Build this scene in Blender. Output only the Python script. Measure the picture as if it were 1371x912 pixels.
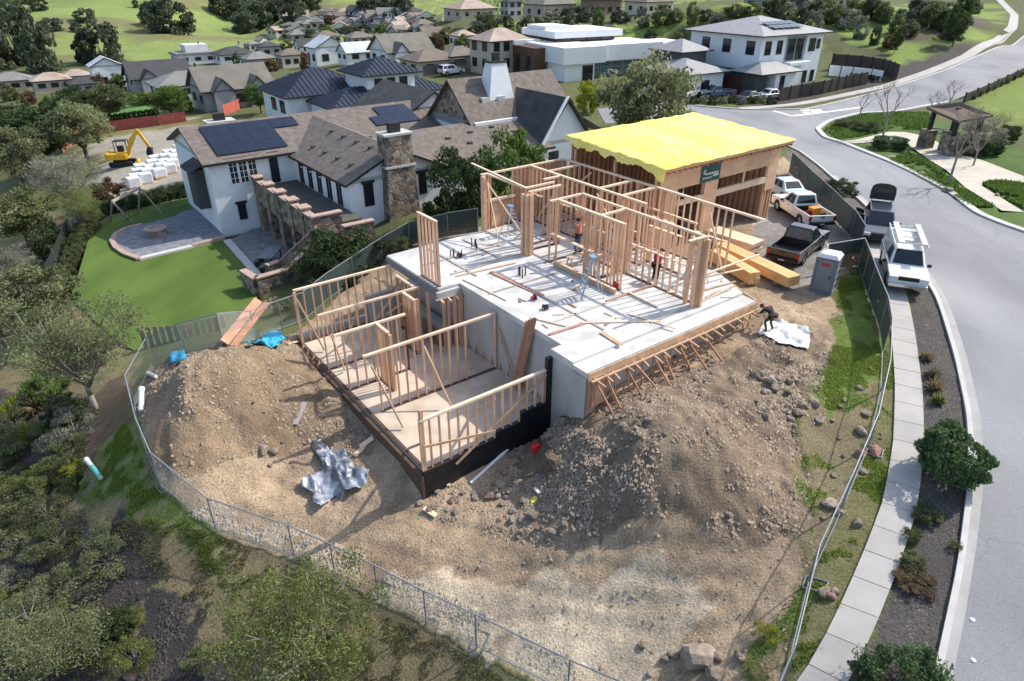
import bpy, bmesh, math, random
import numpy as np
from mathutils import Vector, Matrix
from mathutils.geometry import delaunay_2d_cdt

for o in list(bpy.data.objects): bpy.data.objects.remove(o)
scene = bpy.context.scene
COL = scene.collection
R = math.radians

# ------------------------------------------------------------------ camera
CAM_H, PITCH, FPX = 13.0, R(29), 900.0
cam_d = bpy.data.cameras.new('camera'); cam = bpy.data.objects.new('camera', cam_d); COL.objects.link(cam)
cam.location = (0, 0, CAM_H); cam.rotation_euler = (R(90) - PITCH, 0, 0)
cam_d.sensor_fit = 'HORIZONTAL'; cam_d.sensor_width = 36; cam_d.lens = FPX / 1371 * 36
cam_d.clip_start = .1; cam_d.clip_end = 5000
scene.camera = cam
# ------------------------------------------------------------------ light
SUN_AZ, SUN_EL = R(27), R(43)          # azimuth from +X towards +Y
world = bpy.data.worlds.new('World'); scene.world = world; world.use_nodes = True
nt = world.node_tree
sky = nt.nodes.new('ShaderNodeTexSky'); sky.sky_type = 'NISHITA'; sky.sun_disc = False
sky.sun_elevation = SUN_EL; sky.sun_rotation = R(90) - SUN_AZ
sky.altitude = 100; sky.air_density = 1.0; sky.dust_density = 2.0; sky.ozone_density = 1.0
bg = nt.nodes['Background']; bg.inputs['Strength'].default_value = .15
nt.links.new(sky.outputs[0], bg.inputs[0])
sd = bpy.data.lights.new('sun', 'SUN'); sun = bpy.data.objects.new('sun', sd); COL.objects.link(sun)
sd.energy = 2.95; sd.angle = R(.6); sd.color = (1, .945, .85)
sun.rotation_euler = (Vector((math.cos(SUN_AZ) * math.cos(SUN_EL), math.sin(SUN_AZ) * math.cos(SUN_EL), math.sin(SUN_EL)))).to_track_quat('Z', 'Y').to_euler()
sun.location = (60, 30, 80)
vs = scene.view_settings
vs.view_transform = 'Standard'; vs.look = 'None'; vs.exposure = .76; vs.gamma = 1; vs.use_curve_mapping = False
scene.render.engine = 'CYCLES'
scene.cycles.transparent_max_bounces = 24; scene.cycles.max_bounces = 6

# ------------------------------------------------------------------ geometry of the place
CP, SP = math.cos(PITCH), math.sin(PITCH)
AX = R(36.8); CU, SU = math.cos(AX), math.sin(AX)
def rayd(u, v):
    a = (u - 685.5) / FPX; b = (456 - v) / FPX
    return (a, CP + b * SP, -SP + b * CP)
def G(u, v, z=0.0):
    d = rayd(u, v); k = (z - CAM_H) / d[2]
    return Vector((d[0] * k, d[1] * k, z))
def W(s, t, z=0.0):                      # the plot's own axes (s along the street front, t up the plot)
    return Vector((s * CU - t * SU, s * SU + t * CU, z))
def ST(x, y): return (x * CU + y * SU, -x * SU + y * CU)

# ------------------------------------------------------------------ mesh builder
class MB:
    def __init__(s): s.v = []; s.f = []; s.m = []
    def add(s, vs_, fs, m=0):
        b = len(s.v); s.v += [tuple(p) for p in vs_]
        s.f += [tuple(b + i for i in f) for f in fs]; s.m += [m] * len(fs); return s
    def quad(s, a, b, c, d, m=0): return s.add([a, b, c, d], [(0, 1, 2, 3)], m)
    def box(s, c, sx, sy, sz, rz=0, m=0, base=False):
        c = Vector(c); X = Vector((math.cos(rz), math.sin(rz), 0)) * sx / 2; Y = Vector((-math.sin(rz), math.cos(rz), 0)) * sy / 2
        z0, z1 = (0, sz) if base else (-sz / 2, sz / 2)
        p = [c + X * i + Y * j + Vector((0, 0, k)) for k in (z0, z1) for i, j in ((-1, -1), (1, -1), (1, 1), (-1, 1))]
        return s.add(p, [(0, 3, 2, 1), (4, 5, 6, 7), (0, 1, 5, 4), (1, 2, 6, 5), (2, 3, 7, 6), (3, 0, 4, 7)], m)
    def beam(s, p, q, w, h, m=0, up=(0, 0, 1)):
        p = Vector(p); q = Vector(q); d = (q - p)
        if d.length < 1e-6: return s
        d.normalize(); u = Vector(up)
        if abs(d.dot(u)) > .99: u = Vector((1, 0, 0))
        a = d.cross(u).normalized() * w / 2; b = a.cross(d).normalized() * h / 2
        pts = [x + a * i + b * j for x in (p, q) for i, j in ((-1, -1), (1, -1), (1, 1), (-1, 1))]
        return s.add(pts, [(0, 3, 2, 1), (4, 5, 6, 7), (0, 1, 5, 4), (1, 2, 6, 5), (2, 3, 7, 6), (3, 0, 4, 7)][::1], m)
    def tube(s, p, q, r0, r1=None, n=8, m=0, cap=True):
        r1 = r0 if r1 is None else r1; p = Vector(p); q = Vector(q); d = (q - p).normalized()
        u = Vector((0, 0, 1)) if abs(d.z) < .95 else Vector((1, 0, 0))
        a = d.cross(u).normalized(); b = d.cross(a)
        pts = [c + (a * math.cos(2 * math.pi * i / n) + b * math.sin(2 * math.pi * i / n)) * r for c, r in ((p, r0), (q, r1)) for i in range(n)]
        fs = [(i, (i + 1) % n, n + (i + 1) % n, n + i) for i in range(n)]
        if cap: fs += [tuple(range(n - 1, -1, -1)), tuple(range(n, 2 * n))]
        return s.add(pts, fs, m)
    def prism(s, poly, z0, z1, m=0, mtop=None):
        n = len(poly)
        ar = sum(poly[i][0] * poly[(i + 1) % n][1] - poly[(i + 1) % n][0] * poly[i][1] for i in range(n))
        if ar < 0: poly = poly[::-1]
        g0 = z0 if callable(z0) else (lambda x, y: z0); g1 = z1 if callable(z1) else (lambda x, y: z1)
        pts = [(p[0], p[1], g0(p[0], p[1])) for p in poly] + [(p[0], p[1], g1(p[0], p[1])) for p in poly]
        s.add(pts, [(i, (i + 1) % n, n + (i + 1) % n, n + i) for i in range(n)] + [tuple(range(n - 1, -1, -1))], m)
        return s.add(pts[n:], [tuple(range(n))], m if mtop is None else mtop)
    def extr(s, prof, axis_o, X, Z, Y, y0, y1, m=0):       # profile (x,z) swept along Y
        o = Vector(axis_o); n = len(prof)
        pts = [o + X * p[0] + Z * p[1] + Y * y for y in (y0, y1) for p in prof]
        return s.add(pts, [(i, (i + 1) % n, n + (i + 1) % n, n + i) for i in range(n)] + [tuple(range(n - 1, -1, -1)), tuple(range(n, 2 * n))], m)
    def lathe(s, c, prof, n=12, m=0):
        c = Vector(c); k = len(prof)
        pts = [c + Vector((r * math.cos(2 * math.pi * i / n), r * math.sin(2 * math.pi * i / n), z)) for r, z in prof for i in range(n)]
        fs = [(j * n + i, j * n + (i + 1) % n, (j + 1) * n + (i + 1) % n, (j + 1) * n + i) for j in range(k - 1) for i in range(n)]
        fs += [tuple(range(n - 1, -1, -1)), tuple((k - 1) * n + i for i in range(n))]
        return s.add(pts, fs, m)
    def mesh(s, name, mats=None, smooth=False):
        me = bpy.data.meshes.new(name); me.from_pydata(s.v, [], s.f)
        for m in (mats if isinstance(mats, (list, tuple)) else [mats] if mats else []): me.materials.append(m)
        if len(me.materials) > 1: me.polygons.foreach_set('material_index', s.m)
        if smooth: me.polygons.foreach_set('use_smooth', [True] * len(me.polygons))
        me.update(); return me
    def build(s, name, mats, parent=None, smooth=False, local=False, fix=True):
        me = s.mesh(name, mats, smooth)
        if fix:
            bm = bmesh.new(); bm.from_mesh(me); bmesh.ops.recalc_face_normals(bm, faces=bm.faces); bm.to_mesh(me); bm.free()
        return link(name, me, parent, local)
WM = {}
def link(name, me, parent=None, local=False, loc=None, rz=0, scale=None):
    o = bpy.data.objects.new(name, me); COL.objects.link(o)
    if loc is not None: o.location = loc; o.rotation_euler = (0, 0, rz)
    if scale is not None: o.scale = scale if hasattr(scale, '__len__') else (scale,) * 3
    if parent is not None:
        o.parent = parent
        if not local and parent.name in WM: o.matrix_parent_inverse = WM[parent.name].inverted()
    return o
def thing(name, label, cat, loc=(0, 0, 0), rz=0, group=None):
    o = bpy.data.objects.new(name, None); COL.objects.link(o); o.location = loc; o.rotation_euler = (0, 0, rz)
    o.empty_display_size = .2
    WM[o.name] = Matrix.Translation(Vector(loc)) @ Matrix.Rotation(rz, 4, 'Z')
    return tag(o, label, cat, group)
def tag(o, label=None, cat=None, group=None, kind=None):
    if label: o['label'] = label
    if cat: o['category'] = cat
    if group: o['group'] = group
    if kind: o['kind'] = kind
    return o
def copy_tree(o, loc=None, rz=None, scale=None, label=None, group=None, parent=None):
    c = o.copy(); COL.objects.link(c)
    if parent is not None: c.parent = parent
    if loc is not None: c.location = loc
    if rz is not None: c.rotation_euler = (0, 0, rz)
    if scale is not None: c.scale = scale if hasattr(scale, '__len__') else (scale,) * 3
    if label: c['label'] = label
    if group: c['group'] = group
    for ch in KIDS.get(o.name, []):
        copy_tree(ch, parent=c)
    return c
KIDS = {}
def reg(o):
    KIDS[o.name] = [c for c in bpy.data.objects if c.parent == o]
    for c in KIDS[o.name]: reg(c)
    return o

# ------------------------------------------------------------------ materials
MATS = {}
def mat(name, col, rough=.8, var=.12, scale=3., bump=0., bscale=None, metal=0., spec=.4, col2=None, detail=6, stretch=None, rnd=0., contrast=(.3, .7), coat=0.):
    if name in MATS: return MATS[name]
    m = bpy.data.materials.new(name); m.use_nodes = True; n = m.node_tree; N = n.nodes; L = n.links
    b = N['Principled BSDF']; b.inputs['Roughness'].default_value = rough; b.inputs['Metallic'].default_value = metal
    b.inputs['Specular IOR Level'].default_value = spec
    if coat: b.inputs['Coat Weight'].default_value = coat; b.inputs['Coat Roughness'].default_value = .08
    tc = N.new('ShaderNodeTexCoord'); src = tc.outputs['Object']
    if stretch:
        mp = N.new('ShaderNodeMapping'); mp.inputs['Scale'].default_value = stretch; L.new(src, mp.inputs[0]); src = mp.outputs[0]
    no = N.new('ShaderNodeTexNoise'); no.inputs['Scale'].default_value = scale; no.inputs['Detail'].default_value = detail; L.new(src, no.inputs['Vector'])
    cr = N.new('ShaderNodeValToRGB'); cr.color_ramp.elements[0].position = contrast[0]; cr.color_ramp.elements[1].position = contrast[1]
    c2 = col2 if col2 else tuple(min(1, c * (1 + var)) for c in col); c1 = col if col2 else tuple(c * (1 - var) for c in col)
    cr.color_ramp.elements[0].color = (*c1, 1); cr.color_ramp.elements[1].color = (*c2, 1)
    L.new(no.outputs['Fac'], cr.inputs[0]); out = cr.outputs[0]
    if rnd:
        oi = N.new('ShaderNodeObjectInfo'); mr = N.new('ShaderNodeMapRange'); mr.inputs[3].default_value = 1 - rnd; mr.inputs[4].default_value = 1 + rnd
        L.new(oi.outputs['Random'], mr.inputs[0]); mx = N.new('ShaderNodeMixRGB'); mx.blend_type = 'MULTIPLY'; mx.inputs[0].default_value = 1
        L.new(out, mx.inputs[1]); L.new(mr.outputs[0], mx.inputs[2]); out = mx.outputs[0]
    L.new(out, b.inputs['Base Color'])
    if bump:
        nb = N.new('ShaderNodeTexNoise'); nb.inputs['Scale'].default_value = bscale or scale * 4; nb.inputs['Detail'].default_value = 6; L.new(src, nb.inputs['Vector'])
        bp = N.new('ShaderNodeBump'); bp.inputs['Strength'].default_value = 1; bp.inputs['Distance'].default_value = bump
        L.new(nb.outputs['Fac'], bp.inputs['Height']); L.new(bp.outputs[0], b.inputs['Normal'])
    MATS[name] = m; return m
def stonemat(name, scale, c1, c2, mortar, bump=.05):
    m = bpy.data.materials.new(name); m.use_nodes = True; N = m.node_tree.nodes; L = m.node_tree.links; b = N['Principled BSDF']; b.inputs['Roughness'].default_value = .95
    tc = N.new('ShaderNodeTexCoord'); no = N.new('ShaderNodeTexNoise'); no.inputs['Scale'].default_value = 3; L.new(tc.outputs['Object'], no.inputs['Vector'])
    va = N.new('ShaderNodeVectorMath'); va.operation = 'MULTIPLY_ADD'; va.inputs[1].default_value = (.25,) * 3; L.new(no.outputs['Color'], va.inputs[0]); L.new(tc.outputs['Object'], va.inputs[2])
    vo = N.new('ShaderNodeTexVoronoi'); vo.inputs['Scale'].default_value = scale; L.new(va.outputs[0], vo.inputs['Vector'])
    ve = N.new('ShaderNodeTexVoronoi'); ve.feature = 'DISTANCE_TO_EDGE'; ve.inputs['Scale'].default_value = scale; L.new(va.outputs[0], ve.inputs['Vector'])
    bw = N.new('ShaderNodeRGBToBW'); L.new(vo.outputs['Color'], bw.inputs[0]); cr = N.new('ShaderNodeValToRGB'); e = cr.color_ramp.elements; e[0].position = .2; e[1].position = .8; e[0].color = (*c1, 1); e[1].color = (*c2, 1); x = e.new(.5); x.color = (*[(p + q) / 2 * f for p, q, f in zip(c1, c2, (1.25, 1, .85))], 1); L.new(bw.outputs[0], cr.inputs[0])
    mr = N.new('ShaderNodeMapRange'); mr.inputs[1].default_value = 0; mr.inputs[2].default_value = .09; L.new(ve.outputs['Distance'], mr.inputs[0]); mx = N.new('ShaderNodeMixRGB'); L.new(mr.outputs[0], mx.inputs[0]); mx.inputs[1].default_value = (*mortar, 1); L.new(cr.outputs[0], mx.inputs[2]); L.new(mx.outputs[0], b.inputs['Base Color'])
    bp = N.new('ShaderNodeBump'); bp.inputs['Distance'].default_value = bump; L.new(mr.outputs[0], bp.inputs['Height']); L.new(bp.outputs[0], b.inputs['Normal']); MATS[name] = m; return m
def glass(name='glass', col=(.02, .025, .03), rough=.08):
    return mat(name, col, rough, .2, .6, spec=.6)
LMK = [('the excavator',166,215),('the swing set',180,275),('the fire pit',210,312),('the silver tarpaulin',450,640),('the teal pipe stub',126,632),('the left fence corner',180,520),('the stone terrace',400,270),('the two-storey house',1020,85),('the modern house',820,75),('the tan villa',672,65),('the putting green',175,150),('the metal roof house',450,120),('the farmhouse',445,68),('the narrow white house',148,98),('the low tan houses',60,110),('the big oak thicket',232,35),('the upper right road bend',1345,30),('the retaining wall',1160,98),('the red petrol can',717,600),('the portable toilet',1100,360),('the big clipped shrub',1266,590),('the large boulder',935,880),('the long white pipe',665,615),('the black wall',700,560),('the white plastic sheet',1050,448),('the bottom left corner',20,900),('the left picture edge',5,500),('the foreground tree',410,800),('the bare mound top',870,590),('the slab front corner',785,497),('the fence stand at lower right',1105,790),('the spiky plants',35,560),('the oaks at the top',350,22),('the ridge road houses',760,8),('the craftsman house',318,110)]
def near(u, v):
    n, a, b = min(LMK, key=lambda q: (q[1] - u) ** 2 + ((q[2] - v) * 1.4) ** 2); du, dv = u - a, v - b
    if abs(du) < 14 and abs(dv) < 10: return 'right at ' + n
    d = ('left of ' if du < 0 else 'right of ') if abs(du) > 1.2 * abs(dv) else ('above ' if dv < 0 else 'below ')
    q = math.hypot(du, dv); return ('just ' if q < 30 else 'well ' if q > 75 else '') + d + n
ORD = ['first','second','third','fourth','fifth','sixth','seventh','eighth','ninth','tenth','eleventh','twelfth','thirteenth','fourteenth','fifteenth','sixteenth','seventeenth','eighteenth']
def leafmat(name, c1, c2, trans=.35):
    if name in MATS: return MATS[name]
    m = bpy.data.materials.new(name); m.use_nodes = True; n = m.node_tree; N = n.nodes; L = n.links
    b = N['Principled BSDF']; b.inputs['Roughness'].default_value = .65; b.inputs['Specular IOR Level'].default_value = .25
    at = N.new('ShaderNodeAttribute'); at.attribute_name = 'rnd'
    cr = N.new('ShaderNodeValToRGB'); cr.color_ramp.elements[0].color = (*c1, 1); cr.color_ramp.elements[1].color = (*c2, 1)
    L.new(at.outputs['Fac'], cr.inputs[0])
    oi = N.new('ShaderNodeObjectInfo'); mr = N.new('ShaderNodeMapRange'); mr.inputs[3].default_value = .82; mr.inputs[4].default_value = 1.18
    L.new(oi.outputs['Random'], mr.inputs[0]); mx = N.new('ShaderNodeMixRGB'); mx.blend_type = 'MULTIPLY'; mx.inputs[0].default_value = 1
    L.new(cr.outputs[0], mx.inputs[1]); L.new(mr.outputs[0], mx.inputs[2])
    L.new(mx.outputs[0], b.inputs['Base Color'])
    tr = N.new('ShaderNodeBsdfTranslucent'); L.new(mx.outputs[0], tr.inputs[0])
    ms = N.new('ShaderNodeMixShader'); ms.inputs[0].default_value = trans
    L.new(b.outputs[0], ms.inputs[1]); L.new(tr.outputs[0], ms.inputs[2]); L.new(ms.outputs[0], N['Material Output'].inputs[0])
    MATS[name] = m; return m
# ================================================================== ground
CTRL = [(1030,300,-1.0),(1000,345,-.95),(1060,372,-1.0),(1105,300,-1.05),(1095,392,-1.05),(1010,436,-1.05),(950,455,-1.2),(880,490,-1.5),(800,540,-1.9),
(1000,520,-1.5),(1060,480,-1.3),(1110,430,-1.1),(1130,560,-2.0),(1060,600,-2.3),(1000,620,-2.0),(900,560,-1.2),(850,600,-1.3),(790,625,-2.7),(755,650,-3.7),(950,640,-1.9),(860,690,-3.3),(950,680,-2.9),(1060,720,-3.0),(790,590,-2.0),
(760,680,-3.6),(725,600,-3.4),(690,650,-4.2),(640,650,-4.3),(800,730,-4.0),(700,740,-4.6),(620,720,-4.6),(600,780,-5.2),(800,830,-5.0),(900,800,-4.5),(1000,760,-3.7),(950,880,-4.6),(1050,850,-3.7),
(565,650,-4.05),(480,545,-3.5),(500,600,-3.9),(440,480,-3.3),(450,640,-4.5),(330,640,-4.4),(250,640,-4.1),(390,560,-3.4),(300,490,-1.35),(320,535,-2.0),(285,510,-1.4),(360,475,-1.8),(250,500,-1.1),(252,550,-1.7),(250,600,-2.7),(215,560,-2.9),(222,605,-3.5),(330,600,-4.2),(420,520,-3.0),(410,600,-4.2),
(183,552,-2.6),(217,655,-3.9),(290,712,-4.6),(395,748,-5.2),(507,802,-5.6),(638,868,-5.9),(760,930,-6.1),
(207,493,-2.8),(300,464,-2.9),(408,432,-2.9),(474,380,-2.9),(530,330,-2.6),(512,293,-2.4),(600,280,-1.9),(640,310,-1.2),(580,320,-1.6),
(100,400,-4.6),(200,330,-4.6),(130,300,-4.6),(220,270,-4.6),(330,400,-4.6),(180,450,-4.6),(260,430,-4.6),(395,330,-4.6),(300,330,-4.6),(400,370,-4.3),
(60,420,-6.5),(60,520,-5.8),(130,530,-4.9),(150,600,-4.7),(100,640,-5.6),(60,700,-6.4),(150,720,-5.5),(250,760,-5.6),(60,850,-7.0),(200,850,-6.6),(330,850,-6.4),(450,880,-6.6),(600,910,-6.6),(0,600,-6.6),
(20,350,-8),(0,250,-9),(70,300,-6.4),(40,200,-8.5),(170,220,-5.2),(230,250,-4.9),(100,190,-6),(0,160,-10),(175,150,-5.8),(330,130,-5.5),(250,110,-6.5),(60,130,-9),(100,100,-9.5),
(400,90,-7),(520,60,-8),(300,75,-9),(100,80,-9.2),(200,40,-6.1),(300,20,-4.7),(100,20,-4.7),(-100,40,-6),(200,0,-1.8),(0,0,-1.8),(400,0,-2),(560,30,-8),(470,10,-4),
(700,70,-5),(640,60,-4.5),(750,50,-1.5),(900,75,-1.8),(1050,150,-2.2),(900,130,-2.5),(1010,130,-2.8),(1100,200,-1.5),(1200,140,-1.7),(1300,100,-.8),(1350,60,.3),(1345,20,2.5),(1150,105,-1.6),
(1200,80,-.3),(1100,40,2.5),(950,60,.5),(1250,50,2),(950,25,4.5),(1250,15,5.5),(800,35,2.5),(700,30,2),(1000,5,7),(620,25,0),
(1300,250,-1.3),(1250,200,-1.5),(1371,200,-1.2),(1371,300,-1.3),(1330,400,-1.2),(1215,400,-.9),(1240,300,-.9),(1150,230,-1),(1210,500,-1.5),(1215,570,-1.9),(1190,700,-2.6),(1140,830,-3.1),(1100,910,-3.4),
(1340,500,-1.6),(1340,700,-2.3),(1340,900,-2.9),(1450,600,-1.8),(1500,900,-2.5),(1500,300,-.8),
(600,200,-2.2),(700,130,-2.5),(800,160,-2.2),(450,150,-3.5),(350,170,-4.4),(640,250,-1.9),(880,200,-1.4),(780,280,-1.1)]
CP3 = [tuple(G(*c)) for c in CTRL] + [(-200,600,20),(-400,900,80),(0,600,18),(0,1000,70),(300,900,80),(300,400,30),(700,900,80),(-700,700,40),(-600,300,0),(-300,150,-14),(-120,40,-12),(-60,0,-8.5),(0,0,-7),(30,0,-4),(60,10,-2),(150,30,2),(500,100,20),(0,-30,-9),(-60,-30,-9),(60,-30,-5),(-30,10,-7.2)]
CP3 = np.array(CP3)
def phi(r2): return -np.sqrt(r2 + 9.0)
_d = ((CP3[:, None, :2] - CP3[None, :, :2]) ** 2).sum(-1)
_n = len(CP3); _A = np.zeros((_n + 3, _n + 3)); _A[:_n, :_n] = phi(_d) + np.eye(_n) * .35
_A[:_n, _n] = 1; _A[:_n, _n + 1:] = CP3[:, :2] / 100; _A[_n, :_n] = 1; _A[_n + 1:, :_n] = CP3[:, :2].T / 100
_w = np.linalg.solve(_A, np.concatenate([CP3[:, 2], [0, 0, 0]]))
def vnoise(x, y, seed=0):
    xi = np.floor(x).astype(np.int64); yi = np.floor(y).astype(np.int64); fx = x - xi; fy = y - yi
    fx = fx * fx * (3 - 2 * fx); fy = fy * fy * (3 - 2 * fy)
    def hsh(a, b):
        q = (a * 374761393 + b * 668265263 + seed * 982451653) & 0x7fffffff
        q = ((q ^ (q >> 13)) * 1274126177) & 0x7fffffff
        return ((q ^ (q >> 16)) & 0xffff) / 65535.0
    return (hsh(xi, yi) * (1 - fx) + hsh(xi + 1, yi) * fx) * (1 - fy) + (hsh(xi, yi + 1) * (1 - fx) + hsh(xi + 1, yi + 1) * fx) * fy
def fbm(x, y, f, o=4, seed=0):
    s = 0; a = .5
    for k in range(o): s = s + a * vnoise(x * f, y * f, seed + k); f = f * 2.03; a *= .5
    return s
def folds(X, Y):
    w = np.clip((Y - 205) / 110, 0, 1); w = w * w * (3 - 2 * w) * np.clip((10 - X) / 70, .12, 1)
    return w * ((fbm(X + Y * .35, Y * .6, .012, 3, 41) - .45) * 22 + (np.abs(fbm(X + Y * .5, Y * .5, .022, 2, 45) - .37) - .1) * -26)
def h0(x, y):
    x = np.atleast_1d(np.asarray(x, float)); y = np.atleast_1d(np.asarray(y, float)); out = np.empty(x.shape)
    for i in range(0, x.size, 20000):
        X = x.ravel()[i:i + 20000]; Y = y.ravel()[i:i + 20000]
        r2 = (X[:, None] - CP3[:, 0]) ** 2 + (Y[:, None] - CP3[:, 1]) ** 2
        out.ravel()[i:i + 20000] = phi(r2) @ _w[:_n] + _w[_n] + (X * _w[_n + 1] + Y * _w[_n + 2]) / 100 + folds(X, Y)
    return out
def hz(x, y): return float(h0(x, y)[0])
_ks = np.concatenate([np.linspace(8, 60, 160), np.linspace(60.5, 400, 240), np.linspace(404, 1500, 120)])
def GT(u, v, dz=0.0):
    d = rayd(u, v); P = np.array([d]) * _ks[:, None]; P[:, 2] += CAM_H
    g = P[:, 2] - h0(P[:, 0], P[:, 1]); i = int(np.argmax(g < 0))
    if g[i] >= 0: return G(u, v, -5)
    a, b = _ks[i - 1], _ks[i]
    for _ in range(14):
        k = (a + b) / 2
        if CAM_H + d[2] * k - hz(d[0] * k, d[1] * k) > 0: a = k
        else: b = k
    return Vector((d[0] * b, d[1] * b, hz(d[0] * b, d[1] * b) + dz))
def GTs(pts): return [GT(*p) for p in pts]
def inpoly(x, y, poly):
    c = np.zeros(x.shape, bool); n = len(poly)
    for i in range(n):
        x1, y1 = poly[i][:2]; x2, y2 = poly[(i + 1) % n][:2]
        if y1 == y2: continue
        c ^= ((y1 > y) != (y2 > y)) & (x < (x2 - x1) * (y - y1) / (y2 - y1) + x1)
    return c
# regions of bare earth, planting and paving ----------------------------------------------
SITE_PX = [(183,552),(217,655),(290,712),(395,748),(507,802),(638,868),(760,930),(900,990),(1040,930),(1060,860),(1085,790),(1110,730),(1080,640),(1050,560),(1110,470),(1130,430),(1110,390),(1150,352),(1150,300),(1050,210),(1000,240),(700,300),(525,330),(400,442),(300,464),(207,493)]
SITE = [tuple(p) for p in GTs(SITE_PX)]
def poly(px): return [tuple(GT(*p)) for p in px]
SLAB = [W(*p) for p in ((14.3,24.7),(14.3,29.9),(26.6,30.3),(37.2,30.3),(37.2,23.2),(27.2,23.2),(26.6,23.2),(26.3,15.25),(14.9,15.25),(14.9,17.3),(15.4,17.6),(15.4,24.7))]
LSLAB = [W(*p) for p in ((8.9,17.3),(15.4,17.3),(15.4,24.9),(14.3,25),(14.3,29.7),(9.0,29.7))]
ROAD_PX = [(1250,930),(1285,760),(1300,640),(1297,560),(1280,480),(1252,395),(1200,318),(1150,268),(1110,235),(1070,203),(1030,184),(960,172),(880,165),(810,165),(800,146),(880,135),(993,147),(1077,147),(1182,122),(1262,96),(1322,70),(1371,49),(1450,8),(1560,30),(1371,95),(1269,137),(1199,150),(1150,152),(1110,162),(1094,173),(1105,185),(1130,192),(1190,216),(1270,256),(1310,287),(1371,310),(1640,400),(1800,960)]
ROAD = poly(ROAD_PX)
LAWN = [tuple(G(u, v, -4.6)) for u, v in ((118,322),(150,292),(200,276),(262,262),(272,262),(268,300),(305,322),(330,360),(345,400),(330,452),(180,470),(150,450),(95,400))]
PATH = poly([(1080+x/4.71, 90+y/4.71) for x, y in ((190,470),(300,460),(470,420),(520,408),(620,410),(720,430),(800,455),(900,530),(1000,560),(1100,585),(1371,690),(1371,730),(1200,712),(1110,728),(1105,750),(1250,840),(1371,915),(1230,905),(1000,760),(880,650),(780,590),(640,490),(520,460),(360,478),(220,482))])
DRIVE = poly([(985,330),(1015,296),(1040,250),(1062,235),(1140,302),(1122,330),(1110,372),(1060,392),(1010,372)])
ZONES = [  # (polygon, albedo, edge wobble)
 ('scrub', poly([(0,250),(120,300),(95,400),(180,470),(180,560),(217,655),(395,748),(638,868),(760,930),(700,1000),(-200,1000),(-200,300)]), (.215,.175,.10), .8),
 ('mulch', poly([(-40,520),(110,525),(120,560),(75,610),(70,660),(130,700),(200,735),(215,790),(175,800),(160,860),(260,915),(-60,940)]), (.075,.066,.058), 1.0),
 ('mulch', poly([(185,800),(262,800),(250,850),(330,870),(470,905),(520,940),(160,960)]), (.060,.055,.052), .8),
 ('brown', poly([(165,500),(178,560),(150,600),(110,640),(85,600),(118,530)]), (.15,.11,.075), .5),
 ('green', poly([(168,566),(200,640),(250,700),(318,738),(290,775),(220,730),(150,680),(105,650),(135,590)]), (.225,.205,.095), .8),
 ('site', SITE, (.365,.272,.182), .15),
 ('mound', poly([(183,552),(207,493),(300,464),(430,440),(470,540),(500,610),(410,600),(340,610),(255,650),(215,640)]), (.265,.192,.125), .4),
 ('mound', poly([(700,560),(800,540),(960,480),(1060,430),(1110,470),(1060,560),(1085,640),(1085,715),(1000,730),(900,700),(800,700),(720,690),(685,640)]), (.22,.165,.115), .5),
 ('dark_earth', poly([(690,580),(760,560),(790,600),(880,640),(860,690),(790,720),(720,690),(680,640)]), (.185,.14,.10), .5),  # darker earth on the left flank of the right mound
 ('pale', poly([(600,770),(740,765),(860,765),(960,790),(900,860),(910,990),(760,930),(638,868),(507,802)]), (.50,.41,.295), .9),
 ('gravel', DRIVE, (.25,.235,.215), .5),
 ('verge', poly([(1120,375),(1150,355),(1163,400),(1180,470),(1178,527),(1127,690),(1085,790),(1060,880),(1000,930),(1005,865),(1060,800),(1088,700),(1060,630),(1085,540),(1118,450)]), (.21,.175,.10), .4),
 ('green', poly([(1122,380),(1150,358),(1176,442),(1180,500),(1140,520),(1110,560),(1100,520),(1120,450)]), (.14,.20,.045), .5),
 ('verge', poly([(1183,470),(1203,470),(1200,600),(1172,700),(1120,830),(1080,925),(1049,925),(1082,781),(1127,683),(1161,602),(1178,527)]), (.17,.16,.075), .3),
 ('bed', poly([(1205,350),(1235,365),(1255,398),(1290,500),(1300,640),(1288,760),(1245,930),(1120,930),(1195,790),(1232,700),(1240,600),(1228,470)]), (.092,.084,.078), .2),
 ('bed', poly([(1060,200),(1110,232),(1150,266),(1205,320),(1190,330),(1150,300),(1100,262),(1050,212)]), (.16,.14,.12), .3),
 ('hill', [(-900,190,0),(-900,1500,0),(900,1500,0),(500,330,0),(120,300,0),(30,250,0),(-10,330,0),(-60,215,0),(-150,180,0)], (.195,.245,.075), 6),
 ('slope', poly([(690,78),(740,90),(930,82),(1100,70),(1160,105),(1290,72),(1345,40),(1340,0),(1240,5),(1100,10),(900,18),(740,30),(620,50)]), (.185,.25,.058), 2.5),
 ('bank', poly([(1115,125),(1160,100),(1280,66),(1330,52),(1290,80),(1180,115),(1060,140),(1010,142),(1040,130)]), (.075,.066,.06), .6),
 ('bank', poly([(1190,45),(1300,20),(1330,30),(1290,50),(1200,62)]), (.10,.09,.055), 2),
 ('lot', poly([(85,192),(180,165),(262,158),(275,225),(268,262),(200,272),(135,292),(125,240),(150,215)]), (.34,.31,.25), 1.2),
 ('lotgrass', poly([(100,195),(180,180),(262,168),(262,160),(180,165),(85,190)]), (.19,.17,.07), .8),
 ('park', poly([(1095,172),(1130,158),(1200,152),(1280,170),(1371,200),(1371,310),(1310,287),(1190,216),(1130,192)]), (.085,.14,.035), .4),
 ('park', poly([(1371,97),(1310,125),(1300,150),(1371,170),(1500,160),(1500,60)]), (.17,.22,.05), .6),
]
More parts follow.
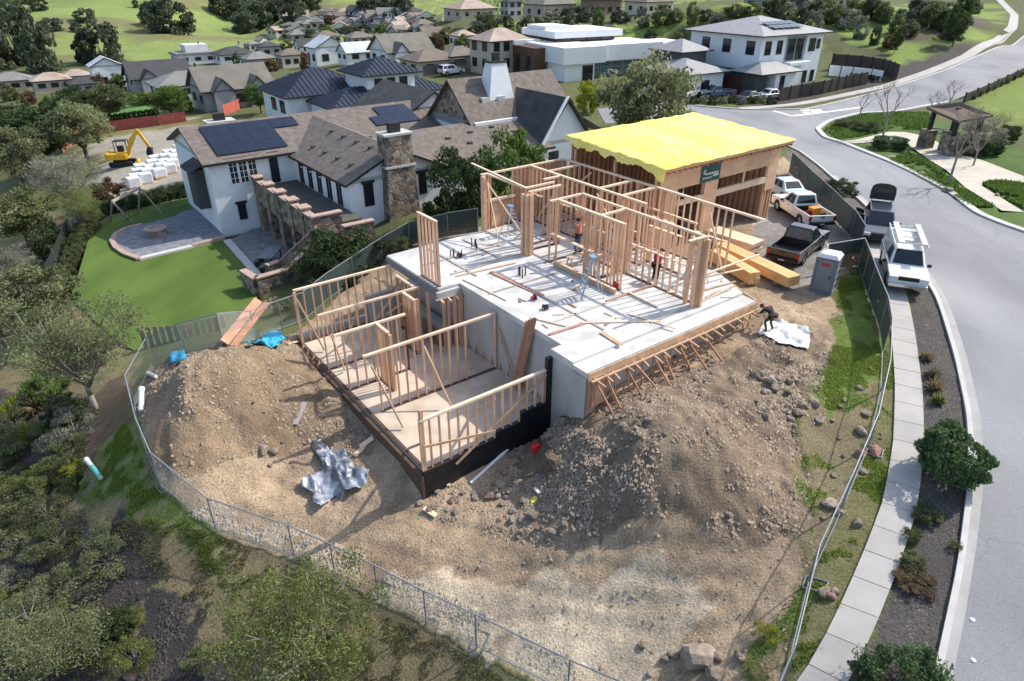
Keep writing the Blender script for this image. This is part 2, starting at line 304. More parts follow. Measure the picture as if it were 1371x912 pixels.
def patch(name, P, m, dz=.03, step=.6, flat=None, parent=None, kind='structure'):
    """a paved or planted sheet laid over the ground, following its rise and fall"""
    P = [Vector((p[0], p[1])) for p in P]; out = []
    for i in range(len(P)):
        a, b = P[i], P[(i + 1) % len(P)]; k = max(1, int((b - a).length / step))
        out += [a.lerp(b, j / k) for j in range(k)]
    xs = [p.x for p in out]; ys = [p.y for p in out]
    gx, gy = np.meshgrid(np.arange(min(xs), max(xs), step), np.arange(min(ys), max(ys), step)); gx = gx.ravel(); gy = gy.ravel()
    k = inpoly(gx, gy, P); nb = len(out)
    vs_ = out + [Vector((a, b)) for a, b in zip(gx[k], gy[k])]
    r = delaunay_2d_cdt(vs_, [], [list(range(nb))], 1, 1e-4)
    V = np.array([(p.x, p.y) for p in r[0]]); z = h0(V[:, 0], V[:, 1]) + dz if flat is None else np.full(len(V), flat)
    me = bpy.data.meshes.new(name); me.from_pydata([(a, b, c) for (a, b), c in zip(V, z)], [], [tuple(f) for f in r[2]]); me.materials.append(m)
    me.polygons.foreach_set('use_smooth', [True] * len(me.polygons)); me.update()
    bm = bmesh.new(); bm.from_mesh(me); bmesh.ops.recalc_face_normals(bm, faces=bm.faces)
    if bm.faces and sum(f.normal.z for f in bm.faces) < 0: bmesh.ops.reverse_faces(bm, faces=bm.faces)
    bm.to_mesh(me); bm.free()
    o = link(name, me, parent)
    if kind and parent is None: o['kind'] = kind
    return o
def axis(lo, a, b, hi, st, g):
    c = list(np.arange(a, b, st)); s_ = st; x = c[-1]
    while x < hi: s_ *= g; x += s_; c.append(x)
    s_ = st; x = a; pre = []
    while x > lo: s_ *= g; x -= s_; pre.append(x)
    return np.array(pre[::-1] + c)
gx = axis(-900, -19, 20, 900, .13, 1.045); gy = axis(-30, 11, 31, 1500, .13, 1.03)
X, Y = np.meshgrid(gx, gy); Z = h0(X, Y); SX = np.gradient(gx)[None, :] + np.gradient(gy)[:, None]
n1 = fbm(X, Y, .45, 4, 3); n2 = fbm(X, Y, 2.2, 3, 9); n3 = fbm(X, Y, .12, 4, 5)
cols = np.zeros(X.shape + (3,)); cols[:] = (.11, .12, .05); rough = np.full(X.shape, .04)
wx = fbm(X, Y, .9, 4, 21) - .47; wy = fbm(X, Y, .9, 4, 33) - .47
for name, P, c, wob in ZONES:
    k = inpoly(X + wx * wob * 3, Y + wy * wob * 3, P); cols[k] = c
    rough[k] = {'site': .12, 'mound': .19, 'dark_earth': .21, 'pale': .07, 'scrub': .10, 'mulch': .06, 'gravel': .03, 'lot': .12, 'hill': 1.6, 'slope': .5}.get(name, .04)
    if name in ('verge', 'green', 'scrub'):
        g = k & (n1 * .6 + n2 * .4 > (.50 if name != 'green' else .40)); cols[g] = np.array((.125, .165, .042)) if name != 'scrub' else np.array((.18, .175, .075))
    if name == 'slope':
        g = k & (n3 > .53); cols[g] = (.085, .095, .04)
    if name == 'hill':
        cols[k] *= (.8 + .42 * fbm(X[k], Y[k] * .5, .03, 4, 71))[:, None]; g = k & (fbm(X, Y * .6, .05, 3, 73) > .56); cols[g] = (.175, .175, .078)  # mottling and darker patches put slope shading into the hill colour
# random mottling of the bare earth, and rolled clods
k = inpoly(X, Y, SITE)
blend = (.55 + .92 * n1) * (.76 + .52 * n2); cols *= np.where(k, blend, .8 + .4 * n1)[..., None]
Z += (fbm(X, Y, 1.1, 4, 50) - .47) * rough * 1.8 + (np.abs(fbm(X, Y, 1.9, 3, 60) - .43) - .1) * rough * 1.6 + (fbm(X, Y, 5.0, 1, 66) - .25) * rough * .7
# crests of the two spoil heaps
def crest(px, h, w):
    P = GTs(px); best = np.full(X.shape, 1e9)
    for a, b in zip(P, P[1:]):
        dx, dy = b.x - a.x, b.y - a.y; L2 = dx * dx + dy * dy + 1e-9; u_ = np.clip(((X - a.x) * dx + (Y - a.y) * dy) / L2, 0, 1); best = np.minimum(best, (X - a.x - u_ * dx) ** 2 + (Y - a.y - u_ * dy) ** 2)
    global Z; Z = Z + h * np.exp(-best / (2 * w * w)) * (.75 + .5 * fbm(X, Y, .9, 3, 91))
crest([(246,600),(250,545),(262,505),(300,492),(350,482)], .55, .75); crest([(300,520),(330,545)], .3, .6)
crest([(800,615),(850,600),(910,590)], .55, 1.3); crest([(880,660),(960,650)], .3, 1.2); crest([(1010,545),(1060,520)], .3, .9)
# gullies on the two spoil heaps
for P in (ZONES[6][1], ZONES[7][1]):
    kk = inpoly(X, Y, P); q = np.abs(fbm(X * .8 + Y * .3, Y * .35, .8, 3, 77) - .45); Z -= np.where(kk, np.clip(.07 - q, 0, .07) * 1.7, 0)
for tr in ([(330,655),(480,700),(640,740),(800,770),(980,770)], [(600,800),(760,790),(900,815),(1010,800)], [(1080,430),(1060,480),(1010,530),(930,560)]):
    P = GTs(tr)
    for off in (-.75, .75):
        for a, b in zip(P, P[1:]):
            d = (b - a); d.z = 0; L_ = d.length; d.normalize(); n_ = Vector((-d.y, d.x)); qx = X - a.x - n_.x * off; qy = Y - a.y - n_.y * off
            u_ = qx * d.x + qy * d.y; v_ = np.abs(-qx * d.y + qy * d.x); k2 = (u_ > 0) & (u_ < L_) & (v_ < .2); Z[k2] -= .045; cols[k2] *= .93
            k2 = (u_ > 0) & (u_ < L_) & (v_ >= .2) & (v_ < .36); Z[k2] += .02
# foundations, paving: the earth lies below them
def grow(P, d):
    c = Vector((sum(p[0] for p in P) / len(P), sum(p[1] for p in P) / len(P)))
    return [(p[0] + d * (p[0] - c.x) / max(.1, math.hypot(p[0] - c.x, p[1] - c.y)), p[1] + d * (p[1] - c.y) / max(.1, math.hypot(p[0] - c.x, p[1] - c.y))) for p in P]
Z[inpoly(X, Y, SLAB)] = np.minimum(Z, -.75)[inpoly(X, Y, SLAB)]
kk = inpoly(X, Y, LSLAB); Z[kk] = -3.9
_tr = [W(*p) for p in ((9.3,16.4),(15.2,16.4),(15.2,17.6),(9.3,17.6))]      # trench in front of the tarred wall
kk = inpoly(X, Y, _tr); Z[kk] = np.minimum(Z[kk], -3.95)
_S, _T = X * CU + Y * SU, -X * SU + Y * CU
kk = (_S > 6.6) & (_S < 8.95) & (_T > 17.3) & (_T < 29.6); _e = np.clip((_T - 17.3) / 1.5, 0, 1); Z[kk] = np.maximum(Z, -3.55 - (8.95 - _S) * .75 - (1 - _e) * .5 + (n2 - .45) * .25)[kk]; kk = kk & (_S > 8.5); Z[kk] = np.minimum(Z[kk], -3.32)
_tr = [W(*p) for p in ((15.2,14.2),(26,14.2),(26,15.4),(15.2,15.4))]      # under the slab edge form
kk = inpoly(X, Y, _tr); Z[kk] -= .15
SUNK = []
def sink(P, d=.12):
    k = inpoly(X, Y, P); Z[k] = h0(X[k], Y[k]) - d - SX[k] * .03
for P in (ROAD, PATH): sink(P)
YARD = [tuple(G(u, v, -4.6)) for u, v in ((118,322),(150,292),(200,276),(262,258),(300,262),(355,290),(412,336),(386,362),(352,392),(345,420),(330,452),(180,470),(150,450),(95,400))]
k = inpoly(X, Y, YARD); Z[k] = -4.78
def finish_ground():
    nx, ny = len(gx), len(gy)
    V = np.stack([X, Y, Z], -1).reshape(-1, 3)
    idx = np.arange(nx * ny).reshape(ny, nx); F = np.stack([idx[:-1, :-1], idx[:-1, 1:], idx[1:, 1:], idx[1:, :-1]], -1).reshape(-1, 4)
    me = bpy.data.meshes.new('ground'); me.vertices.add(len(V)); me.vertices.foreach_set('co', V.ravel())
    me.loops.add(F.size); me.loops.foreach_set('vertex_index', F.ravel().astype(np.int32))
    me.polygons.add(len(F)); me.polygons.foreach_set('loop_start', np.arange(0, F.size, 4, dtype=np.int32)); me.polygons.foreach_set('use_smooth', np.ones(len(F), bool))
    me.update(calc_edges=True); me.validate()
    a = me.color_attributes.new('col', 'FLOAT_COLOR', 'POINT'); a.data.foreach_set('color', np.concatenate([cols, np.ones(X.shape + (1,))], -1).ravel())
    m = bpy.data.materials.new('ground'); m.use_nodes = True; N = m.node_tree.nodes; L = m.node_tree.links; b = N['Principled BSDF']
    b.inputs['Roughness'].default_value = .95; b.inputs['Specular IOR Level'].default_value = .15
    at = N.new('ShaderNodeAttribute'); at.attribute_name = 'col'
    tc = N.new('ShaderNodeTexCoord')
    def noise(sc, det): q = N.new('ShaderNodeTexNoise'); q.inputs['Scale'].default_value = sc; q.inputs['Detail'].default_value = det; q.inputs['Roughness'].default_value = .62; L.new(tc.outputs['Object'], q.inputs['Vector']); return q
    na, nb_ = noise(13, 9), noise(1.1, 6)
    mr = N.new('ShaderNodeMapRange'); mr.inputs[1].default_value = .3; mr.inputs[2].default_value = .7; mr.inputs[3].default_value = .60; mr.inputs[4].default_value = 1.40; L.new(na.outputs['Fac'], mr.inputs[0])
    mr2 = N.new('ShaderNodeMapRange'); mr2.inputs[1].default_value = .3; mr2.inputs[2].default_value = .7; mr2.inputs[3].default_value = .85; mr2.inputs[4].default_value = 1.15; L.new(nb_.outputs['Fac'], mr2.inputs[0])
    mu = N.new('ShaderNodeMath'); mu.operation = 'MULTIPLY'; L.new(mr.outputs[0], mu.inputs[0]); L.new(mr2.outputs[0], mu.inputs[1])
    mx = N.new('ShaderNodeMixRGB'); mx.blend_type = 'MULTIPLY'; mx.inputs[0].default_value = 1; L.new(at.outputs['Color'], mx.inputs[1]); L.new(mu.outputs[0], mx.inputs[2])
    L.new(mx.outputs[0], b.inputs['Base Color'])
    bp = N.new('ShaderNodeBump'); bp.inputs['Distance'].default_value = .07; bp.inputs['Strength'].default_value = .9; L.new(na.outputs['Fac'], bp.inputs['Height']); L.new(bp.outputs[0], b.inputs['Normal'])
    me.materials.append(m)
    o = link('ground', me); o['kind'] = 'structure'
    return o
def gz(x, y):
    """height of the finished ground (with its lumps) at a spot"""
    i = min(max(int(np.searchsorted(gx, x)) - 1, 0), len(gx) - 2); j = min(max(int(np.searchsorted(gy, y)) - 1, 0), len(gy) - 2)
    fx = (x - gx[i]) / (gx[i + 1] - gx[i]); fy = (y - gy[j]) / (gy[j + 1] - gy[j])
    return float((Z[j, i] * (1 - fx) + Z[j, i + 1] * fx) * (1 - fy) + (Z[j + 1, i] * (1 - fx) + Z[j + 1, i + 1] * fx) * fy)
def gzv(x, y):
    i = np.clip(np.searchsorted(gx, x) - 1, 0, len(gx) - 2); j = np.clip(np.searchsorted(gy, y) - 1, 0, len(gy) - 2)
    fx = (x - gx[i]) / (gx[i + 1] - gx[i]); fy = (y - gy[j]) / (gy[j + 1] - gy[j])
    return (Z[j, i] * (1 - fx) + Z[j, i + 1] * fx) * (1 - fy) + (Z[j + 1, i] * (1 - fx) + Z[j + 1, i + 1] * fx) * fy
def onG(u, v, dz=0.0):
    p = GT(u, v)
    for _ in range(4): p = G(u, v, gz(p.x, p.y))
    p.z = gz(p.x, p.y) + dz; return p
# ------------------------------------------------------------------ roads, kerbs, pavement
M_road = mat('asphalt', (.185, .188, .198), .85, .08, .22, .012, 60, col2=(.28, .283, .29), stretch=(1, .4, 1), detail=10, contrast=(.34, .66))
M_conc = mat('pavement_concrete', (.42, .395, .365), .85, .10, 1.2, .01, 40, rnd=.06)
M_kerb = mat('kerb_concrete', (.50, .49, .46), .85, .12, 1.5, .01, 30)
_rt = M_road.node_tree; _N = _rt.nodes; _b = _N['Principled BSDF']; _src = _b.inputs['Base Color'].links[0].from_socket
_tc = _N.new('ShaderNodeTexCoord'); _dn = _N.new('ShaderNodeTexNoise'); _dn.inputs['Scale'].default_value = .6; _rt.links.new(_tc.outputs['Object'], _dn.inputs['Vector'])
_va = _N.new('ShaderNodeVectorMath'); _va.operation = 'MULTIPLY_ADD'; _va.inputs[1].default_value = (2.2, 2.2, 0); _rt.links.new(_dn.outputs['Color'], _va.inputs[0]); _rt.links.new(_tc.outputs['Object'], _va.inputs[2])
_vo = _N.new('ShaderNodeTexVoronoi'); _vo.feature = 'DISTANCE_TO_EDGE'; _vo.inputs['Scale'].default_value = .11; _rt.links.new(_va.outputs[0], _vo.inputs['Vector'])
_mr = _N.new('ShaderNodeMapRange'); _mr.inputs[1].default_value = .0015; _mr.inputs[2].default_value = .005; _mr.inputs[3].default_value = .86; _mr.inputs[4].default_value = 1; _rt.links.new(_vo.outputs['Distance'], _mr.inputs[0])
_f = _N.new('ShaderNodeTexNoise'); _f.inputs['Scale'].default_value = 28; _f.inputs['Detail'].default_value = 3; _rt.links.new(_tc.outputs['Object'], _f.inputs['Vector'])
_m2 = _N.new('ShaderNodeMapRange'); _m2.inputs[1].default_value = .3; _m2.inputs[2].default_value = .7; _m2.inputs[3].default_value = .78; _m2.inputs[4].default_value = 1.2; _rt.links.new(_f.outputs['Fac'], _m2.inputs[0])
_mm = _N.new('ShaderNodeMath'); _mm.operation = 'MULTIPLY'; _rt.links.new(_mr.outputs[0], _mm.inputs[0]); _rt.links.new(_m2.outputs[0], _mm.inputs[1])
_mx = _N.new('ShaderNodeMixRGB'); _mx.blend_type = 'MULTIPLY'; _mx.inputs[0].default_value = 1; _rt.links.new(_src, _mx.inputs[1]); _rt.links.new(_mm.outputs[0], _mx.inputs[2]); _rt.links.new(_mx.outputs[0], _b.inputs['Base Color'])
patch('road', ROAD, M_road, .0, .7)
patch('park_path', PATH, mat('path_concrete', (.50, .45, .37), .9, .1, .8, .01, 30), .02, .6)
def sweep(name, pts, w, h, m, dz=0.0, parent=None, step=.5, zf=None):
    P = [Vector((p[0], p[1], 0)) for p in pts]; L_ = []
    for a, b in zip(P, P[1:]):
        k = max(1, int((b - a).length / step)); L_ += [a.lerp(b, j / k) for j in range(k)]
    L_.append(P[-1])
    for _ in range(3): L_ = [L_[0]] + [(L_[i - 1] + L_[i] * 2 + L_[i + 1]) / 4 for i in range(1, len(L_) - 1)] + [L_[-1]]
    mb = MB(); ring = []
    for i, p in enumerate(L_):
        d = (L_[min(i + 1, len(L_) - 1)] - L_[max(i - 1, 0)]).normalized(); nn = Vector((-d.y, d.x, 0)) * w / 2
        z = (zf(p.x, p.y) if zf else hz(p.x, p.y)) + dz
        ring.append([p + nn + Vector((0, 0, z - .3)), p + nn + Vector((0, 0, z + h)), p - nn + Vector((0, 0, z + h)), p - nn + Vector((0, 0, z - .3))])
    for r in ring: mb.v += [tuple(q) for q in r]
    for i in range(len(ring) - 1):
        for k in range(4):
            mb.f.append((i * 4 + k, i * 4 + (k + 1) % 4, i * 4 + 4 + (k + 1) % 4, i * 4 + 4 + k)); mb.m.append(0)
    o = mb.build(name, m, parent)
    if parent is None: o['kind'] = 'structure'
    return o
sweep('kerb', poly([(1245,945),(1285,760),(1300,640),(1297,560),(1280,480),(1252,395),(1200,318),(1150,268),(1110,235),(1070,203),(1030,184)]), .17, .13, M_kerb)
sweep('kerb', poly([(1269,137),(1199,150),(1150,152),(1110,162),(1094,173),(1105,185),(1130,192),(1190,216),(1270,256),(1310,287),(1371,310),(1640,400)]), .5, .12, M_kerb)
sweep('kerb', poly([(930,142),(993,147),(1077,147),(1182,122),(1262,96),(1322,70),(1371,49),(1450,8)]), .3, .13, M_kerb)
def gutter(px, off, w=.42):
    return sweep('gutter', [(p[0] + off[0], p[1] + off[1]) for p in poly(px)], w, .012, mat('gutter_concrete', (.36, .35, .34), .9, .12, 1.2))
gutter([(1253,945),(1293,760),(1308,640),(1305,560),(1288,480),(1259,395),(1207,318),(1156,268),(1116,235)], (0, 0))
def pavement(name, ctr, w, plen, label=None, far=False):
    P = [Vector((p[0], p[1], 0)) for p in ctr]; L_ = []
    for a, b in zip(P, P[1:]):
        k = max(1, int((b - a).length / .1)); L_ += [a.lerp(b, j / k) for j in range(k)]
    for _ in range(40): L_ = [L_[0]] + [(L_[i - 1] + L_[i] * 2 + L_[i + 1]) / 4 for i in range(1, len(L_) - 1)] + [L_[-1]]
    base = sweep(name, L_[::4], w * .7, -.02, mat('joint_base', (.16, .15, .13), .95), 0)  # dark base that shows in the panel joints
    k = int(plen / .1)
    for i in range(0, len(L_) - k - 1, k):
        a, b = L_[i], L_[i + k]; da = (L_[i + 1] - L_[max(i - 1, 0)]).normalized(); db = (L_[min(i + k + 1, len(L_) - 1)] - L_[i + k - 1]).normalized()
        na_, nb2 = Vector((-da.y, da.x, 0)) * w / 2, Vector((-db.y, db.x, 0)) * w / 2
        a = a + da * .012; b = b - db * .012; e = random.uniform(-.004, .004)
        q = [a + na_, a - na_, b - nb2, b + nb2]; mb = MB()
        top = [(p.x, p.y, hz(p.x, p.y) + .085 + e) for p in q]; bot = [(x, y, z - .25) for x, y, z in top]
        mb.add(bot + top, [(4, 5, 6, 7), (0, 1, 5, 4), (1, 2, 6, 5), (2, 3, 7, 6), (3, 0, 4, 7)])
        mb.build('paving_panel', M_conc, base)
    return base
random.seed(4)
pavement('pavement', poly([(1040,1000),(1108,905),(1139,845),(1175,760),(1204,680),(1216,600),(1216,520),(1209,450),(1200,400),(1188,362),(1168,330),(1150,300)]), .98, 1.18)
pavement('pavement', poly([(993,146),(1061,141),(1120,130),(1182,117),(1240,98),(1294,76),(1340,52),(1355,38),(1358,20),(1338,0),(1322,-10)]), 1.7, 2.4)
# painted stop bar and word at the junction
M_paint = mat('road_paint', (.72, .71, .68), .7, .1, 4)
def mark(px, name='road_marking'):
    o = patch(name, [tuple(GT(*p)) for p in px], M_paint, .008, .6); return o
mark([(1034,149),(1060,156),(1062,155),(1037,148)]); mark([(1062,156),(1156,144),(1156,142.5),(1062,154)])
for q in ([(1073,149),(1086,148),(1083,146),(1070,147)], [(1087,151),(1103,149.5),(1098,146),(1085,147)], [(1074,151),(1085,151),(1083,149.5),(1075,150)]): mark(q)
# ================================================================== the house being framed
M_stud = mat('fir_stud', (.57, .33, .20), .75, .2, 1.5, stretch=(6, 6, 1), col2=(.72, .47, .31), rnd=.18)
M_plate = mat('fir_plate', (.70, .50, .34), .75, .12, 2, rnd=.1, col2=(.80, .62, .46))
M_ply = mat('plywood', (.60, .36, .21), .8, .2, 1.1, stretch=(1, 1, 3), col2=(.68, .45, .29), rnd=.13)
M_slab = mat('slab_concrete', (.46, .45, .43), .8, .1, .9, .004, 20, col2=(.62, .61, .585), contrast=(.36, .56), detail=9)
M_wallc = mat('formed_concrete', (.36, .355, .345), .85, .2, 1.2, .01, 12, col2=(.50, .495, .485), stretch=(1, 1, .35))
M_tar = mat('waterproofing_tar', (.010, .011, .013), .45, .3, 3, .01, 20)
M_dark = mat('sill_plate_treated', (.10, .06, .045), .8, .2, 4)
M_formw = mat('form_board', (.55, .36, .22), .85, .2, 3, rnd=.2)
M_brace = mat('brace_stake', (.42, .22, .14), .85, .2, 3, rnd=.2)

HOUSE = thing('house_under_construction', 'timber framed house under construction on a concrete slab with open stud walls', 'house', W(20, 20, -3.9))
def part(name, mb, m, p=HOUSE, smooth=False): return mb.build(name, m, p, smooth)
def pp(*st): return [W(*q) for q in st]
# slabs and walls
part('upper_slab', MB().prism(pp((14.3,24.75),(14.3,29.9),(26.45,30.25),(26.45,18.7),(25.2,16.05),(15.42,16.05),(15.42,24.75)), -.24, 0), M_slab)
part('slab_ledge', MB().prism(pp((14.87,15.27),(25.1,15.27),(25.19,16.04),(14.87,16.04)), -.36, -.10), M_slab)
part('slab_corner', MB().prism(pp((14.87,16.05),(15.42,16.05),(15.42,17.35),(14.87,17.35)), -.3, -.003), M_slab)
part('concrete_wall', MB().prism(pp((15.42,17.4),(15.72,17.4),(15.72,29.8),(15.42,29.8)), -3.7, -.24), M_wallc)
part('concrete_wall', MB().prism(pp((14.87,15.3),(15.35,15.3),(15.35,17.36),(14.87,17.36)), -3.8, -.30), M_wallc)
part('concrete_wall', MB().prism(pp((15.4,15.6),(25.0,15.6),(25.0,15.85),(15.4,15.85)), -2.6, -.37), M_wallc)
part('concrete_wall', MB().prism(pp((26.1,18.9),(26.4,18.9),(26.4,30.2),(26.1,30.2)), -1.6, -.25), M_wallc)
part('concrete_wall', MB().prism(pp((9.0,29.62),(14.3,29.62),(14.3,29.85),(9.0,29.85)), -3.9, -2.85), M_wallc)
part('stem_wall', MB().prism(pp((12.7,29.35),(14.3,29.35),(14.3,29.6),(12.7,29.6)), -3.9, -1.7), M_wallc)
part('stem_wall', MB().prism(pp((14.75,24.95),(15.1,24.95),(15.1,29.6),(14.75,29.6)), -3.9, -2.3), M_wallc)
part('slab_lip', MB().prism(pp((14.1,24.55),(15.4,24.55),(15.4,24.73),(14.1,24.73)), -.40, -.12), M_wallc)
part('rim_board', MB().prism(pp((14.22,24.75),(14.28,24.75),(14.28,29.85),(14.22,29.85)), -.42, -.02), mat('rim_steel', (.2, .2, .2), .7))
part('lower_slab', MB().prism(pp((8.95,17.4),(15.4,17.4),(15.4,29.6),(8.95,29.6)), -3.8, -3.2), mat('lower_slab_concrete', (.46, .37, .28), .85, .15, .9, .004, 20, col2=(.62, .52, .41), contrast=(.35, .6), detail=9))
for s0, s1, zt in ((8.85, 10.7, -3.12), (10.7, 12.1, -3.02), (12.1, 13.35, -2.75), (13.35, 14.62, -2.35), (14.62, 14.86, -.32)):
    part('waterproofed_wall', MB().prism(pp((s0+.002,17.2),(s1,17.2),(s1,17.39),(s0+.002,17.39)), -4.6, zt), M_tar)
part('edge_curb', MB().prism(pp((8.75,17.2),(8.94,17.2),(8.94,29.85),(8.75,29.85)), -4.3, -3.24), M_dark)
part('sill_plate', MB().prism(pp((8.97,17.42),(9.11,17.42),(9.11,29.5),(8.97,29.5)), -3.197, -3.15), M_dark)
# formwork under the front edge of the slab
part('form_board', MB().beam(W(14.9,15.2,-.28), W(25.15,15.2,-.28), .05, .34), M_formw)
part('form_board', MB().beam(W(14.95,15.06,-.42), W(25.1,15.06,-.42), .09, .05), M_formw)
part('form_panel', MB().beam(W(15.12,15.18,-1.0), W(15.75,15.18,-1.0), .04, 1.3), M_ply)
part('form_panel', MB().beam(W(14.93,15.22,-1.1), W(15.1,15.22,-1.1), .06, 1.6), M_brace)
random.seed(11)
part('form_board', MB().beam(W(25.22,15.3,-.28), W(26.42,18.6,-.28), .05, .34), M_formw)
for i in range(19):
    s = 15.2 + i * .52 + random.uniform(-.1, .1); g = gz(*W(s, 14.5)[:2])
    a = W(s, 15.15, -.36); ln = random.uniform(.28, .5)
    part('brace', MB().beam(W(s, 15.32, -.42), W(s + random.uniform(-.1, .1), 15.05 - ln, -.46 - ln * .25), .05, .09), M_formw)
    part('brace', MB().beam(W(s, 15.12, -.45), W(s + random.uniform(-.2, .3), 15.1, g - .15), .05, .05), M_brace)
    if i % 3 != 2 and i < 13:
        t = 14.15 + random.uniform(-.25, .3); g2 = gz(*W(s + .15, t)[:2])
        part('brace', MB().beam(W(s, 15.1, -.5), W(s + .15, t, g2 - .08), .045, .08), M_brace)
# stud walls ---------------------------------------------------------------------------------
STUDM = {}
def stud_mesh(h, wd=.040, dp=.115, m=None):
    k = (round(h, 2), wd, dp, m)
    if k not in STUDM: STUDM[k] = MB().box((0, 0, 0), wd, dp, h, base=True).mesh('stud', m or M_stud)
    return STUDM[k]
def wall(s0, t0, s1, t1, z0, z1, a=0, b=None, gap=.37, owner=HOUSE, skip=(), double=True, bottom=True, extra=(), blocks=False):
    P, Q = W(s0, t0), W(s1, t1); L_ = (Q - P).length; d = (Q - P) / L_; b = L_ if b is None else b; rz = math.atan2(d.y, d.x)
    mb = MB(); up = Vector((0, 0, 1))
    mb.beam(P + up * (z1 - .022), Q + up * (z1 - .022), .14, .044)
    if double: mb.beam(P + d * .08 + up * (z1 - .068), Q - d * .05 + up * (z1 - .068), .14, .044)
    o = mb.build('stud_wall', M_plate, owner)
    zb = z0
    if bottom:
        MB().beam(P + d * a + up * (z0 + .022), P + d * b + up * (z0 + .022), .14, .044).build('bottom_plate', M_dark, o); zb = z0 + .045
    me = stud_mesh(z1 - .092 - zb); xs = list(np.arange(a + .03, b, gap)) + [b - .03] + list(extra)
    for x in xs:
        if any(k0 < x < k1 for k0, k1 in skip): continue
        q = P + d * x; link('stud', me, o, loc=(q.x, q.y, zb), rz=rz)
    if blocks:
        zc = (z0 + z1) / 2
        for x0, x1 in zip(xs[:-1], xs[1:]):
            if x1 - x0 < .2 or any(k0 < x0 < k1 or k0 < x1 < k1 for k0, k1 in skip) or random.random() < .35: continue
            MB().beam(P + d * (x0 + .025) + up * (zc + random.uniform(-.04, .04)), P + d * (x1 - .025) + up * zc, .12, .045).build('blocking', M_plate, o)
    return o
def post(s, t, z0, z1, w=.14, d_=.14, owner=HOUSE, name='post', rz=AX):
    q = W(s, t); return link(name, stud_mesh(z1 - z0, w, d_), owner, loc=(q.x, q.y, z0), rz=rz)
def sheath(o, s0, t0, s1, t1, z0, z1, off, n, m=None):
    P, Q = W(s0, t0), W(s1, t1); d = (Q - P).normalized(); nn = Vector((-d.y, d.x, 0)) * off; L_ = (Q - P).length / n
    for i in range(n):
        a = P + d * (L_ * i + .004) + nn; b = P + d * (L_ * (i + 1) - .004) + nn; zz = Vector((0, 0, (z0 + z1) / 2))
        MB().beam(a + zz, b + zz, .016, z1 - z0).build('sheathing_panel', m or M_ply, o)
T = 3.2
w1 = wall(20.4,30.1,26.35,30.1, 0, T, skip=((.9, 2.1),), gap=.3)
sheath(w1, 22.6,30.1,26.3,30.1, .03, T-.1, .085, 3); sheath(w1, 20.5,30.1,22.6,30.1, .03, 1.45, .085, 2)
MB().beam(W(20.55,30.1,1.62), W(22.7,30.1,1.62), .16, .14).build('window_sill', M_plate, w1)
w2 = wall(26.3,16.35,26.3,30.03, 0, T, a=1.6, gap=.41, blocks=True)
wall(23.8,21.1,23.8,30.0, 0, T, gap=.38, skip=((3.2,4.3),), blocks=True)
wall(23.88,28.5,26.22,28.5, 0, T-.01, skip=((.8,1.6),)); wall(23.88,24.4,26.22,24.4, 0, T-.01, skip=((.3,1.2),)); wall(23.88,22.8,26.22,22.8, 0, T-.01, gap=.34)
wall(20.8,26.65,22.7,26.65, 0, T, gap=.5, skip=((.5,1.2),)); wall(20.5,26.0,22.6,26.0, 0, T, gap=.6, skip=((.3,1.3),))
wall(20.4,24.2,22.42,24.2, 0, T, gap=.45, skip=((.5,1.4),))
wall(20.9,19.6,20.9,24.12, 0, T, b=2.55, gap=.22, skip=((1.0,1.5),))
wall(22.5,16.4,22.5,24.2, 0, T, gap=.42, skip=((4.6,5.8),), blocks=True)
wall(20.98,21.2,22.42,21.2, 0, T-.01, gap=.3)
wall(24.5,19.2,24.5,21.4, 0, 1.9, gap=.4, double=False); wall(22.6,27.4,23.72,27.4, 0, T-.02, gap=.36)
w7 = wall(20.8,26.7,20.8,30.0, 0, T, bottom=False, skip=((.15,3.2),))
# clustered posts
for s, t in ((20.05,25.55),(20.2,25.45),(20.02,25.85),(20.22,25.7),(20.42,25.62)): post(s, t, 0, T)
for s, t in ((22.3,16.45),(22.45,16.3),(22.15,16.5),(22.35,16.62),(22.2,16.9)): post(s, t, .0, T-.09)
for s, t in ((20.45,30.0),(20.6,30.0),(20.4,29.8)): post(s, t, 0, T-.1)
for s, t in ((26.3,24.0),(26.28,22.2),(23.8,25.6),(23.75,22.6),(22.5,20.9),(20.9,21.9)): post(s, t, .046, T-.1, .2, .13)
part('top_plate', MB().beam(W(21.2,32.2,T+.05), W(20.7,26.4,T+.03), .12, .05), M_plate)
part('top_plate', MB().beam(W(21.4,16.5,T+.02), W(22.4,16.45,T+.02), .14, .06), M_plate)
# short wall at the edge over the lower floor
wall(14.45,24.9,14.45,26.6, 0, T, gap=.32, extra=(.1,))
# sole plates laid out flat on the slab
for a, b in (((15.0,27.6),(20.2,27.6)), ((16.5,24.9),(16.5,29.4)), ((15.8,22.9),(19.9,22.9)), ((17.6,17.2),(17.6,22.4)), ((16.2,19.0),(20.0,19.0)), ((19.6,16.5),(22.0,16.5)), ((22.8,16.6),(25.0,16.6)), ((24.2,17.4),(24.2,20.8)), ((18.7,26.0),(18.7,29.5)), ((19.2,20.8),(20.2,20.8)), ((22.6,18.4),(26.1,18.4)), ((15.6,25.8),(18.5,25.8))):
    part('sole_plate', MB().beam(W(*a, .02), W(*b, .02), .11, .04), mat('sole_plate_grey', (.40, .36, .32), .85, .2, 2, rnd=.2))
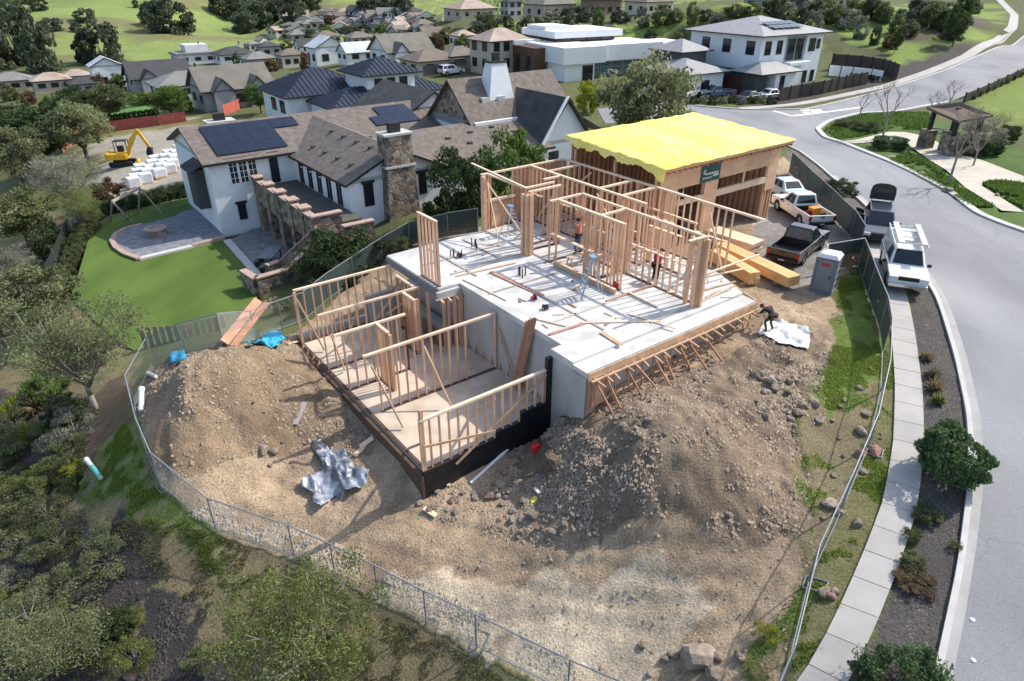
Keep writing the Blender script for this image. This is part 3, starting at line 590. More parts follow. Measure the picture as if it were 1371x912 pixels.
# diagonal temporary braces
for a, b in (((20.6,29.8,T-.4),(19.0,26.3,.05)), ((20.6,30.0,2.9),(20.75,26.9,.7)), ((23.8,27.2,2.9),(23.7,29.2,.3)), ((26.15,18.0,.2),(26.15,19.2,2.8)), ((23.7,22.0,.3),(23.68,24.4,2.9)), ((26.15,27.5,2.9),(26.16,29.3,1.5))):
    part('diagonal_brace', MB().beam(W(*a), W(*b), .04, .09), M_plate)
part('window_header', MB().beam(W(26.25,19.9,2.0), W(26.25,24.0,2.0), .13, .09), M_plate)
# lower storey
ZL, ZP = -3.2, -.32
wall(9.05,29.4,14.2,29.4, ZL, ZP, gap=.44, blocks=False)
wall(8.95,26.2,14.05,26.2, ZL, ZP, gap=.42, a=.1)
wall(8.75,24.05,12.1,24.05, ZL, ZP, a=.35, gap=.42)
wall(8.95,21.75,15.35,21.75, ZL, ZP, a=.55, gap=.42, skip=((4.8,6.2),))
f = wall(8.85,17.3,14.6,17.3, ZL+.09, ZP-.5, gap=.40)
wall(10.67,22.9,10.67,24.0, ZL, ZP, gap=.2); wall(13.82,26.3,13.82,28.1, ZL, ZP, gap=.4); wall(13.12,25.0,13.12,26.1, ZL, ZP, gap=.28)
for s, t in ((9.05,29.3),(8.97,17.32),(13.3,26.3),(13.5,26.25),(13.7,26.3),(13.35,25.2),(10.7,22.85),(10.72,23.05),(15.3,24.5),(14.5,24.75),(14.15,25.6),(14.7,24.7),(15.0,24.6),(15.2,24.55)): post(s, t, ZL, ZP - .1, .12, .14)
for a, b in (((9.6,27.9,-3.1),(9.1,29.4,-.7)), ((10.9,28.2,-3.1),(10.9,26.3,-.6)), ((8.8,24.5,-.5),(9.6,25.6,-3.1)), ((9.2,21.6,-.8),(9.6,20.1,-3.1)), ((11.6,21.6,-.7),(11.9,20.1,-3.1)), ((8.9,17.15,-1.9),(12.0,17.1,-2.55)), ((10.2,17.13,-3.3),(14.5,17.13,-.95)), ((12.3,17.5,-1.4),(12.6,19.4,-3.1)), ((9.0,17.5,-2.0),(9.1,18.8,-3.1)), ((15.2,20.2,-3.1),(15.32,21.5,-1.0)), ((13.8,27.5,-.6),(12.2,28.4,-3.0)), ((14.3,26.4,-.6),(13.0,27.9,-2.2))):
    part('diagonal_brace', MB().beam(W(*a), W(*b), .04, .1), M_formw)
for k in range(4): part('leaning_board', MB().beam(W(14.95 + .03 * k, 19.6 + .13 * k, -3.15), W(15.36, 18.95 + .17 * k, .55 - .12 * k), .05, .16), M_brace)
part('ledger_board', MB().beam(W(14.0,24.6,-.44), W(15.4,24.6,-.44), .12, .06), M_plate)
for k in range(3): part('joist_end', MB().beam(W(14.3 + .4 * k,24.9,-.5), W(14.2 + .4 * k,24.2,-.5), .07, .1), M_plate)

# ================================================================== garage
GAR = thing('garage_under_construction', 'timber and plywood garage shell with open front bays beside the framed house', 'garage', W(32, 26.5, -1.0))
ZG = -1.0
MB().prism(pp((26.8,23.1),(37.6,23.1),(37.6,30.2),(26.8,30.2)), -1.5, ZG).build('floor_slab', M_wallc, GAR)
M_int = mat('interior_stud', (.40, .20, .115), .8, .2, 2, rnd=.2)  # darker, redder stud tone for the garage walls and rafters
def gwall(s0, t0, s1, t1, z0, z1, gap=.4, out=.085, n=6, sheet=True):
    P, Q = W(s0, t0), W(s1, t1); L_ = (Q - P).length; d = (Q - P) / L_; rz = math.atan2(d.y, d.x); up = Vector((0, 0, 1))
    o = MB().beam(P + up * (z1 - .04), Q + up * (z1 - .04), .14, .08).build('stud_wall', M_plate, GAR)
    me = stud_mesh(z1 - z0 - .1, .05, .14, M_int)
    for x in np.arange(.03, L_, gap): q = P + d * x; link('stud', me, o, loc=(q.x, q.y, z0), rz=rz)
    if sheet: sheath(o, s0, t0, s1, t1, z0, z1 - .05, out, n)
    return o
gwall(26.9,30.0,37.5,30.0, ZG, 4.0, n=9); gwall(37.5,29.9,37.5,23.4, ZG, 3.85, n=5)
gf = MB().beam(W(27.1,23.3,3.70), W(37.6,23.3,3.70), .14, .09).build('front_plate', M_plate, GAR)
def sheet(s0, s1, z0, z1, t=23.2):
    MB().beam(W(s0 + .005, t, (z0 + z1) / 2), W(s1 - .005, t, (z0 + z1) / 2), .02, z1 - z0).build('plywood_sheet', M_ply, gf)
for s0, s1, z0, z1 in ((27.05,28.55,ZG,1.45),(27.05,28.55,1.46,3.66),(28.55,30.8,2.56,3.66),(30.8,31.95,ZG,1.2),(30.8,31.95,1.21,3.66),(31.95,33.15,2.58,3.66),(33.15,34.35,2.58,3.66),(34.35,35.55,2.58,3.66),(35.55,36.66,2.58,3.66),(36.66,37.66,1.05,3.66)): sheet(s0, s1, z0, z1)
MB().beam(W(31.9,23.28,1.72), W(36.75,23.28,1.72), .18, .36).build('header_beam', M_plate, GAR)
MB().beam(W(28.5,23.28,1.72), W(30.85,23.28,1.72), .18, .28).build('header_beam', M_plate, GAR)
for s in (34.45, 32.0, 36.7): MB().beam(W(s,23.3,1.91), W(s,23.3,2.6), .12, .1).build('transom_post', M_plate, GAR)
for s in (27.2, 28.5, 30.85, 31.9, 36.72, 36.95, 37.3, 37.55): link('stud', stud_mesh(4.6, .1, .14), gf, loc=(*W(s, 23.32)[:2], ZG), rz=AX)
for t in (23.4, 26.5, 29.8): link('post', stud_mesh(4.7, .14, .14), GAR, loc=(*W(27.0, t)[:2], ZG), rz=AX)
def rz_(t): return 3.80 + (t - 22.8) * .055
def roofp(s, t, dz=0): return W(s, t, rz_(t) + dz)
mb = MB(); c = [(26.85,22.75),(38.2,22.75),(38.2,30.4),(26.85,30.4)]
mb.add([roofp(*q) for q in c] + [roofp(*q, .14) for q in c], [(3,2,1,0),(4,5,6,7),(0,1,5,4),(1,2,6,5),(2,3,7,6),(3,0,4,7)]); mb.build('roof_deck', M_ply, GAR)
for i in range(26):
    s = 27.2 + i * .43; MB().beam(roofp(s, 22.7, -.07), roofp(s, 30.3, -.07), .05, .13).build('rafter', M_int, GAR)
# yellow sheet over the garage roof
tarp = MB(); NX, NY = 110, 80
random.seed(2)
def tarpz(s, t):
    a_ = np.array([s]); b_ = np.array([t]); return rz_(t) + .175 + .035 * float(fbm(a_ * 1.0, b_ * .3, 1.2, 3, 5)[0]) + .012 * max(0, 1 - abs((s - 26.8) % 1.83 - .1) * 9) + .05 * max(0, 1 - abs(float(fbm(a_, b_, .8, 2, 8)[0]) - .4) * 16)
grid = []
for j in range(NY + 1):
    t = 22.65 + (30.5 - 22.65) * j / NY; row = []
    for i in range(-6, NX + 1):
        if i >= 0: s = 26.8 + (38.3 - 26.8) * i / NX; z = tarpz(s, t)
        else:
            fl = .22 + .5 * max(0, float(fbm(np.array([t]), np.array([3.3]), 1.7, 4, 17)[0]) - .40) * 2.0 + (.3 * max(0, 24.2 - t) / 1.5); s = 26.76; z = rz_(t) + .20 + fl * i / 6
            s += i * .02 + .09 * (float(fbm(np.array([t]), np.array([i * .3]), 3, 2, 4)[0]) - .4)
        row.append(W(s, t, z))
    grid.append(row)
w_ = len(grid[0]); tarp.v = [tuple(p) for r in grid for p in r]
tarp.f = [(j * w_ + i, j * w_ + i + 1, (j + 1) * w_ + i + 1, (j + 1) * w_ + i) for j in range(NY) for i in range(w_ - 1)]; tarp.m = [0] * len(tarp.f)
M_yel = leafmat('yellow_sheeting', (.90, .72, .08), (.96, .84, .26), .12)
for n_ in M_yel.node_tree.nodes:
    if n_.type == 'BSDF_TRANSLUCENT':
        for l_ in list(n_.inputs[0].links): M_yel.node_tree.links.remove(l_)
        n_.inputs[0].default_value = (.95, .72, .02, 1)
_b = M_yel.node_tree.nodes['Principled BSDF']; _b.inputs['Roughness'].default_value = .42; _b.inputs['Specular IOR Level'].default_value = .5
_tc = M_yel.node_tree.nodes.new('ShaderNodeTexCoord'); _nz = M_yel.node_tree.nodes.new('ShaderNodeTexNoise'); _nz.inputs['Scale'].default_value = 3.2; _nz.inputs['Detail'].default_value = 5; _bp = M_yel.node_tree.nodes.new('ShaderNodeBump'); _bp.inputs['Distance'].default_value = .10
M_yel.node_tree.links.new(_tc.outputs['Object'], _nz.inputs['Vector']); M_yel.node_tree.links.new(_nz.outputs['Fac'], _bp.inputs['Height']); M_yel.node_tree.links.new(_bp.outputs[0], _b.inputs['Normal'])
_tm = tarp.build('tarpaulin', M_yel, None, True); _at = _tm.data.attributes.new('rnd', 'FLOAT', 'POINT')
_q = np.array([ST(v.co.x, v.co.y) for v in _tm.data.vertices]); _st = np.floor((_q[:, 0] - 26.8) / 1.83); _at.data.foreach_set('value', np.clip(.3 + .35 * ((_st * 7) % 3 / 2) + (fbm(_q[:, 0], _q[:, 1], .8, 4, 3) - .45) * 1.2 - .45 * (np.abs((_q[:, 0] - 26.8) % 1.83 - .06) < .06), 0, 1))
tag(_tm, 'bright yellow plastic sheeting spread over the garage roof, hanging over its left edge', 'tarp')
# builder's sign
sg = thing('builder_sign', 'dark green square sign with white lettering on the garage front', 'sign', W(31.1, 23.17, 2.6))
MB().beam(W(30.3,23.14,3.07), W(31.92,23.14,3.07), .03, .95).build('board', mat('sign_green', (.02, .09, .075), .5, .25, 3), sg)
M_wh = mat('sign_white', (.75, .78, .76), .6, .05)
mb = MB()
def stroke(pts, w=.05):
    for a, b in zip(pts, pts[1:]): mb.beam(W(a[0], 23.118, a[1]), W(b[0], 23.118, b[1]), .006, w)
stroke([(30.62,3.28),(30.5,3.2),(30.48,3.1),(30.6,3.06)], .07)
for k in range(9): stroke([(30.66 + k * .12, 3.0), (30.70 + k * .12, 3.05 if k % 2 else 3.1), (30.74 + k * .12, 2.99)], .05)
for k in range(6): stroke([(30.45 + k * .13, 2.78 + .02 * (k % 2)), (30.53 + k * .13, 2.84)], .06)
for k in range(4): stroke([(31.32 + k * .12, 2.84), (31.4 + k * .12, 2.94)], .08)
mb.build('lettering', M_wh, sg)
# ================================================================== houses
M_stucco = mat('white_stucco', (.74, .76, .78), .9, .05, 1.5, .01, 25)
M_shingle = mat('shingle_brown', (.115, .094, .08), .9, .25, 2.5, .03, 14, col2=(.205, .172, .148), detail=10)
M_shdark = mat('shingle_charcoal', (.045, .045, .048), .9, .25, 1.2, .03, 14, col2=(.085, .083, .083), detail=10)
M_fascia = mat('dark_fascia', (.018, .019, .021), .6)
M_stone = stonemat('rubble_stone', 2.6, (.085, .078, .072), (.36, .29, .22), (.24, .22, .19))
M_cap = mat('brick_cap', (.36, .25, .20), .9, .2, 3, col2=(.46, .34, .28))
M_glass = glass()
M_solar = mat('solar_cell', (.008, .010, .022), .22, .3, 2, spec=.7)
M_alu = mat('aluminium', (.55, .56, .57), .4, .05, 3, metal=.8)
def rmat(name, c, rib=0):
    m = mat(name, c, .45 if rib else .9, .15, 1.0, .02, 10, metal=.3 if rib else 0.)
    return m
class Bld:
    def __init__(s, name, label, cat, o, rz, group=None):
        s.o = Vector(o); s.rz = rz; s.X = Vector((math.cos(rz), math.sin(rz), 0)); s.Y = Vector((-math.sin(rz), math.cos(rz), 0))
        s.t = thing(name, label, cat, o, rz, group)
    def p(s, x, y, z): return s.o + s.X * x + s.Y * y + Vector((0, 0, z))
    def box(s, name, x0, x1, y0, y1, z0, z1, m, parent=None):
        q = [s.p(*c) for c in ((x0,y0,z0),(x1,y0,z0),(x1,y1,z0),(x0,y1,z0),(x0,y0,z1),(x1,y0,z1),(x1,y1,z1),(x0,y1,z1))]
        return MB().add(q, [(3,2,1,0),(4,5,6,7),(0,1,5,4),(1,2,6,5),(2,3,7,6),(3,0,4,7)]).build(name, m, parent or s.t)
    def poly(s, name, pts, faces, m, parent=None): return MB().add([s.p(*q) for q in pts], faces).build(name, m, parent or s.t)
    def gable(s, x0, x1, y0, y1, ze, zr, d, ov, m, mw=None, th=.18, seam=None, split=False):
        """ridge along x (d='x') or along y (d='y')"""
        if d == 'x':
            c = (y0 + y1) / 2; f = lambda a, b, z: (a, b, z); A0, A1, B0, B1 = x0, x1, y0, y1
        else:
            c = (x0 + x1) / 2; f = lambda a, b, z: (b, a, z); A0, A1, B0, B1 = y0, y1, x0, x1
        sl = (zr - ze) / (c - B0); zo = ze - sl * ov
        a0, a1 = A0 - ov, A1 + ov
        top = [f(a0,B0-ov,zo), f(a1,B0-ov,zo), f(a1,c,zr), f(a0,c,zr), f(a0,B1+ov,zo), f(a1,B1+ov,zo)]
        bot = [(x, y, z - th) for x, y, z in top]
        r = s.poly('roof', top + bot, [(0,1,2,3),(3,2,5,4),(6,7,8,9),(9,8,11,10)], m)
        e = s.poly('fascia', top + bot, [(0,1,7,6),(4,5,11,10),(0,3,9,6),(3,4,10,9),(1,2,8,7),(2,5,11,8)], M_fascia, r)
        if mw:
            for a in (A0, A1):
                s.poly('gable_wall', [f(a,B0,ze-.3), f(a,B1,ze-.3), f(a,B1,ze-th), f(a,c,zr-th-.02), f(a,B0,ze-th)], [(0,1,2,3,4)], mw)
        if seam:
            for side in (0, 1):
                for k in range(int((a1 - a0) / seam)):
                    a = a0 + (k + .5) * seam; b0 = B0 - ov if side == 0 else B1 + ov
                    MB().beam(s.p(*f(a, b0, zo + .03)), s.p(*f(a, c, zr + .03)), .05, .07).build('seam', m, r)
        return r
    def hip(s, x0, x1, y0, y1, ze, zr, ov, m, th=.16, seam=None):
        x0 -= ov; x1 += ov; y0 -= ov; y1 += ov; wx, wy = x1 - x0, y1 - y0
        if wx >= wy: k = wy / 2; ra, rb = (x0 + k, (y0 + y1) / 2), (x1 - k, (y0 + y1) / 2)
        else: k = wx / 2; ra, rb = ((x0 + x1) / 2, y0 + k), ((x0 + x1) / 2, y1 - k)
        if (Vector(ra) - Vector(rb)).length < .05: rb = (ra[0] + (.06 if wx >= wy else 0), ra[1] + (0 if wx >= wy else .06))
        T_ = [(x0,y0,ze),(x1,y0,ze),(x1,y1,ze),(x0,y1,ze),(*ra,zr),(*rb,zr)]
        fs = [(0,1,5,4),(1,2,5),(2,3,4,5),(3,0,4)] if wx >= wy else [(0,1,4),(1,2,5,4),(2,3,5),(3,0,4,5)]
        r = s.poly('roof', T_, fs, m)
        b = [(x, y, z - .001) for x, y, z in T_[:4]] + [(x, y, z - th) for x, y, z in T_[:4]]
        s.poly('fascia', b, [(0,1,5,4),(1,2,6,5),(2,3,7,6),(3,0,4,7),(7,6,5,4)], M_fascia, r)
        if seam:
            sl = (zr - ze) / k
            for i in range(1, int(wx / seam)):
                x = x0 + i * seam; dd = min(x - x0, x1 - x, wy / 2)
                for yy, sg_ in ((y0, 1), (y1, -1)):
                    MB().beam(s.p(x, yy, ze + .03), s.p(x, yy + sg_ * dd, ze + sl * dd + .03), .05, .08).build('seam', m, r)
            for i in range(1, int(wy / seam)):
                y = y0 + i * seam; dd = min(y - y0, y1 - y, wx / 2)
                for xx, sg_ in ((x0, 1), (x1, -1)):
                    MB().beam(s.p(xx, y, ze + .03), s.p(xx + sg_ * dd, y, ze + sl * dd + .03), .05, .08).build('seam', m, r)
        return r
    def win(s, face, c, a, z0, w, h, nx=2, ny=2, fm=None, name='window', gm=None, lintel=None):
        """window on the plane face ('-y','+y','-x','+x') at coordinate c, from a to a+w, z0 to z0+h"""
        fm = fm or M_fascia; sg_ = -1 if face[0] == '-' else 1
        f = (lambda q, d, z: s.p(q, c + sg_ * d, z)) if face[1] == 'y' else (lambda q, d, z: s.p(c + sg_ * d, q, z))
        t = min(.09, w * .1); mb = MB()
        def bar(a0, a1, b0, b1, d=.05): 
            q = [f(a0, -.05, b0), f(a1, -.05, b0), f(a1, -.05, b1), f(a0, -.05, b1), f(a0, d, b0), f(a1, d, b0), f(a1, d, b1), f(a0, d, b1)]
            mb.add(q, [(3,2,1,0),(4,5,6,7),(0,1,5,4),(1,2,6,5),(2,3,7,6),(3,0,4,7)])
        bar(a, a + t, z0, z0 + h); bar(a + w - t, a + w, z0, z0 + h); bar(a + t, a + w - t, z0, z0 + t); bar(a + t, a + w - t, z0 + h - t, z0 + h)
        for i in range(1, nx): bar(a + w * i / nx - t * .3, a + w * i / nx + t * .3, z0 + t, z0 + h - t, .035)
        for j in range(1, ny): bar(a + t, a + w - t, z0 + h * j / ny - t * .25, z0 + h * j / ny + t * .25, .032)
        o = mb.build(name, fm, s.t)
        MB().add([f(a + t * .5, .015, z0 + t * .5), f(a + w - t * .5, .015, z0 + t * .5), f(a + w - t * .5, .015, z0 + h - t * .5), f(a + t * .5, .015, z0 + h - t * .5)], [(0,1,2,3)]).build('pane', gm or M_glass, o)
        if lintel:
            mb = MB(); bar(a - .12, a + w + .12, z0 + h + .02, z0 + h + .2, .1); mb2 = MB(); mb2.v, mb2.f, mb2.m = mb.v, mb.f, mb.m; mb2.build('lintel', lintel, o)
        return o
    def chim(s, x, y, z0, z1, w, d, m, taper=1.0, name='chimney', cap=None):
        q = []
        for z, k in ((z0, 1), (z1, taper)):
            q += [s.p(x - w/2*k, y - d/2*k, z), s.p(x + w/2*k, y - d/2*k, z), s.p(x + w/2*k, y + d/2*k, z), s.p(x - w/2*k, y + d/2*k, z)]
        o = MB().add(q, [(3,2,1,0),(4,5,6,7),(0,1,5,4),(1,2,6,5),(2,3,7,6),(3,0,4,7)]).build(name, m, s.t)
        w *= taper; d *= taper
        s.box('chimney_cap', x - w/2 - .08, x + w/2 + .08, y - d/2 - .08, y + d/2 + .08, z1 + .002, z1 + .14, cap or M_kerb, o)
        s.box('flue', x - w*.2, x + w*.2, y - d*.2, y + d*.2, z1 + .142, z1 + .75, M_fascia, o)
        return o
    def solar(s, f, nu, nv, pw, ph, gap=.02, skip=()):
        """panels on a sloping roof: f(a,b) gives the point a along, b up the slope"""
        for i in range(nu):
            for j in range(nv):
                if (i, j) in skip: continue
                q = [f(i * (pw + gap), j * (ph + gap)), f(i * (pw + gap) + pw, j * (ph + gap)), f(i * (pw + gap) + pw, j * (ph + gap) + ph), f(i * (pw + gap), j * (ph + gap) + ph)]
                n = (q[1] - q[0]).cross(q[3] - q[0]).normalized()
                if n.z < 0: n = -n
                MB().add([c + n * .06 for c in q] + [c + n * .11 for c in q], [(3,2,1,0),(4,5,6,7),(0,1,5,4),(1,2,6,5),(2,3,7,6),(3,0,4,7)]).build('solar_panel', M_solar, s.t)
# ---------------------------------------------------------------- the white neighbour
NB = Bld('stucco_house', 'white stucco house with brown shingle roofs, stone chimney and solar panels beside the site', 'house', (0, 0, 0), AX)
NB.t.location = W(20, 50, -2.4); WM[NB.t.name] = Matrix.Translation(NB.t.location) @ Matrix.Rotation(AX, 4, 'Z')
NB.box('wall', 11.4, 31.5, 51.57, 61.4, -4.9, .95, M_stucco)
NB.gable(11.4, 31.5, 51.57, 61.4, .95, 2.55, 'x', .45, M_shingle, M_stucco)
NB.box('wall', 17.62, 24.95, 41.64, 51.56, -3.2, .72, M_stucco)
NB.gable(17.62, 24.95, 41.64, 57.0, .72, 2.35, 'y', .38, M_shingle, M_stucco)
NB.box('wall', 24.96, 35.0, 41.9, 52.5, -3.2, .60, M_stucco)
NB.gable(22.6, 35.2, 41.9, 53.1, .60, 2.0, 'x', .3, M_shingle, None)
NB.box('wall', 34.5, 39.8, 42.45, 52.0, -3.2, .75, M_stucco)
NB.gable(34.5, 39.8, 42.45, 53.5, .75, 4.0, 'y', .45, M_shdark, M_stucco)
NB.box('wall', 31.2, 41.6, 46.6, 53.8, -3.2, 2.0, M_stucco)
NB.gable(31.2, 41.6, 46.6, 53.8, 1.7, 5.0, 'x', .35, M_shingle, M_stone)
NB.gable(37.0, 42.6, 44.2, 56.0, .7, 2.2, 'y', .3, M_shingle, None)
NB.box('wall', 28, 40, 54, 63, -3.5, .9, M_stucco); NB.gable(28, 36.5, 55, 64, .9, 3.4, 'y', .4, M_shdark, M_stucco)
NB.poly('barge_board', [(34.2,42.0,.62),(34.55,42.0,.62),(37.05,42.0,4.12),(36.75,42.0,4.12),(34.2,41.9,.62),(34.55,41.9,.62),(37.05,41.9,4.12),(36.75,41.9,4.12)], [(0,1,2,3),(4,5,6,7),(0,1,5,4),(1,2,6,5),(2,3,7,6),(3,0,4,7)], M_stucco)
NB.chim(21.2, 41.5, -3.0, 1.2, 2.45, 1.5, M_stone, .86); NB.chim(21.2, 41.5, 1.2, 3.3, 2.05, 1.25, M_stone, .95)
NB.chim(35.1, 49.2, 2.4, 6.1, 2.9, 2.0, M_stucco, .5, cap=M_fascia)
NB.chim(16.9, 68.0, -5.5, .5, 2.4, 1.6, M_stone, 1.0)
# windows of the neighbour
NB.win('-y', 51.57, 12.75, -1.0, .66, 1.75, 2, 4, M_stucco); NB.win('-y', 51.57, 13.45, -1.0, .66, 1.75, 2, 4, M_stucco); NB.win('-y', 51.57, 14.15, -1.0, .66, 1.75, 2, 4, M_stucco)
NB.box('lintel', 12.5, 15.0, 51.44, 51.565, .78, .93, M_fascia)
NB.win('-y', 51.57, 12.85, -3.7, .6, 1.2, 2, 3, lintel=M_fascia); NB.win('-y', 51.57, 15.75, -1.35, .65, 2.1, 1, 1, name='door', lintel=M_fascia)
for k in range(5):
    t = 50.4 - k * 1.72
    NB.win('-x', 17.62, t - .62, -1.35, .3, 1.9, 1, 1); NB.win('-x', 17.62, t - .16, -1.35, .3, 1.9, 1, 1)
    if k < 3: 
        NB.box('wall_lamp', 17.35, 17.58, t - .95, t - .75, .1, .4, M_fascia)
        NB.box('lamp_glass', 17.39, 17.54, t - .91, t - .79, -.02, .098, mat('lamp_glass', (.85, .8, .7), .3))
NB.win('-y', 41.64, 18.65, -1.25, .72, 1.55, 2, 4, lintel=M_fascia); NB.win('-y', 41.64, 22.9, -1.15, .62, 1.5, 2, 4, lintel=M_fascia)
NB.win('-y', 42.45, 35.2, -1.6, .8, 1.5, 2, 3); NB.box('shutter', 36.05, 36.5, 42.38, 42.445, -1.6, -.1, M_fascia); NB.win('-y', 42.45, 38.3, -1.5, .9, 1.6, 2, 3, lintel=M_fascia)
NB.box('bay', 10.6, 11.38, 53.2, 55.2, -2.9, .0, mat('charcoal_board', (.05, .055, .06), .7)); NB.poly('bay_roof', [(10.3,52.9,0),(11.38,52.9,.5),(11.38,55.5,.5),(10.3,55.5,0),(10.3,52.9,-.12),(11.38,52.9,.38),(11.38,55.5,.38),(10.3,55.5,-.12)], [(0,1,2,3),(7,6,5,4),(0,1,5,4),(1,2,6,5),(2,3,7,6),(3,0,4,7)], M_shdark)
sl = (2.55 - .95) / (56.485 - 51.57); cs = 1 / math.sqrt(1 + sl * sl)
NB.solar(lambda a, b: W(12.3 + a, 51.9 + b * cs, .95 + (.33 + b * cs) * sl), 7, 3, 1.02, 1.42, skip=((5,0),(6,0),(5,1),(6,1)))
NB.solar(lambda a, b: W(25.6 + a, 53.0 + b * cs, .95 + (1.43 + b * cs) * sl), 4, 2, 1.02, 1.5, skip=((0,1),))
for s, t in ((23.5,44.5),(24.6,46.0),(26.2,43.6),(27.6,45.2),(28.8,44.0),(29.9,45.6),(31.3,43.8),(32.2,45.9),(33.6,44.6)):
    sl2 = (2.0 - .6) / 5.6; z = .6 + (t - 41.9) * sl2; NB.box('roof_vent', s, s + .34, t, t + .3, z - .05, z + .16, M_shdark)
for t in (43.0, 45.2, 47.4, 49.6): 
    for s in (18.6, 20.4): z = .72 + (s - 17.62) * (2.35 - .72) / 3.665; NB.box('roof_vent', s, s + .34, t + (s - 18) * .3, t + .34 + (s - 18) * .3, z - .02, z + .18, M_shdark)
for s in (33.0, 34.6): NB.box('skylight', s, s + .7, 48.2, 48.7, 3.15, 3.55, M_kerb)
# terrace, stairs and stone walls of the neighbour
TER = thing('stone_terrace', 'rubble stone terrace with battlement piers and stair wall along the white stucco house', 'terrace', W(14.5, 45, -4.6))
def st_box(name, s0, s1, t0, t1, z0, z1, m, p=None): return MB().prism(pp((s0,t0),(s1,t0),(s1,t1),(s0,t1)), z0, z1).build(name, m, p or TER)
st_box('terrace_floor', 14.7, 17.6, 40.1, 51.5, -1.75, -1.4, mat('terrace_slate', (.10, .095, .08), .9, .2, 2))
for t in (50.9, 48.6, 46.3, 44.0, 41.9):
    o = st_box('pier', 14.2, 14.8, t - .35, t + .35, -4.75, -.55, M_stone); st_box('pier_cap', 14.12, 14.88, t - .45, t + .45, -.548, -.46, M_cap, o)
st_box('parapet', 14.28, 14.69, 40.0, 51.4, -2.5, -.8, M_stone); st_box('parapet_cap', 14.22, 14.75, 40.15, 51.35, -.798, -.73, M_cap); st_box('loggia_wall', 16.4, 16.7, 40.0, 51.4, -4.75, -1.76, M_stone)
st_box('terrace_wall', 14.21, 16.1, 39.7, 40.05, -4.6, -.62, M_stone); st_box('wall_cap', 14.13, 16.18, 39.62, 40.13, -.618, -.53, M_cap)
st_box('terrace_wall', 15.6, 17.6, 38.2, 38.55, -4.0, -1.1, M_stone); st_box('wall_cap', 15.52, 17.65, 38.12, 38.62, -1.098, -1.01, M_cap)
def wallseg(a, b, base, th=.38, m=M_stone):
    a = Vector(a); b = Vector(b); d = (b - a); d.z = 0; d.normalize(); n = Vector((-d.y, d.x, 0)) * th / 2
    pts = [Vector((*(a + n)[:2], base)), Vector((*(b + n)[:2], base)), Vector((*(b - n)[:2], base)), Vector((*(a - n)[:2], base)), a + n, b + n, b - n, a - n]
    o = MB().add(pts, [(3,2,1,0),(4,5,6,7),(0,1,5,4),(1,2,6,5),(2,3,7,6),(3,0,4,7)]).build('stair_wall', m, TER)
    k = 1.25; pts = [a + n*k + Vector((0,0,.003)), b + n*k + Vector((0,0,.003)), b - n*k + Vector((0,0,.003)), a - n*k + Vector((0,0,.003))]; pts += [p + Vector((0,0,.08)) for p in pts]
    MB().add(pts, [(3,2,1,0),(4,5,6,7),(0,1,5,4),(1,2,6,5),(2,3,7,6),(3,0,4,7)]).build('wall_cap', M_cap, o)
wallseg(W(14.3,39.6,-1.2), G(374,350,-3.5), -5); wallseg(G(374,350,-3.5), G(357,356,-3.5), -5)
wallseg(G(424,322,-2.0), G(384,361,-3.5), -5); wallseg(G(384,361,-3.5), G(342,373,-3.5), -5.2); wallseg(G(342,373,-3.5), G(325,362,-3.5), -5.2)
# garden of the neighbour
M_turf = mat('artificial_turf', (.058, .108, .012), .95, .12, .5, .03, 40, col2=(.110, .172, .026), detail=12, stretch=(1, .35, 1))
patch('lawn', LAWN, M_turf, flat=-4.6, step=1.2)
M_flag = mat('flagstone', (.13, .14, .16), .85, .3, 2.2, .02, 5, col2=(.27, .27, .28), detail=8)
def flat(name, px, z, m, th=.06):
    o = MB().prism([G(u, v, z) for u, v in px], z - th, z).build(name, m); o['kind'] = 'structure'; return o
flat('patio', [(306,322),(352,300),(405,335),(374,365),(347,372)], -4.57, mat('patio_slate', (.15, .15, .145), .85, .35, 1.6, .03, 4, col2=(.30, .29, .27)), .2)
flat('patio', [(151,322),(156,314),(168,307),(190,301),(232,290),(246,283),(262,279),(276,281),(300,317),(262,327),(186,345),(168,338),(156,330)], -4.5, M_flag, .2)
patio_edge = MB()
e = [G(u, v, -4.47) for u, v in ((186,346),(167,339),(155,331),(150,322),(155,313),(167,306),(190,300))]
for a, b in zip(e, e[1:]): patio_edge.beam(a, b, .35, .12)
tag(patio_edge.build('brick_edging', M_cap), 'reddish brick edging curving round the grey fire pit patio', 'edging')
st2 = thing('garden_steps', 'two pale stone steps along the front edge of the fire pit patio', 'steps', G(222, 338, -4.6))
MB().beam(G(186,347,-4.55), G(258,330,-4.55), .5, .18).build('step', M_kerb, st2); MB().beam(G(258,329,-4.5), G(300,318,-4.5), .35, .2).build('step', M_cap, st2)
tag(MB().beam(G(304,322,-4.54), G(349,373,-4.54), .5, .14).build('border_slab', M_kerb), 'pale concrete border between green lawn and slate patio', 'border')
fp = thing('fire_pit', 'round stone fire pit in the middle of the grey patio', 'fire pit', G(210, 314, -4.5))
MB().lathe(G(210,314,-4.5), [(.72,0),(.72,.45),(.5,.451),(.48,.2)], 20).build('ring', M_stone, fp); MB().lathe(G(210,314,-4.5), [(.8,.452),(.8,.54),(.45,.541),(.44,.455)], 20).build('rim', M_cap, fp)
MB().lathe(G(210,314,-4.5), [(.42,.25),(.3,.36),(.05,.4)], 12).build('ash_bed', M_fascia, fp)
tb = thing('patio_table', 'grey rectangular dining table on the slate patio below the terrace', 'table', G(363, 352, -4.57), AX + .9)
tc_ = tb.location.copy()
MB().box(tc_ + Vector((0, 0, .74)), 2.0, 1.05, .06, AX + .9).build('table_top', mat('table_grey', (.22, .23, .25), .5), tb)
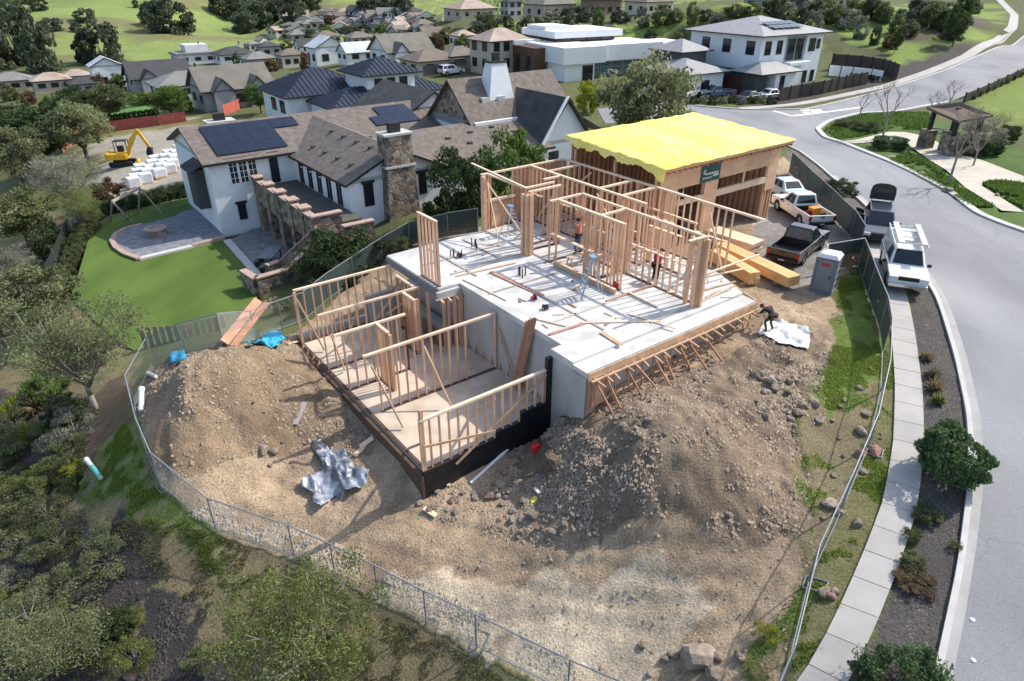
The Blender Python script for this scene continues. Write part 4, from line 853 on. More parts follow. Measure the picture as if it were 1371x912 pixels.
for i, j in ((-1,-1),(1,-1),(1,1),(-1,1)):
    q = tc_ + Vector((math.cos(AX+.9)*.85*i - math.sin(AX+.9)*.42*j, math.sin(AX+.9)*.85*i + math.cos(AX+.9)*.42*j, 0)); MB().box(q, .07, .07, .71, AX + .9, base=True).build('leg', M_fascia, tb)
for k, (du, dv) in enumerate(((-15,2),(-8,10))):
    c_ = G(363 + du, 352 + dv, -4.57); bn = thing('bench', ('grey slatted bench on the left of the patio table' if k == 0 else 'grey slatted bench in front of the patio table'), 'bench', c_, AX + .9)
    MB().box(c_ + Vector((0, 0, .42)), 1.1, .35, .06, AX + .9).build('seat', mat('bench_grey', (.12, .11, .1), .7), bn)
    for i in (-1, 1): MB().box(c_ + Vector((math.cos(AX+.9)*.45*i, math.sin(AX+.9)*.45*i, 0)), .06, .3, .389, AX + .9, base=True).build('leg', M_fascia, bn)
sw = thing('swing_set', 'pale wooden A-frame swing set on the lawn', 'swing set', G(190, 285, -4.6))
a, b = G(150,270,-2.3), G(187,252,-2.3); M_sw = mat('swing_wood', (.42, .38, .32), .8)
MB().beam(a, b, .14, .16).build('beam', M_sw, sw)
for p_, q_ in ((a, G(177,298,-4.6)), (a, G(148,296,-4.6)), (b, G(216,285,-4.6)), (b, G(186,281,-4.6))): MB().beam(p_, q_, .1, .1).build('leg', M_sw, sw)
for k in (.35, .65):
    p_ = a.lerp(b, k); q_ = p_ - Vector((0, 0, 1.75)); d = (b - a).normalized() * .22
    for sg_ in (-1, 1): MB().beam(p_ + d * sg_ - Vector((0,0,.08)), q_ + d * sg_, .02, .02).build('chain', M_fascia, sw)
    MB().beam(q_ - d * 1.2, q_ + d * 1.2, .18, .03).build('seat', M_fascia, sw)
# ---------------------------------------------------------------- dark metal roofed house behind
M_blue = mat('standing_seam_roof', (.040, .048, .068), .45, .15, .6, metal=.35)
o = GT(470, 140); MR = Bld('metal_roof_house', 'white house with dark blue standing-seam metal hip roofs behind the stucco house', 'house', (o.x, o.y, o.z), AX)
def place(b, u, v, z):            # local x,y of a pixel at height z above the house base
    q = G(u, v, b.o.z + z) - b.o; return q.dot(b.X), q.dot(b.Y)
x0, y0 = place(MR, 385, 130, 3.0); 
MR.box('wall', x0, x0 + 11, y0, y0 + 9, -2, 3.0, M_stucco); MR.hip(x0, x0 + 11, y0, y0 + 9, 3.0, 5.4, .7, M_blue, seam=.62)
x1, y1 = place(MR, 490, 102, 5.2)
MR.box('wall', x1, x1 + 6.5, y1, y1 + 6, -2, 5.3, M_stucco); MR.hip(x1, x1 + 6.5, y1, y1 + 6, 5.3, 6.9, .8, M_blue, seam=.62)
x2, y2 = place(MR, 425, 146, 2.6)
MR.box('wall', x2 + 2, x2 + 13, y2, y2 + 7, -2, 2.4, M_stucco); MR.hip(x2 + 2, x2 + 13, y2, y2 + 7, 2.4, 4.0, .5, M_blue, seam=.62)
MR.box('wall', x2 + 12, x2 + 20, y2 + 5, y2 + 14, -2, 2.5, M_stucco); MR.hip(x2 + 12, x2 + 20, y2 + 5, y2 + 14, 2.5, 4.2, .5, M_blue, seam=.62)
for k in range(3): MR.win('-y', y1, x1 + 1 + k * 1.7, 3.6, 1.1, 1.2, 1, 1)
for k in range(2): MR.win('-x', x0, y0 + 1.5 + k * 3, .8, 1.6, 1.5, 2, 1)
# ---------------------------------------------------------------- white modern house
o = GT(835, 118); MD = Bld('modern_house', 'large white flat-roofed modern house with brown wood panels and glass front', 'house', (o.x, o.y, o.z), AX - R(8))
M_mw = mat('modern_white', (.78, .78, .77), .8, .03, 1); M_wood = mat('brown_cladding', (.11, .06, .035), .7, .2, 3); M_aqua = mat('aqua_glass', (.10, .17, .20), .12, .2, .5, spec=.6)
xa, ya = place(MD, 757, 83, 3.0)
MD.box('wall', xa, xa + 5.5, ya, ya + 9, -2, 2.58, M_mw); MD.box('upper_block', xa - .6, xa + 7.2, ya - .5, ya + 11, 2.6, 5.0, M_mw)
MD.box('wing', xa + 7.2, xa + 20, ya + 1.2, ya + 11, 2.55, 4.9, M_mw); MD.box('wing', xa + 20, xa + 28, ya + 2.5, ya + 11, 1.4, 4.4, M_mw)
MD.box('storey', xa + 5.6, xa + 20, ya + 2.4, ya + 10.5, -2.5, 2.54, M_wood); MD.box('penthouse', xa + 3.5, xa + 15, ya + 8, ya + 17, 5.0, 5.6, M_wood)
MD.box('roof_slab', xa + 2.5, xa + 16, ya + 7.2, ya + 18, 5.6, 6.6, M_mw); MD.box('roof_slab', xa + 3, xa + 8, ya + 11, ya + 17, 6.6, 7.2, M_mw)
MD.box('side_block', xa - 2.6, xa - .61, ya + 5, ya + 14, -2, 4.6, M_wood); MD.box('roof_slab', xa - 2.8, xa + 2, ya + 11.1, ya + 20, 4.6, 5.3, M_mw)
for k in range(6): MD.win('-y', ya + 2.4, xa + 5.9 + k * 2.3, -.2, 2.1, 2.6, 1, 3, M_alu, gm=M_aqua)
MD.win('-y', ya, xa + 3.2, -.2, 2.0, 2.5, 1, 2, M_wood)
for k in range(4): MD.win('-y', ya + 8, xa + 4 + k * 2.7, 5.05, 2.2, .5, 1, 1)
for k in range(2): MD.win('-x', xa - 2.6, ya + 6.2 + k * 3.4, .3, 1.4, 3.0, 1, 2)
# ---------------------------------------------------------------- two-storey house across the street
o = GT(1012, 126); TS = Bld('two_storey_house', 'white two-storey house with grey tile hip roof and roof solar panels across the street', 'house', (o.x, o.y, o.z), AX - R(4))
M_tile = mat('grey_roof_tile', (.30, .295, .295), .6, .15, 2, .03, 8)
TS.box('wall', -.2, 13.5, .3, 13.5, -1.5, 7.6, M_stucco); TS.hip(-.2, 13.5, .3, 13.5, 7.6, 9.6, .9, M_tile)
TS.box('balcony_panel', 5.2, 9.6, .22, .298, 4.0, 7.2, mat('balcony_grey', (.25, .27, .29), .8)); TS.box('balcony_floor', 5.0, 9.8, -1.2, .218, 3.5, 3.9, M_stucco)  # flat grey panel on the wall face behind the balcony
TS.box('porch_wall', .6, 4.8, -2.4, .298, -1.5, 3.1, M_stucco); TS.hip(-2.6, 4.9, -2.4, 2.2, 3.1, 4.3, .6, M_tile)
TS.box('garage_wall', -2.6, -.201, -1.6, 9, -1.5, 3.05, mat('garage_grey', (.06, .065, .07), .7)); 
M_gd = mat('garage_door_wood', (.09, .035, .02), .6, .2, 2)
TS.box('garage_door', -2.68, -2.61, .6, 5.8, -1.0, 2.3, M_gd)
for a in (1.3, 5.6, 9.6): TS.win('-x', -.2, a, 5.0, 1.5, 1.8, 2, 1)
for a, w_ in ((.7, 1.3), (3.2, 1.2), (10.4, 1.5)): TS.win('-y', .3, a, 5.0, w_, 1.8, 2, 1)
TS.win('-y', .22, 5.5, 4.1, 1.6, 2.8, 2, 1); TS.win('-y', .22, 7.4, 4.1, 1.6, 2.8, 2, 1); TS.win('-y', -2.4, 1.6, .4, 1.0, 2.2, 1, 1); TS.win('-y', .3, 10.2, .7, 1.0, 1.7, 2, 1); TS.win('-y', .3, 12.0, .7, .9, 1.7, 2, 1); TS.win('-y', .3, 12.2, 5.3, .8, 1.3, 1, 1)
for i in range(5): 
    for j in range(2):
        TS.solar(lambda a, b, i=i, j=j: TS.p(3.2 + i * 1.3 + a, 1.2 + j * 1.4 + b * .95, 7.75 + (1.9 + j * 1.4 + b * .95) * .262), 1, 1, 1.2, 1.25)
x3, y3 = place(TS, 918, 100, 3.2)
TS.box('wall', x3, x3 + 7.5, y3, y3 + 8, -1.5, 3.2, M_stucco); TS.hip(x3, x3 + 7.5, y3, y3 + 8, 3.2, 4.7, .7, M_tile)
TS.box('tower', x3 + 4, x3 + 9, y3 + 5, y3 + 10.5, 3.2, 5.4, mat('tower_grey', (.09, .1, .11), .8)); TS.hip(x3 + 4, x3 + 9, y3 + 5, y3 + 10.5, 5.4, 6.8, .7, M_tile)
TS.box('garage_door', x3 - .07, x3 - .005, y3 + 1.2, y3 + 5, -1.0, 2.2, M_gd); TS.win('-y', y3, x3 + 3.2, .4, 1.6, 1.8, 2, 1)
# ---------------------------------------------------------------- further houses, each placed on its own plot
WALLC = {'white': (.68, .69, .69), 'tan': (.46, .39, .31), 'grey': (.33, .33, .32), 'cream': (.58, .52, .43), 'dark': (.10, .095, .09), 'brown': (.22, .16, .12)}
ROOFC = {'grey': (.20, .195, .185), 'brown': (.17, .135, .11), 'char': (.06, .06, .063), 'tan': (.37, .29, .235), 'pale': (.50, .53, .55), 'red': (.30, .17, .12), 'olive': (.17, .155, .13)}
def house(u0, u1, vb, vt, wall_c, roof_c, label, kind='hip', nwin=3, rz=AX, ratio=.75, storeys=None, group=None, garage=False, name='house', gables=0):
    c = GT((u0 + u1) / 2, vb); f = c.y * CP - (c.z - CAM_H) * SP
    tot = (u1 - u0) * f / FPX; w = tot / (abs(math.cos(rz)) + ratio * abs(math.sin(rz))); d = w * ratio; hh = (vb - vt) * f / FPX * 1.02
    b = Bld(name, label, 'house', (c.x, c.y, c.z), rz, group)
    mw = mat('render_' + wall_c, WALLC[wall_c], .9, .08, .7); mr = mat('rooftile_' + roof_c, ROOFC[roof_c], .85, .18, .5, .03, 4)
    rise = min(hh * .36, d * .28); he = max(2.3, hh - d * .3 - rise * .4); x0, x1, y0, y1 = -w / 2, w / 2, -d * .35, d * .65
    b.box('wall', x0, x1, y0, y1, -3, he, mw); ov = .05 * w
    if kind == 'hip': b.hip(x0, x1, y0, y1, he, he + rise, ov, mr)
    elif kind == 'flat':
        b.box('roof', x0 - .3, x1 + .3, y0 - .3, y1 + .3, he + .002, he + .5, mr); b.box('roof', x0 + w * .3, x1 - w * .1, y0 + d * .3, y1, he + .501, he + 2.2, mw)
    else: b.gable(x0, x1, y0, y1, he, he + rise * 1.25, kind, ov, mr, mw)
    for g in range(gables):
        gx0 = x0 + w * (.12 + .5 * g); gw = w * .28
        b.box('wall', gx0, gx0 + gw, y0 - d * .14, y0 + .5, -3, he * .94, mw); b.gable(gx0, gx0 + gw, y0 - d * .14, y0 + d * .4, he * .94, he * .94 + rise * .75, 'y', ov * .6, mr, mw)
    ns = 2 if he > 4.6 else 1
    for k in range(nwin):
        for j in range(ns):
            z = .9 + j * he * .5; ww = min(1.5, w * .6 / nwin); zh = min(1.4, he * .38)
            b.win('-y', y0 if not gables else y0, x0 + w * (k + .35) / nwin, z, ww, zh, 2, 1)
            if k < 2: b.win('-x', x0, y0 + d * (k + .3) / 2, z, min(1.4, d * .25), zh, 2, 1)
    if garage: b.box('garage_door', x0 + w * .1, x0 + w * .5, y0 - .06, y0 - .003, 0, min(2.4, he * .7), mat('garage_door_grey', (.12, .11, .10), .7))
    if random.random() < .25 and w > 8: b.chim(x0 + w * .7, y0 + d * .5, he, he + rise + .3, .7, .6, mw)
    return b
random.seed(8)
for a in [
 (126,172,118,78,'white','pale','narrow white gabled house with pale roof at the left end of the row','y',2),
 (172,262,116,80,'grey','char','long grey house with charcoal gable roof and white gable, left row','x',3),
 (205,305,130,92,'white','grey','white bungalow with grey hip roof behind the putting green','hip',4),
 (262,372,142,88,'grey','olive','grey craftsman house with olive-brown double gable roof, behind the orange netting','x',3),
 (232,292,85,60,'white','grey','white modern house with raised flat roof beneath the green hill','flat',3),
 (288,345,84,62,'white','char','white house with charcoal hip roof beneath the green hill','hip',3),
 (345,378,76,55,'grey','char','small grey house with dark roof at the foot of the oaks','hip',2),
 (414,470,86,50,'white','pale','white farmhouse with pale metal gable roof','y',2),
 (455,505,84,58,'white','pale','lower white farmhouse wing with pale metal roof','x',2),
 (500,585,86,46,'white','olive','white house with tall olive-brown gable roof and dark gable windows','x',3),
 (540,622,98,66,'tan','brown','tan house with brown tile roof and grey garage door','hip',2),
 (588,648,92,62,'grey','olive','grey-tan house with low olive roof next to the tan tower house','hip',2),
 (634,712,96,38,'tan','tan','tan two-storey villa with pinkish tile hip roof','hip',4),
 (598,668,24,-4,'tan','tan','tan two-storey house at left on the ridge road above the villa','hip',3),
 (672,700,24,-2,'grey','char','narrow grey house between tan houses on the ridge road','hip',2),
 (705,775,22,-10,'tan','olive','tan house with olive roof on the ridge road above the modern house','hip',4),
 (780,835,20,-12,'brown','red','brown house with red tile roof on the ridge road','hip',3),
 (840,905,18,-12,'cream','brown','cream house with brown roof on the ridge road','hip',3),
 (1000,1075,14,-16,'grey','char','grey house with dark roof at the top of the green slope','hip',4),
 (1090,1150,12,-16,'tan','brown','tan house with brown roof at the top right of the green slope','hip',3),
 (326,372,94,68,'grey','grey','grey house with grey hip roof behind the metal roof house, left','hip',3),
 (372,414,90,64,'cream','brown','cream house with brown roof left of the farmhouse','hip',3),
 (96,140,128,104,'grey','char','grey house with charcoal roof below the narrow white house','hip',3),
 (420,458,58,40,'cream','brown','cream house with brown roof above the farmhouse','hip',3),
 (462,504,60,42,'tan','olive','tan house with olive roof above the farmhouse wing','hip',3),
 (560,602,62,42,'grey','brown','grey house with brown roof behind the tall gable house','x',3),
 (604,640,64,42,'cream','tan','cream house with tan roof left of the villa tower','hip',2),
 (396,432,72,54,'white','char','white house with charcoal roof between farmhouse and small grey house','x',2),
 (-10,50,122,98,'tan','grey','low tan house with grey hip roof at the left edge below the hill','hip',3),
 (45,100,122,100,'tan','tan','low tan house with tan tile roof below the dark oaks','hip',3),
 (86,128,116,97,'cream','tan','small cream house with tan roof left of the narrow white house','hip',2),
]:
    house(*a[:8], nwin=a[8], gables={262: 2, 172: 1, 500: 1}.get(a[0], 0), garage=a[0] in (540, 588))
# the distant estate at the foot of the hills: many small roofs
k = 0
for (u, v) in [(372+ (i*53)%190, 22 + ((i*37)%34)) for i in range(58)] + [(345,66),(362,48),(330,70)]:
    if 405 < u < 512 and v > 44: continue
    w_ = random.uniform(17, 36); c1 = random.choice(['tan','cream','white','grey','white']); c2 = random.choice(['brown','olive','grey','char','grey','tan'])
    house(u, u + w_, v, v - random.uniform(9, 16), c1, c2, 'small %s house with %s roof, distant estate, %s' % (c1, c2, near(u, v)), random.choice(['hip', 'x', 'y', 'hip']), 2, rz=AX + random.choice([0, .3, -.4]), group='houses of the distant estate', name='distant_house')
# ================================================================== vehicles
M_tyre = mat('tyre_rubber', (.018, .018, .018), .9); M_rim = mat('wheel_rim', (.42, .43, .44), .35, .1, 5, metal=.7)
M_vglass = mat('vehicle_glass', (.014, .018, .022), .06, .2, .6, spec=.7); M_red = mat('tail_lamp', (.35, .01, .012), .25); M_lamp = mat('head_lamp', (.72, .75, .78), .12, .05, 3, spec=.7)
M_trim = mat('black_trim', (.015, .015, .016), .5); M_chr = mat('chrome_trim', (.6, .61, .62), .22, .05, 3, metal=.9); M_plt = mat('number_plate', (.65, .66, .68), .5)
def paint(name, c): return mat('paint_' + name, c, .32, .04, .8, metal=.15, spec=.5, coat=.6)
def arch(xc, r, zb, n=7): return [(xc - r * math.cos(math.pi * i / n), zb + r * math.sin(math.pi * i / n) * .95) for i in range(n + 1)]
def bevel(o, w=.05, s=2):
    m = o.modifiers.new('bevel', 'BEVEL'); m.width = w; m.segments = s; m.limit_method = 'ANGLE'; m.angle_limit = R(35); return o
WHEEL = {}
def wheel(t, x, y, r=.37, w=.24):
    sg_ = 1 if y > 0 else -1
    k = (r, sg_)
    if k not in WHEEL:
        a = MB(); n = 18; prof = [(r*.62, -w/2), (r*.94, -w/2), (r, -w*.3), (r, w*.3), (r*.94, w/2), (r*.62, w/2)]
        pts = [(q * math.cos(2*math.pi*i/n), z, q * math.sin(2*math.pi*i/n)) for q, z in prof for i in range(n)]
        a.add(pts, [(j*n+i, j*n+(i+1)%n, (j+1)*n+(i+1)%n, (j+1)*n+i) for j in range(5) for i in range(n)])
        b = MB(); pts = [(0, sg_*w*.34, 0)] + [(r*.63 * math.cos(2*math.pi*i/20), sg_*(w*.42 if i % 4 < 2 else w*.30), r*.63 * math.sin(2*math.pi*i/20)) for i in range(20)]
        b.add(pts, [(0, i+1, (i+1)%20+1) for i in range(20)])
        WHEEL[k] = (a.mesh('wheel', M_tyre, True), b.mesh('rim', M_rim))
    o = link('wheel', WHEEL[k][0], t, True, loc=(x, y, r)); link('rim', WHEEL[k][1], o, True)
def cabin(t, pts_b, pts_t, m, wins, name='cabin'):
    """pts_b/pts_t: (x, half width, z) rear and front of the glasshouse, below and above"""
    (xr, wr, zr), (xf, wf, zf) = pts_b; (xR, wR, zR), (xF, wF, zF) = pts_t
    v = [(xr,-wr,zr),(xf,-wf,zf),(xf,wf,zf),(xr,wr,zr),(xR,-wR,zR),(xF,-wF,zF),(xF,wF,zF),(xR,wR,zR)]
    o = bevel(MB().add(v, [(3,2,1,0),(4,5,6,7),(0,1,5,4),(1,2,6,5),(2,3,7,6),(3,0,4,7)]).build(name, m, t, local=True), .07, 3)
    V = [Vector(q) for q in v]
    def pane(a, b, c, d, u0, u1, w0, w1, nm):
        f = lambda u, w: (V[a].lerp(V[b], u)).lerp(V[d].lerp(V[c], u), w)
        q = [f(u0, w0), f(u1, w0), f(u1, w1), f(u0, w1)]; n = (q[1]-q[0]).cross(q[3]-q[0]).normalized(); cc = sum(V, Vector()) / 8
        if n.dot(q[0] - cc) < 0: n = -n
        MB().add([p + n * .012 for p in q], [(0,1,2,3)]).build(nm, M_vglass, t, local=True)
    pane(1,2,6,5, .07,.93, .12,.92, 'windscreen'); pane(0,3,7,4, .1,.9, .2,.88, 'rear_window')
    for u0, u1 in wins: pane(0,1,5,4, u0,u1, .14,.88, 'side_window'); pane(3,2,6,7, u0,u1, .14,.88, 'side_window')
    return o
def lights(t, L_, Wd, zf, zr, bar=True):
    for sg_ in (-1, 1):
        MB().box((L_/2-.05, sg_*(Wd/2-.22), zf), .14, .36, .17).build('headlight', M_lamp, t, local=True)
        MB().box((-L_/2+.02, sg_*(Wd/2-.09), zr), .10, .17, .32).build('tail_light', M_red, t, local=True)
        MB().box((L_/2-1.75, sg_*(Wd/2+.12), 1.10), .10, .2, .16).build('mirror', M_trim, t, local=True)
    MB().box((L_/2-.005, 0, zf), .08, Wd-.95, .2).build('grille', M_trim, t, local=True)
    bevel(MB().box((L_/2+.03, 0, .5), .18, Wd-.06, .22).build('bumper', M_trim if not bar else M_chr, t, local=True), .04)
    bevel(MB().box((-L_/2-.04, 0, .52), .16, Wd-.08, .18).build('bumper', M_trim if not bar else M_chr, t, local=True), .04)
    MB().box((-L_/2-.125, 0, .55), .012, .34, .15).build('number_plate', M_plt, t, local=True)
def pickup(label, loc, rz, m, sc=.9, chrome=False, canopy=None):
    L_, Wd = 5.45, 1.92; t = thing('pickup_truck', label, 'pickup', loc, rz); t.scale = (sc,) * 3; hw = Wd / 2
    xf, xr, r = L_/2 - .95, -L_/2 + 1.2, .45
    zb = .42
    cab0 = -.45                                                    # rear of the cab
    prof = [(cab0, zb), (cab0, 1.06), (L_/2-1.45, 1.08), (L_/2-.25, 1.02), (L_/2, .90), (L_/2, zb)] + arch(xf, r, zb)[::-1]
    bevel(MB().extr(prof, (0,0,0), Vector((1,0,0)), Vector((0,0,1)), Vector((0,1,0)), -hw, hw).build('body', m, t, local=True), .06, 3)
    side = [(-L_/2, zb), (-L_/2, 1.08), (cab0-.02, 1.08), (cab0-.02, zb)] + arch(xr, r, zb)[::-1]
    for sg_ in (-1, 1): bevel(MB().extr(side, (0,0,0), Vector((1,0,0)), Vector((0,0,1)), Vector((0,1,0)), sg_*hw, sg_*(hw-.11)).build('bed_side', m, t, local=True), .03)
    MB().box(((-L_/2+cab0)/2, 0, .62), -cab0+.0 + L_/2 - cab0*0 - .5, Wd-.24, .08).build('bed_floor', M_trim, t, local=True)
    MB().box((cab0-.06, 0, .83), .06, Wd-.24, .48).build('bulkhead', M_trim, t, local=True)
    tg = bevel(MB().box((-L_/2+.04, 0, .83), .09, Wd-.24, .5).build('tailgate', m, t, local=True), .02); MB().box((-L_/2-.012, 0, .95), .02, .28, .08).build('handle', M_trim, tg, local=True)
    cabin(t, ((cab0+.03, hw-.05, 1.04), (L_/2-1.35, hw-.07, 1.05)), ((cab0+.22, hw-.26, 1.80), (L_/2-2.15, hw-.27, 1.80)), m, ((.05,.40),(.44,.80)))
    MB().box((0.1, 0, .46), L_-.5, Wd-.4, .18).build('chassis', M_trim, t, local=True)
    for x in (xf, xr):
        for y in (-1, 1): wheel(t, x, y*(hw-.13), .39)
    lights(t, L_, Wd, .86, .86, chrome)
    for sg_ in (-1, 1):
        for x in (.35, 1.1): MB().box((x-.15, sg_*(hw+.012), .95), .18, .03, .035).build('door_handle', M_trim, t, local=True)
    if canopy:
        o = bevel(MB().add([(-L_/2+.02,-hw+.02,1.09),(cab0-.03,-hw+.02,1.09),(cab0-.03,hw-.02,1.09),(-L_/2+.02,hw-.02,1.09),(-L_/2+.1,-hw+.16,1.9),(cab0-.03,-hw+.16,1.9),(cab0-.03,hw-.16,1.9),(-L_/2+.1,hw-.16,1.9)], [(3,2,1,0),(4,5,6,7),(0,1,5,4),(1,2,6,5),(2,3,7,6),(3,0,4,7)]).build('canopy', canopy, t, local=True), .05)
        for sg_ in (-1, 1):
            MB().add([(-L_/2+.35,sg_*(hw-.055),1.25),(cab0-.25,sg_*(hw-.055),1.25),(cab0-.25,sg_*(hw-.135),1.7),(-L_/2+.35,sg_*(hw-.135),1.7)], [(0,1,2,3)]).build('canopy_hatch', M_chr, o, local=True)
        rk = MB()
        for x in (-2.5, -1.6, -.6, .5): rk.beam((x, -.8, 2.05), (x, .8, 2.05), .05, .05); rk.tube((x, -.78, 1.8), (x, -.78, 2.05), .02); rk.tube((x, .78, 1.8), (x, .78, 2.05), .02)
        for y in (-.8, .8): rk.beam((-2.7, y, 2.09), (1.0, y, 2.09), .05, .05)
        rk.build('roof_rack', M_alu, t, local=True)
        for y, c in ((.62, M_kerb), (-.5, M_alu)): MB().box((-.9, y, 2.17), 3.6, .3, .07).build('rack_load', c, t, local=True)
    return t
def car(label, loc, rz, m, kind='sedan', sc=.9, hatch=False, name='parked_car', cat='car', group=None, doors=False):
    suv = kind == 'suv'; L_, Wd, Ht = (4.8, 1.92, 1.72) if suv else (4.7, 1.84, 1.45); hw = Wd / 2; bl = 1.0 if suv else .9
    t = thing(name, label, cat, loc, rz, group); t.scale = (sc,) * 3; xf, xr, r, zb = L_/2-.9, -L_/2+.95, .41, .34
    prof = [(-L_/2, zb+.1), (-L_/2+.04, bl-.05), (-L_/2+.35, bl+.02), (L_/2-1.5, bl+.03), (L_/2-.25, bl-.16), (L_/2, bl-.32), (L_/2, zb)] + arch(xf, r, zb)[::-1] + arch(xr, r, zb)[::-1]
    bevel(MB().extr(prof, (0,0,0), Vector((1,0,0)), Vector((0,0,1)), Vector((0,1,0)), -hw, hw).build('body', m, t, local=True), .07, 3)
    back = (-L_/2+.08) if suv else (-L_/2+.75)
    cabin(t, ((back, hw-.06, bl-.02), (L_/2-1.25, hw-.08, bl)), ((back+(.25 if suv else .75), hw-.28, Ht), (L_/2-2.15, hw-.27, Ht)), m, ((.06,.30),(.33,.56),(.59,.82)) if suv else ((.12,.44),(.48,.8)))
    MB().box((0, 0, .36), L_-.4, Wd-.5, .16).build('chassis', M_trim, t, local=True)
    for x in (xf, xr):
        for y in (-1, 1): wheel(t, x, y*(hw-.12), .34)
    lights(t, L_, Wd, bl-.24, bl-.15, False)
    if hatch:
        hp = [(-.76, 0), (.76, 0), (.78, .5), (.72, .85), (.55, 1.0), (.25, 1.07), (-.25, 1.07), (-.55, 1.0), (-.72, .85), (-.78, .5)]; ht = bevel(MB().extr(hp, (-L_/2+.02, 0, Ht), Vector((0,1,0)), Vector((-.12,0,1)), Vector((1,0,0)), -.05, .05).build('open_tailgate', M_trim, t, local=True), .03); MB().extr([(q[0]*.82, q[1]*.5+.5) for q in hp], (-L_/2+.02, 0, Ht), Vector((0,1,0)), Vector((-.12,0,1)), Vector((1,0,0)), .05, .058).build('tailgate_window', M_vglass, ht, local=True)
        for sg_ in (-1, 1): MB().tube((-L_/2+.25, sg_*.62, Ht-.05), (-L_/2+.02, sg_*.62, Ht+.35), .02).build('gas_strut', M_trim, t, local=True)
    if doors:
        for x in (.9, -.25): bevel(MB().beam((x, -hw-.02, .78), (x-.75, -hw-.62, .78), .07, .75).build('open_door', m, t, local=True), .02); MB().beam((x-.05, -hw-.06, 1.33), (x-.66, -hw-.52, 1.3), .03, .34).build('door_window', M_vglass, t, local=True)
    return t
def gp(x, y): return (x, y, hz(x, y))
c = gp(15.85, 35.1); pickup('black pickup truck seen from behind beside the stacked beams', (c[0], c[1], gz(*c[:2])), R(50), paint('black', (.012, .012, .014)))
c = gp(18.45, 41.5); pickup('white pickup truck with tools in its bed parked by the garage', (c[0], c[1], gz(*c[:2])), R(97), paint('white', (.78, .78, .76)))
o = gp(18.6, 40.3)
c = gp(19.95, 31.9); pickup('white pickup truck with camper shell and ladder rack parked half on the pavement', (c[0], c[1], max(hz(*c[:2]) + .09, gz(*c[:2]))), R(248), paint('white', (.78, .78, .76)), .92, True, paint('white', (.78, .78, .76)))
c = gp(21.75, 38.2); car('dark blue estate car with raised tailgate parked behind the white rack truck', (c[0], c[1], hz(*c[:2]) + .02), R(246), paint('navy', (.02, .03, .05)), 'suv', .9, True, name='estate_car', doors=True)
c = GT(1047, 262); car('pale blue car half hidden behind the garage corner', (c.x, c.y, gz(c.x, c.y)), R(100), paint('pale_blue', (.42, .55, .62)), 'sedan', .9)
for u, v, rz, col, lab, kd in ((604, 100, 20, (.75, .76, .78), 'white car on the driveway of the tan garage house', 'suv'), (921, 131, 30, (.45, .46, .48), 'silver car parked in front of the house garage, left of the blue pickup', 'suv'), (872, 136, 20, (.62, .68, .66), 'pale car behind the large street tree', 'sedan'), (1004, 136, 15, (.03, .035, .045), 'dark car in front of the two-storey house porch', 'sedan'), (1032, 133, 10, (.6, .62, .64), 'pale grey car beside the two-storey house fence', 'sedan')):
    c = GT(u, v); car(lab, (c.x, c.y, c.z + .02), R(rz) + AX - .3, paint('car%d' % u, col), kd, .95)
c = GT(958, 131); pickup('blue-grey pickup parked before the two-storey house', (c.x, c.y, c.z + .02), R(15) + math.pi, paint('steel_blue', (.12, .16, .21)), .95)
# tools in the white pickup bed
tb2 = gp(18.6, 40.2); zb_ = gz(18.45, 41.5) + .62
bx_ = thing('tool_crate', 'orange plastic crate in the bed of the white pickup', 'crate', (18.75, 40.35, zb_), .4)
MB().box((18.75, 40.35, zb_), .6, .45, .42, .4, base=True).build('crate_body', mat('orange_plastic', (.72, .28, .03), .5), bx_); MB().box((18.75, 40.35, zb_ + .42), .64, .49, .05, .4, base=True).build('crate_lid', mat('orange_plastic', (.72, .28, .03), .5), bx_)
bx_ = thing('tool_box', 'red toolbox beside the orange crate in the pickup bed', 'toolbox', (18.25, 40.15, zb_), .2)
MB().box((18.25, 40.15, zb_), .5, .26, .26, .2, base=True).build('box_body', M_red, bx_); MB().beam((18.1, 40.12, zb_ + .3), (18.4, 40.18, zb_ + .3), .04, .04).build('handle', M_trim, bx_)
# ---------------------------------------------------------------- excavator
M_cat = mat('machine_yellow', (.72, .40, .02), .5, .12, 2)
c = GT(166, 222); ex = thing('excavator', 'yellow mini excavator with raised arm on the bare lot behind the white house', 'excavator', c, R(12)); S_ = 1.08
def eb(name, ctr, sx, sy, sz, m, p=None, bv=.05): return bevel(MB().box(tuple(q * S_ for q in ctr), sx * S_, sy * S_, sz * S_).build(name, m, p or ex, local=True), bv)
for y in (-.65, .65): eb('track', (0, y, .28), 2.2, .38, .55, M_tyre, bv=.2)
eb('turntable', (0, 0, .62), 1.0, .9, .14, M_trim); eb('house', (-.25, 0, 1.0), 1.9, 1.5, .62, M_cat, bv=.15); eb('counterweight', (-1.1, 0, 1.05), .35, 1.5, .7, M_cat, bv=.12)
cb = eb('cab_frame', (.15, .3, 2.35), 1.2, .9, .08, M_trim)
for x in (-.4, .7):
    for y in (-.1, .7): MB().beam((x*S_, y*S_, 1.3*S_), (x*S_, y*S_, 2.32*S_), .07, .07).build('cab_post', M_trim, ex, local=True)
eb('seat', (.05, .3, 1.55), .5, .5, .6, M_trim)
def arm(name, a, b, w, h): MB().beam(tuple(q*S_ for q in a), tuple(q*S_ for q in b), w*S_, h*S_).build(name, M_cat, ex, local=True)
arm('boom', (.7,-.1,1.1), (1.35,-.1,2.6), .24, .34); arm('boom', (1.3,-.1,2.5), (2.1,-.1,3.3), .22, .32); arm('stick', (2.0,-.1,3.35), (2.75,-.1,1.7), .18, .26)
